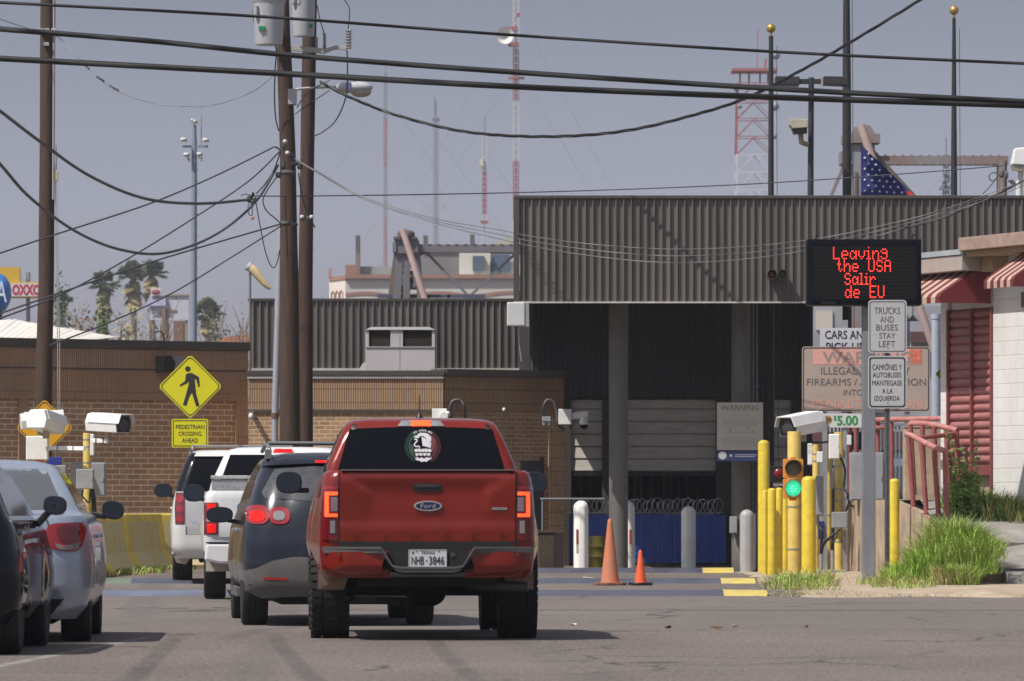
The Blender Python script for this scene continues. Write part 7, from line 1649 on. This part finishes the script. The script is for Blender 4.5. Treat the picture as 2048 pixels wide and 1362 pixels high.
# ---------------------------------------------------------------- dark crossover
def dark_suv():
    c = Vector((-1.80,58.5,0)); h = R(4.7); t = thing('suv', 'dusty dark blue crossover with a roof rack, half hidden behind the red pickup', 'suv', (c.x+math.sin(h)*1.0, c.y-math.cos(h)*1.0, -.14), h)
    DP = paint('dark blue paint', (.010,.013,.022), .3, .22, .3); GB_ = mat('dusty grey cladding', (.085,.082,.08), .6, var=.25, vs=4)
    yw, wr, ww = 1.02, .37, .27
    B = Body([(.30,.86,.14,4.95,.22,.4,.06),(.42,.95,.03,5.05,.28,.5,.08),(.62,.985,.0,5.1,.32,.5,.09),(.85,.985,.0,5.1,.34,.5,.10),(1.0,.975,.03,5.05,.35,.5,.10),(1.10,.955,.06,4.4,.35,.5,.10),(1.22,.925,.11,4.0,.34,.4,.10),(1.35,.885,.18,3.7,.32,.3,.10),(1.50,.835,.28,3.4,.30,.3,.10),(1.62,.785,.40,3.1,.28,.3,.10),(1.70,.735,.50,2.8,.26,.3,.10),(1.745,.66,.62,2.6,.26,.3,.08),(1.765,.52,.8,2.4,.24,.3,.06),(1.772,.25,1.1,2.1,.12,.1,.0)],
             flares=[(yw,.56,.62,.26,.035),(4.05,.56,.62,.26,.035)])
    o = B.mesh().obj('body', DP, t, smooth=45)
    boolean(o, [well(-1.3,-.62,yw,wr+.05,wr), well(.62,1.3,yw,wr+.05,wr), well(-1.3,-.62,4.05,wr+.05,wr), well(.62,1.3,4.05,wr+.05,wr)])
    for p in o.data.polygons: p.use_smooth = True
    o.data.set_sharp_from_angle(angle=R(35)); S_ = B.rear
    patch([(-.77,1.305),(-.3,1.27),(.3,1.27),(.77,1.305),(.80,1.36),(.66,1.60),(.3,1.625),(-.3,1.625),(-.66,1.60),(-.80,1.36)], S_, .006, 'rear_window', mat('hazy grey glass',(.075,.078,.082),.12,spec=.5,var=.4,vs=3,col2=(.02,.022,.026)), t, .07)
    patch([(-.80,1.63),(-.3,1.655),(.3,1.655),(.80,1.63),(.74,1.72),(-.74,1.72)], S_, .06, 'spoiler', DP, t, .07, thick=.10)
    patch([(-.25,1.662),(.25,1.662),(.25,1.685),(-.25,1.685)], S_, .068, 'brake_lamp', LIT2, t, .05)
    for s in (-1,1):
        def pl(pts): return [(s*a, b) for a, b in (pts if s > 0 else pts[::-1])]
        el = lambda cx, cz, a, b, n=24: [(cx+a*math.copysign(abs(math.cos(2*math.pi*i/n))**.8,math.cos(2*math.pi*i/n)), cz+b*math.copysign(abs(math.sin(2*math.pi*i/n))**.8,math.sin(2*math.pi*i/n))) for i in range(n)]
        patch(pl(el(.845,1.135,.118,.098)), S_, .016, 'tail_lamp', RED_L, t, .03); lamp = t.children[-1]
        patch(pl(el(.85,1.12,.075,.055)), S_, .024, 'lit_lens', LIT2, lamp, .03)
        patch(pl(el(.625,1.125,.105,.088)), S_, .016, 'inner_lamp', RED_L, t, .03); lamp = t.children[-1]
        patch(pl(el(.632,1.125,.058,.050)), S_, .024, 'reverse_lens', CLR, lamp, .03)
        patch(pl([(.55,.468),(.78,.475),(.80,.50),(.55,.495)]), S_, .03, 'reflector', RED_L, t, .05)
        patch([(1.0,1.30),(3.3,1.26),(2.75,1.64),(1.25,1.64)] , B.side, .004, 'side_window', GLASS, t, .12, side=s)
    patch([(-.984,.57),(-.86,.59),(-.70,.665),(-.5,.705),(.5,.705),(.70,.665),(.86,.59),(.984,.57),(.965,.36),(.80,.285),(.5,.30),(-.5,.30),(-.80,.285),(-.965,.36)], S_, .022, 'bumper', GB_, t, .06, thick=.06)
    mb = MB()
    for s in (-1,1):
        pts = [(s*.60,.95,1.80),(s*.70,1.05,1.82),(s*.70,2.7,1.83),(s*.68,2.85,1.79)]; mb.tube(spline([(s*.70,.72,1.77),(s*.71,.85,1.83),(s*.71,1.6,1.85),(s*.70,2.8,1.80)],6),.022,8)
        mb.box(s*.715-.03,s*.715+.03,.70,.95,1.70,1.80)
    mb.tube([(-.71,1.0,1.865),(.71,1.0,1.865)],.022,8); mb.obj('roof_rack', mat('dull grey rail',(.16,.16,.165),.4,.3), t, bevel=.004)
    antenna(t, .0, .95, 1.77, .19)
    mb = MB(); mb.box(-.6,.6,.35,4.6,.22,.42); mb.box(-.35,.35,.15,.4,.24,.34); mb.tube([(-.75,yw,.36),(.75,yw,.36)],.05,8); mb.obj('chassis', UND, t)
    mb = MB(); mb.bar((-.985,1.55,.33),(-.985,3.5,.33),.05,.09); mb.obj('sill_trim', GB_, t)
    for s in (-1,1):
        wheel(t, s*(.985-ww/2), yw, wr, ww, s, rim=mat('bright alloy',(.45,.45,.46),.25,.8)); wheel(t, s*(.985-ww/2), 4.05, wr, ww, s, rim=mat('bright alloy',(.45,.45,.46),.25,.8))
        mirror(t, s*1.14, 3.15, 1.13, .29, .17, s, BLACK, (-s*.12,0,-.02), .5)
        mb = MB(); 
        for y_, z_ in ((1.95,.96),(2.9,.95)): mb.box(s*.99-.025,s*.99+.025,y_,y_+.18,z_,z_+.035)
        mb.obj('door_handle', CHROME, t, bevel=.008)
    # number plate (out of sight behind the red pickup)
    mb = MB(); mb.prism(rrect(-.152,.152,.80,.95,.01), B.rear(0,.87)-.02, B.rear(0,.87)); mb.obj('number_plate', WHITEP, t)
    return t
dark_suv()
# ---------------------------------------------------------------- white pickup
def white_pickup():
    h = R(3.1); c = Vector((-2.79,69.7,0)); t = thing('pickup_truck', 'white pickup truck with a metal tool box across its bed, between the SUVs', 'pickup truck', (c.x+math.sin(h)*1.2, c.y-math.cos(h)*1.2, G(69.7)), h)
    WP = paint('white truck paint', (.60,.60,.62), .0, .3, .06); yw, wr, ww = 1.2, .40, .27
    B = Body([(.48,.93,.10,5.7,.10,.5,.02),(.60,.985,.04,5.75,.12,.5,.02),(.85,1.0,.0,5.8,.12,.5,.02),(1.10,.985,.0,5.7,.12,.5,.02),(1.16,.98,.0,4.4,.12,.5,.02),(1.27,.965,.0,4.2,.12,.5,.02),(1.315,.935,.02,4.1,.12,.4,.02)],
             flares=[(yw,.62,.85,.28,.03),(4.5,.62,.85,.28,.03)])
    o = B.mesh().obj('body', WP, t, smooth=45)
    mb = MB(); mb.box(-.80,.80,.09,1.70,.85,1.6); boolean(o, [mb.obj('bed_cut', BLACK), well(-1.3,-.6,yw,wr+.07,wr), well(.6,1.3,yw,wr+.07,wr), well(-1.3,-.6,4.5,wr+.07,wr), well(.6,1.3,4.5,wr+.07,wr)])
    for p in o.data.polygons: p.use_smooth = True
    o.data.set_sharp_from_angle(angle=R(35))
    CB = Body([(1.26,.93,1.80,4.2,.08,.3,.02),(1.42,.895,1.84,3.9,.08,.3,.02),(1.62,.80,1.92,3.5,.09,.3,.02),(1.77,.73,1.98,3.2,.10,.3,.02),(1.83,.68,2.03,3.1,.14,.3,.02),(1.862,.56,2.12,3.0,.2,.3,.02),(1.872,.3,2.4,2.8,.12,.1,0)])
    CB.mesh(.04).obj('cab', WP, t, smooth=40)
    patch([(-.80,1.37),(.80,1.37),(.66,1.77),(-.66,1.77)], CB.rear, .006, 'rear_window', GLASS, t, .08)
    patch([(-.13,1.80),(.13,1.80),(.11,1.845),(-.11,1.845)], CB.rear, .012, 'brake_lamp', LIT2, t, .05)
    S_ = B.rear
    patch(rrect(-.80,.80,.76,1.31,.02), S_, .012, 'tailgate', WP, t, .06)
    for s in (-1,1):
        def pl(pts): return [(s*a, b) for a, b in (pts if s > 0 else pts[::-1])]
        patch(pl([(.815,.79),(.985,.79),(.985,1.175),(.815,1.175)]), S_, .016, 'tail_lamp', RED_D, t, .04); lamp = t.children[-1]
        patch(pl([(.84,1.05),(.945,1.05),(.945,1.16),(.84,1.16)]), S_, .023, 'lit_lens', LIT2, lamp, .04)
        patch(pl([(.84,.81),(.945,.81),(.945,.92),(.84,.92)]), S_, .023, 'lit_lens', LIT2, lamp, .04)
        patch(pl([(.835,.945),(.955,.945),(.955,1.025),(.835,1.025)]), S_, .021, 'reverse_lens', mat('smoked clear lens',(.30,.22,.22),.15), lamp, .04)
    mb = MB(); pr = [(-.98,.48),(-.96,.68),(.96,.68),(.98,.48),(.80,.44),(-.80,.44)]
    mb.prism(pr[::-1], -.12, .10); mb.obj('bumper', mat('white bumper paint',(.58,.58,.60),.3,var=.08), t, bevel=.03)
    mb = MB(); mb.box(-.96,.96,-.11,.05,.683,.70); mb.obj('bumper_pad', BLACK, t)
    TB = mat('worn aluminium plate', (.30,.30,.30), .45, .6, var=.4, vs=14, bump=.6, bs=60)
    mb = MB(); mb.prism([(-.89,1.24),(-.82,1.22),(.82,1.22),(.89,1.24),(.89,1.46),(-.89,1.46)], 1.30, 1.74); o = mb.obj('tool_box', TB, t, bevel=.012)
    mb = MB(); mb.box(-.90,.90,1.28,1.76,1.463,1.51); mb.obj('lid', mat('tread plate lid',(.38,.38,.37),.5,.5,var=.5,vs=30,bump=1,bs=50), o, bevel=.012); mb = MB(); mb.box(-.22,-.02,1.285,1.298,1.30,1.43); mb.obj('latch_recess', mat('dark recess',(.12,.12,.12),.5), o)
    mb = MB(); mb.lathe([(.055,-.022),(.055,-.025),(0,-.025)], (-.53,S_(-.5,1.1)-.0,1.12), 20, 'y'); o = mb.obj('round_sticker', mat('blue sticker',(.02,.05,.30),.4), t); lettering([('Ohio',-.56,-.50,1.11,1.13,.02)], S_(-.5,1.1)-.0255, WHITEP, o, 'sticker_mark') if 0 else None
    mb = MB(); mb.box(-.03,.03,-.003,-.0005,-.008,.008); mb.obj('pale_mark', WHITEP, o, loc=(-.53,S_(-.5,1.1)-.0255,1.12))
    mb = MB(); mb.box(-.6,.6,.3,5.2,.38,.50); mb.tube([(-.8,yw,.40),(.8,yw,.40)],.06,8); mb.obj('chassis', UND, t)
    for s in (-1,1): mb = MB(); mb.box(s*.80-.16,s*.80+.16,.62,.64,.34,.62); mb.obj('mud_flap', mat('pale mud flap',(.35,.32,.28),.8), t)
    for s in (-1,1):
        wheel(t, s*(.985-ww/2), yw, wr, ww, s); wheel(t, s*(.985-ww/2), 4.5, wr, ww, s)
        mirror(t, s*1.11, 3.9, 1.30, .27, .22, s, BLACK, (-s*.14,0,-.02), .9)
        patch([(2.1,1.40),(3.7,1.40),(3.2,1.76),(2.15,1.76)], CB.side, .004, 'side_window', GLASS, t, .12, side=s)
    mb = MB(); mb.prism(rrect(-.152,.152,.53,.66,.01), -.135, -.122); mb.obj('number_plate', WHITEP, t)
white_pickup()
# ---------------------------------------------------------------- white SUV
def white_suv():
    h = R(3.4); c = Vector((-3.86,81.2,0)); t = thing('suv', 'pearl white SUV with dark rear pillars, farthest of the queue', 'suv', (c.x+math.sin(h)*1.2, c.y-math.cos(h)*1.2, G(81.2)), h)
    WP = paint('pearl white paint', (.56,.55,.54), .0, .3, .08); yw, wr, ww = 1.2, .40, .285
    lv = [(.36,.90,.10,5.0,.14,.4,.05),(.50,.985,.02,5.1,.18,.5,.05),(.80,1.0,.0,5.15,.18,.5,.05),(1.0,.99,.02,5.1,.16,.5,.05),(1.15,.975,.04,4.3,.16,.5,.05),(1.30,.945,.08,4.0,.16,.4,.05)]
    up = [(1.302,.945,.08,4.0,.16,.4,.05),(1.50,.885,.15,3.5,.16,.3,.05),(1.70,.81,.23,3.1,.15,.3,.05),(1.80,.765,.28,2.9,.15,.3,.05),(1.852,.72,.33,2.82,.17,.3,.05)]
    rf = [(1.8535,.72,.33,2.82,.17,.3,.05),(1.868,.70,.36,2.8,.18,.3,.05),(1.888,.60,.46,2.7,.2,.3,.04),(1.896,.35,.8,2.4,.15,.2,0)]
    B = Body(lv, flares=[(yw,.6,.8,.28,.02),(4.1,.6,.8,.28,.02)]); UB = Body(up); RB = Body(rf)
    o = B.mesh().obj('body', WP, t, smooth=45)
    boolean(o, [well(-1.3,-.6,yw,wr+.06,wr), well(.6,1.3,yw,wr+.06,wr), well(-1.3,-.6,4.1,wr+.06,wr), well(.6,1.3,4.1,wr+.06,wr)])
    for p in o.data.polygons: p.use_smooth = True
    o.data.set_sharp_from_angle(angle=R(35))
    UB.mesh(.06).obj('glazed_upper_body', mat('gloss black pillars',(.006,.007,.009),.12,spec=.3), t, smooth=40); RB.mesh(.03).obj('roof', WP, t, smooth=40)
    patch([(-.80,1.33),(.80,1.33),(.66,1.76),(-.66,1.76)], UB.rear, .008, 'rear_window', GLASS, t, .08)
    mb = MB(); mb.tube([(-.30,UB.rear(-.3,1.38)-.016,1.38),(.28,UB.rear(.28,1.40)-.018,1.41)],.010,6); mb.obj('wiper', BLACK, t)
    patch([(-.68,1.80),(.68,1.80),(.64,1.868),(-.64,1.868)], UB.rear, .05, 'spoiler', WP, t, .08, thick=.10)
    S_ = B.rear; LG = paint('silver grey liftgate', (.40,.40,.41), .2, .35, .08)
    patch(rrect(-.80,.80,.70,1.30,.02), S_, .010, 'liftgate', LG, t, .06)
    lettering([('YUKON',-.74,-.30,.845,.885,.02)], 0, CHROME, t, 'chrome_lettering', surf=lambda x,z: S_(x,z)-.011)
    for s in (-1,1):
        def pl(pts): return [(s*a, b) for a, b in (pts if s > 0 else pts[::-1])]
        patch(pl([(.815,.84),(.945,.84),(.955,1.05),(.94,1.29),(.815,1.29)]), S_, .016, 'tail_lamp', SMOKE, t, .04); lamp = t.children[-1]
        for z in (.92,1.06,1.20): patch(pl([(.878+.055*math.cos(R(a)), z+.055*math.sin(R(a))) for a in range(0,360,24)]), S_, .023, 'round_lens', RED_L, lamp, .03)
        patch([(.75,1.36),(3.3,1.36),(2.95,1.74),(.85,1.74)], UB.side, .004, 'side_window', GLASS, t, .12, side=s)
    patch([(-1.0,.60),(-.9,.66),(-.80,.82),(-.985,.84),(-1.0,.84)][::-1] if 0 else [(-.995,.42),(-.6,.38),(.6,.38),(.995,.42),(1.0,.83),(.80,.83),(.80,.69),(-.80,.69),(-.80,.83),(-1.0,.83)], S_, .03, 'bumper', WP, t, .06, thick=.06)
    mb = MB(); mb.box(-.6,.6,.3,4.6,.30,.40); mb.tube([(-.8,yw,.40),(.8,yw,.40)],.06,8); mb.obj('chassis', UND, t)
    mb = MB()
    for s in (-1,1): mb.tube(spline([(s*.70,.62,1.87),(s*.70,.72,1.94),(s*.70,2.0,1.95),(s*.69,2.9,1.86)],6),.02,8)
    mb.tube([(-.70,.9,1.95),(.70,.9,1.95)],.016,8); mb.obj('roof_rack', mat('grey roof rail',(.25,.25,.26),.4,.4), t, smooth=50)
    for s in (-1,1):
        mb = MB(); mb.add([(s*.97,.35,.40),(s*.70,.32,.40),(s*.80,.36,.27),(s*.93,.38,.30)],[(0,1,2,3)]); mb.obj('mud_flap', mat('pale mud flap',(.35,.32,.28),.8), t)
        wheel(t, s*(.985-ww/2), yw, wr, ww, s); wheel(t, s*(.985-ww/2), 4.1, wr, ww, s)
        mirror(t, s*1.12, 3.6, 1.33, .27, .205, s, BLACK, (-s*.14,0,-.02), .85)
        mb = MB(); mb.box(s*.99-.025,s*.99+.025,2.0,2.2,1.05,1.09); mb.obj('door_handle', WP, t, bevel=.01)
    mb = MB(); mb.prism(rrect(-.152,.152,.90,1.05,.01), S_(0,1)-.03, S_(0,1)-.012); mb.obj('number_plate', WHITEP, t)
white_suv()
# ---------------------------------------------------------------- silver sedan
def silver_sedan():
    h = R(2.4); c = Vector((-4.23,45.2,0)); t = thing('sedan', 'silver blue sedan with a large red tail lamp, beside the black hatchback', 'sedan', (c.x+math.sin(h)*.95, c.y-math.cos(h)*.95, -.015), h)
    SP_ = paint('silver blue paint', (.36,.41,.50), .45, .3, .08); yw, wr, ww = .95, .325, .235
    B = Body([(.20,.78,.18,4.4,.25,.4,.08),(.30,.86,.06,4.5,.30,.5,.10),(.45,.895,.01,4.55,.34,.5,.10),(.65,.90,.0,4.58,.36,.5,.10),(.82,.895,.015,4.5,.34,.5,.10),(.93,.88,.03,4.4,.32,.5,.10),(.985,.865,.04,3.6,.30,.5,.10),(1.01,.85,.07,3.4,.28,.4,.09),(1.025,.82,.30,3.3,.26,.4,.08),(1.045,.795,.42,3.2,.22,.4,.06),(1.16,.735,.62,3.0,.18,.3,.06),(1.28,.665,.84,2.8,.17,.3,.06),(1.38,.60,1.08,2.6,.18,.3,.06),(1.425,.53,1.25,2.45,.2,.3,.05),(1.452,.40,1.45,2.3,.2,.3,.03),(1.462,.2,1.7,2.1,.1,.1,0)],
             flares=[(yw,.50,.55,.24,.025),(3.63,.5,.55,.24,.025)])
    o = B.mesh(.03).obj('body', SP_, t, smooth=40)
    boolean(o, [well(-1.3,-.55,yw,wr+.045,wr), well(.55,1.3,yw,wr+.045,wr), well(-1.3,-.55,3.63,wr+.045,wr), well(.55,1.3,3.63,wr+.045,wr)])
    for p in o.data.polygons: p.use_smooth = True
    o.data.set_sharp_from_angle(angle=R(35)); S_ = B.rear
    patch([(-.69,1.06),(.69,1.06),(.52,1.385),(-.52,1.385)], S_, .006, 'rear_window', mat('sky grey rear glass',(.085,.09,.10),.08,spec=.6,var=.15,vs=3), t, .06)  # grey base colour stands in for reflected sky
    def loop_(pts): return spline([(a,0,b) for a,b in pts+[pts[0]]], 4)
    for s in (-1,1):
        def pl(pts):
            q = [(p.x, p.z) for p in loop_(pts)[:-1]]; q = [(s*a, b) for a, b in q]; return q if s > 0 else q[::-1]
        patch(pl([(.56,.90),(.60,.765),(.70,.735),(.80,.735),(.845,.80),(.865,.90),(.84,.955),(.72,.955),(.60,.945)]), S_, .014, 'tail_lamp', RED_L, t, .03); lamp = t.children[-1]
        patch(pl([(.625,.80),(.66,.75),(.74,.747),(.80,.75),(.832,.81),(.79,.795),(.72,.78),(.67,.785)]), S_, .021, 'lower_lens', mat('pale striped lens',(.26,.20,.20),.15,var=.5,vs=30), lamp, .025)
        patch(pl([(.64,.91),(.66,.83),(.74,.80),(.80,.83),(.825,.90),(.76,.935),(.69,.935)]), S_, .019, 'round_lens', RED_D, lamp, .03)
        def sl(pts): return pts
        patch([(1.55,1.06),(3.15,1.06),(2.62,1.40),(1.75,1.40)], B.side, .004, 'side_window', GLASS, t, .08, side=s)
        patch([(.95,1.075),(1.48,1.065),(1.62,1.37),(1.40,1.34)], B.side, .004, 'quarter_window', GLASS, t, .08, side=s)
        wheel(t, s*(.885-ww/2), yw, wr, ww, s); wheel(t, s*(.885-ww/2), 3.63, wr, ww, s)
        mirror(t, s*1.0, 2.95, 1.055, .185, .155, s, BLACK, (-s*.13,0,.02), .95, tilt=8*s)
        mb = MB()
        for y_ in (1.75,2.65): mb.box(s*.905-.02,s*.905+.02,y_,y_+.18,.83,.86)
        mb.obj('door_handle', SP_, t, bevel=.008)
    mb = MB()
    for s in (-1,1): mb.tube(spline([(s*.56,S_(.56,.95)-.003,.99),(s*.585,S_(.585,.9)-.003,.90),(s*.60,S_(.6,.7)-.003,.70)],5),.005,5)
    mb.tube([(x_,S_(x_,.70)-.002,.70) for x_ in [-.6+.1*i for i in range(13)]],.005,5); mb.obj('boot_gap', BLACK, t)
    patch([(-.60,.24),(.60,.24),(.70,.36),(-.70,.36)], S_, .01, 'lower_valance', BLACK, t, .07)
    mb = MB(); mb.prism(rrect(-.152,.152,.76,.89,.01), S_(0,.8)-.02, S_(0,.8)); mb.obj('number_plate', WHITEP, t)
    mb = MB(); mb.box(-.6,.6,.4,4.1,.16,.24); mb.tube([(-.7,yw,.28),(.7,yw,.28)],.04,8); mb.obj('chassis', UND, t)
silver_sedan()
# ---------------------------------------------------------------- black hatchback
def black_hatch():
    t = thing('hatchback', 'glossy black hatchback with a round mirror on a stalk, nearest the camera', 'hatchback', (-4.38,40.42,0), R(.3))
    KP = mat('black paint', (.004,.006,.011), .05, .0, var=.2, vs=2.2, spec=.3); yw, wr, ww = .62, .315, .215
    B = Body([(.22,.76,.10,3.5,.2,.3,.06),(.34,.84,.03,3.6,.24,.4,.07),(.55,.85,.0,3.68,.26,.45,.08),(.75,.845,.0,3.66,.26,.45,.08),(.88,.825,.02,3.6,.25,.45,.08),(.95,.80,.04,3.0,.24,.4,.08),(1.0,.765,.06,2.85,.22,.4,.08),(1.15,.70,.13,2.65,.20,.3,.08),(1.28,.635,.20,2.45,.19,.3,.07),(1.36,.58,.27,2.3,.19,.3,.06),(1.395,.48,.36,2.2,.2,.25,.05),(1.407,.25,.6,2.0,.12,.1,.0)],
             flares=[(yw,.45,.52,.24,.035),(3.09,.45,.52,.24,.035)])
    o = B.mesh(.04).obj('body', KP, t, smooth=45)
    boolean(o, [well(-1.3,-.5,yw,wr+.04,wr), well(.5,1.3,yw,wr+.04,wr), well(-1.3,-.5,3.09,wr+.04,wr), well(.5,1.3,3.09,wr+.04,wr)])
    for p in o.data.polygons: p.use_smooth = True
    o.data.set_sharp_from_angle(angle=R(35)); S_ = B.rear
    patch([(-.60,.99),(.60,.99),(.52,1.30),(-.52,1.30)], S_, .005, 'rear_window', GLASS, t, .08)
    for s in (-1,1):
        patch([(.42,1.0),(2.75,1.0),(2.3,1.30),(.62,1.30)], B.side, .004, 'side_window', mat('pale reflecting side glass',(.025,.03,.045),.05,spec=.4), t, .08, side=s)
        mb = MB(); mb.tube([(s*(B.side(.3+.25*i,.962)+.004),.3+.25*i,.962) for i in range(11)],.012,8); mb.obj('chrome_belt', CHROME, t, smooth=50)
        patch([(s*.46,.70),(s*.58,.70),(s*.58,.88),(s*.47,.88)][::s], S_, .012, 'tail_lamp', RED_L, t, .04)
        patch([(.255,.60),(.285,.60),(.315,.71),(.285,.71)], B.side, .010, 'side_marker', mat('red marker',(.45,.02,.02),.3), t, .03, side=s)
        wheel(t, s*(.845-ww/2), yw, wr, ww, s, rim=mat('dark alloy',(.08,.08,.085),.4,.6)); wheel(t, s*(.845-ww/2), 3.09, wr, ww, s, rim=mat('dark alloy',(.08,.08,.085),.4,.6))
        mirror(t, s*.955, 2.35, 1.075, .175, .145, s, KP, (-s*.09,0,-.10), 1.0, tilt=6*s)
        mb = MB(); mb.tube([(s*(B.side(1.55,.9-.01*i)+.003),1.55+.005*i,.93-.05*i) for i in range(13)],.006,5); mb.box(s*.855-.02,s*.855+.02,1.65,1.83,.80,.83); mb.obj('door_edge', CHROME, t)
        patch([(1.5,.24),(2.2,.24),(2.2,.34),(1.5,.34)], B.side, .006, 'sill_trim', BLACK, t, .08, side=s)
    mb = MB(); mb.prism(rrect(-.152,.152,.62,.75,.01), S_(0,.7)-.02, S_(0,.7)); mb.obj('number_plate', WHITEP, t)
    mb = MB(); mb.box(-.55,.55,.3,3.4,.16,.26); mb.tube([(-.7,yw,.28),(.7,yw,.28)],.04,8); mb.obj('chassis', UND, t)
black_hatch()
# litter on the road
r_ = random.Random(21); LTR = [mat('dead leaf',(.13,.07,.03),.9), mat('paper scrap',(.5,.48,.42),.8)]
for i, (px, py, lab) in enumerate(((1434,1252,'brown dead leaf on the road right of the red pickup, larger'),(1336,1252,'small dark leaf on the road, nearest the red pickup shadow'),(1470,1231,'tiny pale scrap on the road below the yellow kerb end'),(1612,1248,'dark pebble near the right of the road'),(1146,1225,'pale scrap on the road just right of the red pickup'),(1176,1158,'pale scrap lying between the two blue humps'))):
    d = 11833/(py-1020); mb = MB(); s_ = (.055,.03,.03,.02,.035,.075)[i]; vs = []
    for k in range(8): a = k*math.pi/4; vs.append((s_*(1+.3*r_.random())*math.cos(a), s_*.8*math.sin(a), .012+.025*r_.random()))
    vs.append((0,0,.005)); vs += [(a*.96,b*.96,c-.006) for a,b,c in vs[:8]]
    mb.add(vs, [(k,(k+1)%8,8) for k in range(8)]+[(k,9+k,9+(k+1)%8,(k+1)%8) for k in range(8)]); mb.obj('litter', LTR[0 if i in (0,1,3) else 1], loc=(U(px,d),d,G(d)), label=lab, cat='litter')

# ================================================================ HAZE
mb = MB(); mb.box(-420,420,-70,680,-1.2,72)
hm = bpy.data.materials.new('haze'); hm.use_nodes = True; t_ = hm.node_tree; t_.nodes.clear()
pv = N(t_, 'ShaderNodeVolumePrincipled'); pv.inputs['Density'].default_value = .00022; pv.inputs['Color'].default_value = (.80,.82,.92,1); pv.inputs['Anisotropy'].default_value = .1
t_.links.new(pv.outputs[0], N(t_, 'ShaderNodeOutputMaterial').inputs['Volume'])
hz = mb.obj('haze', hm, kind='stuff', label='thin pale heat haze', cat='haze')
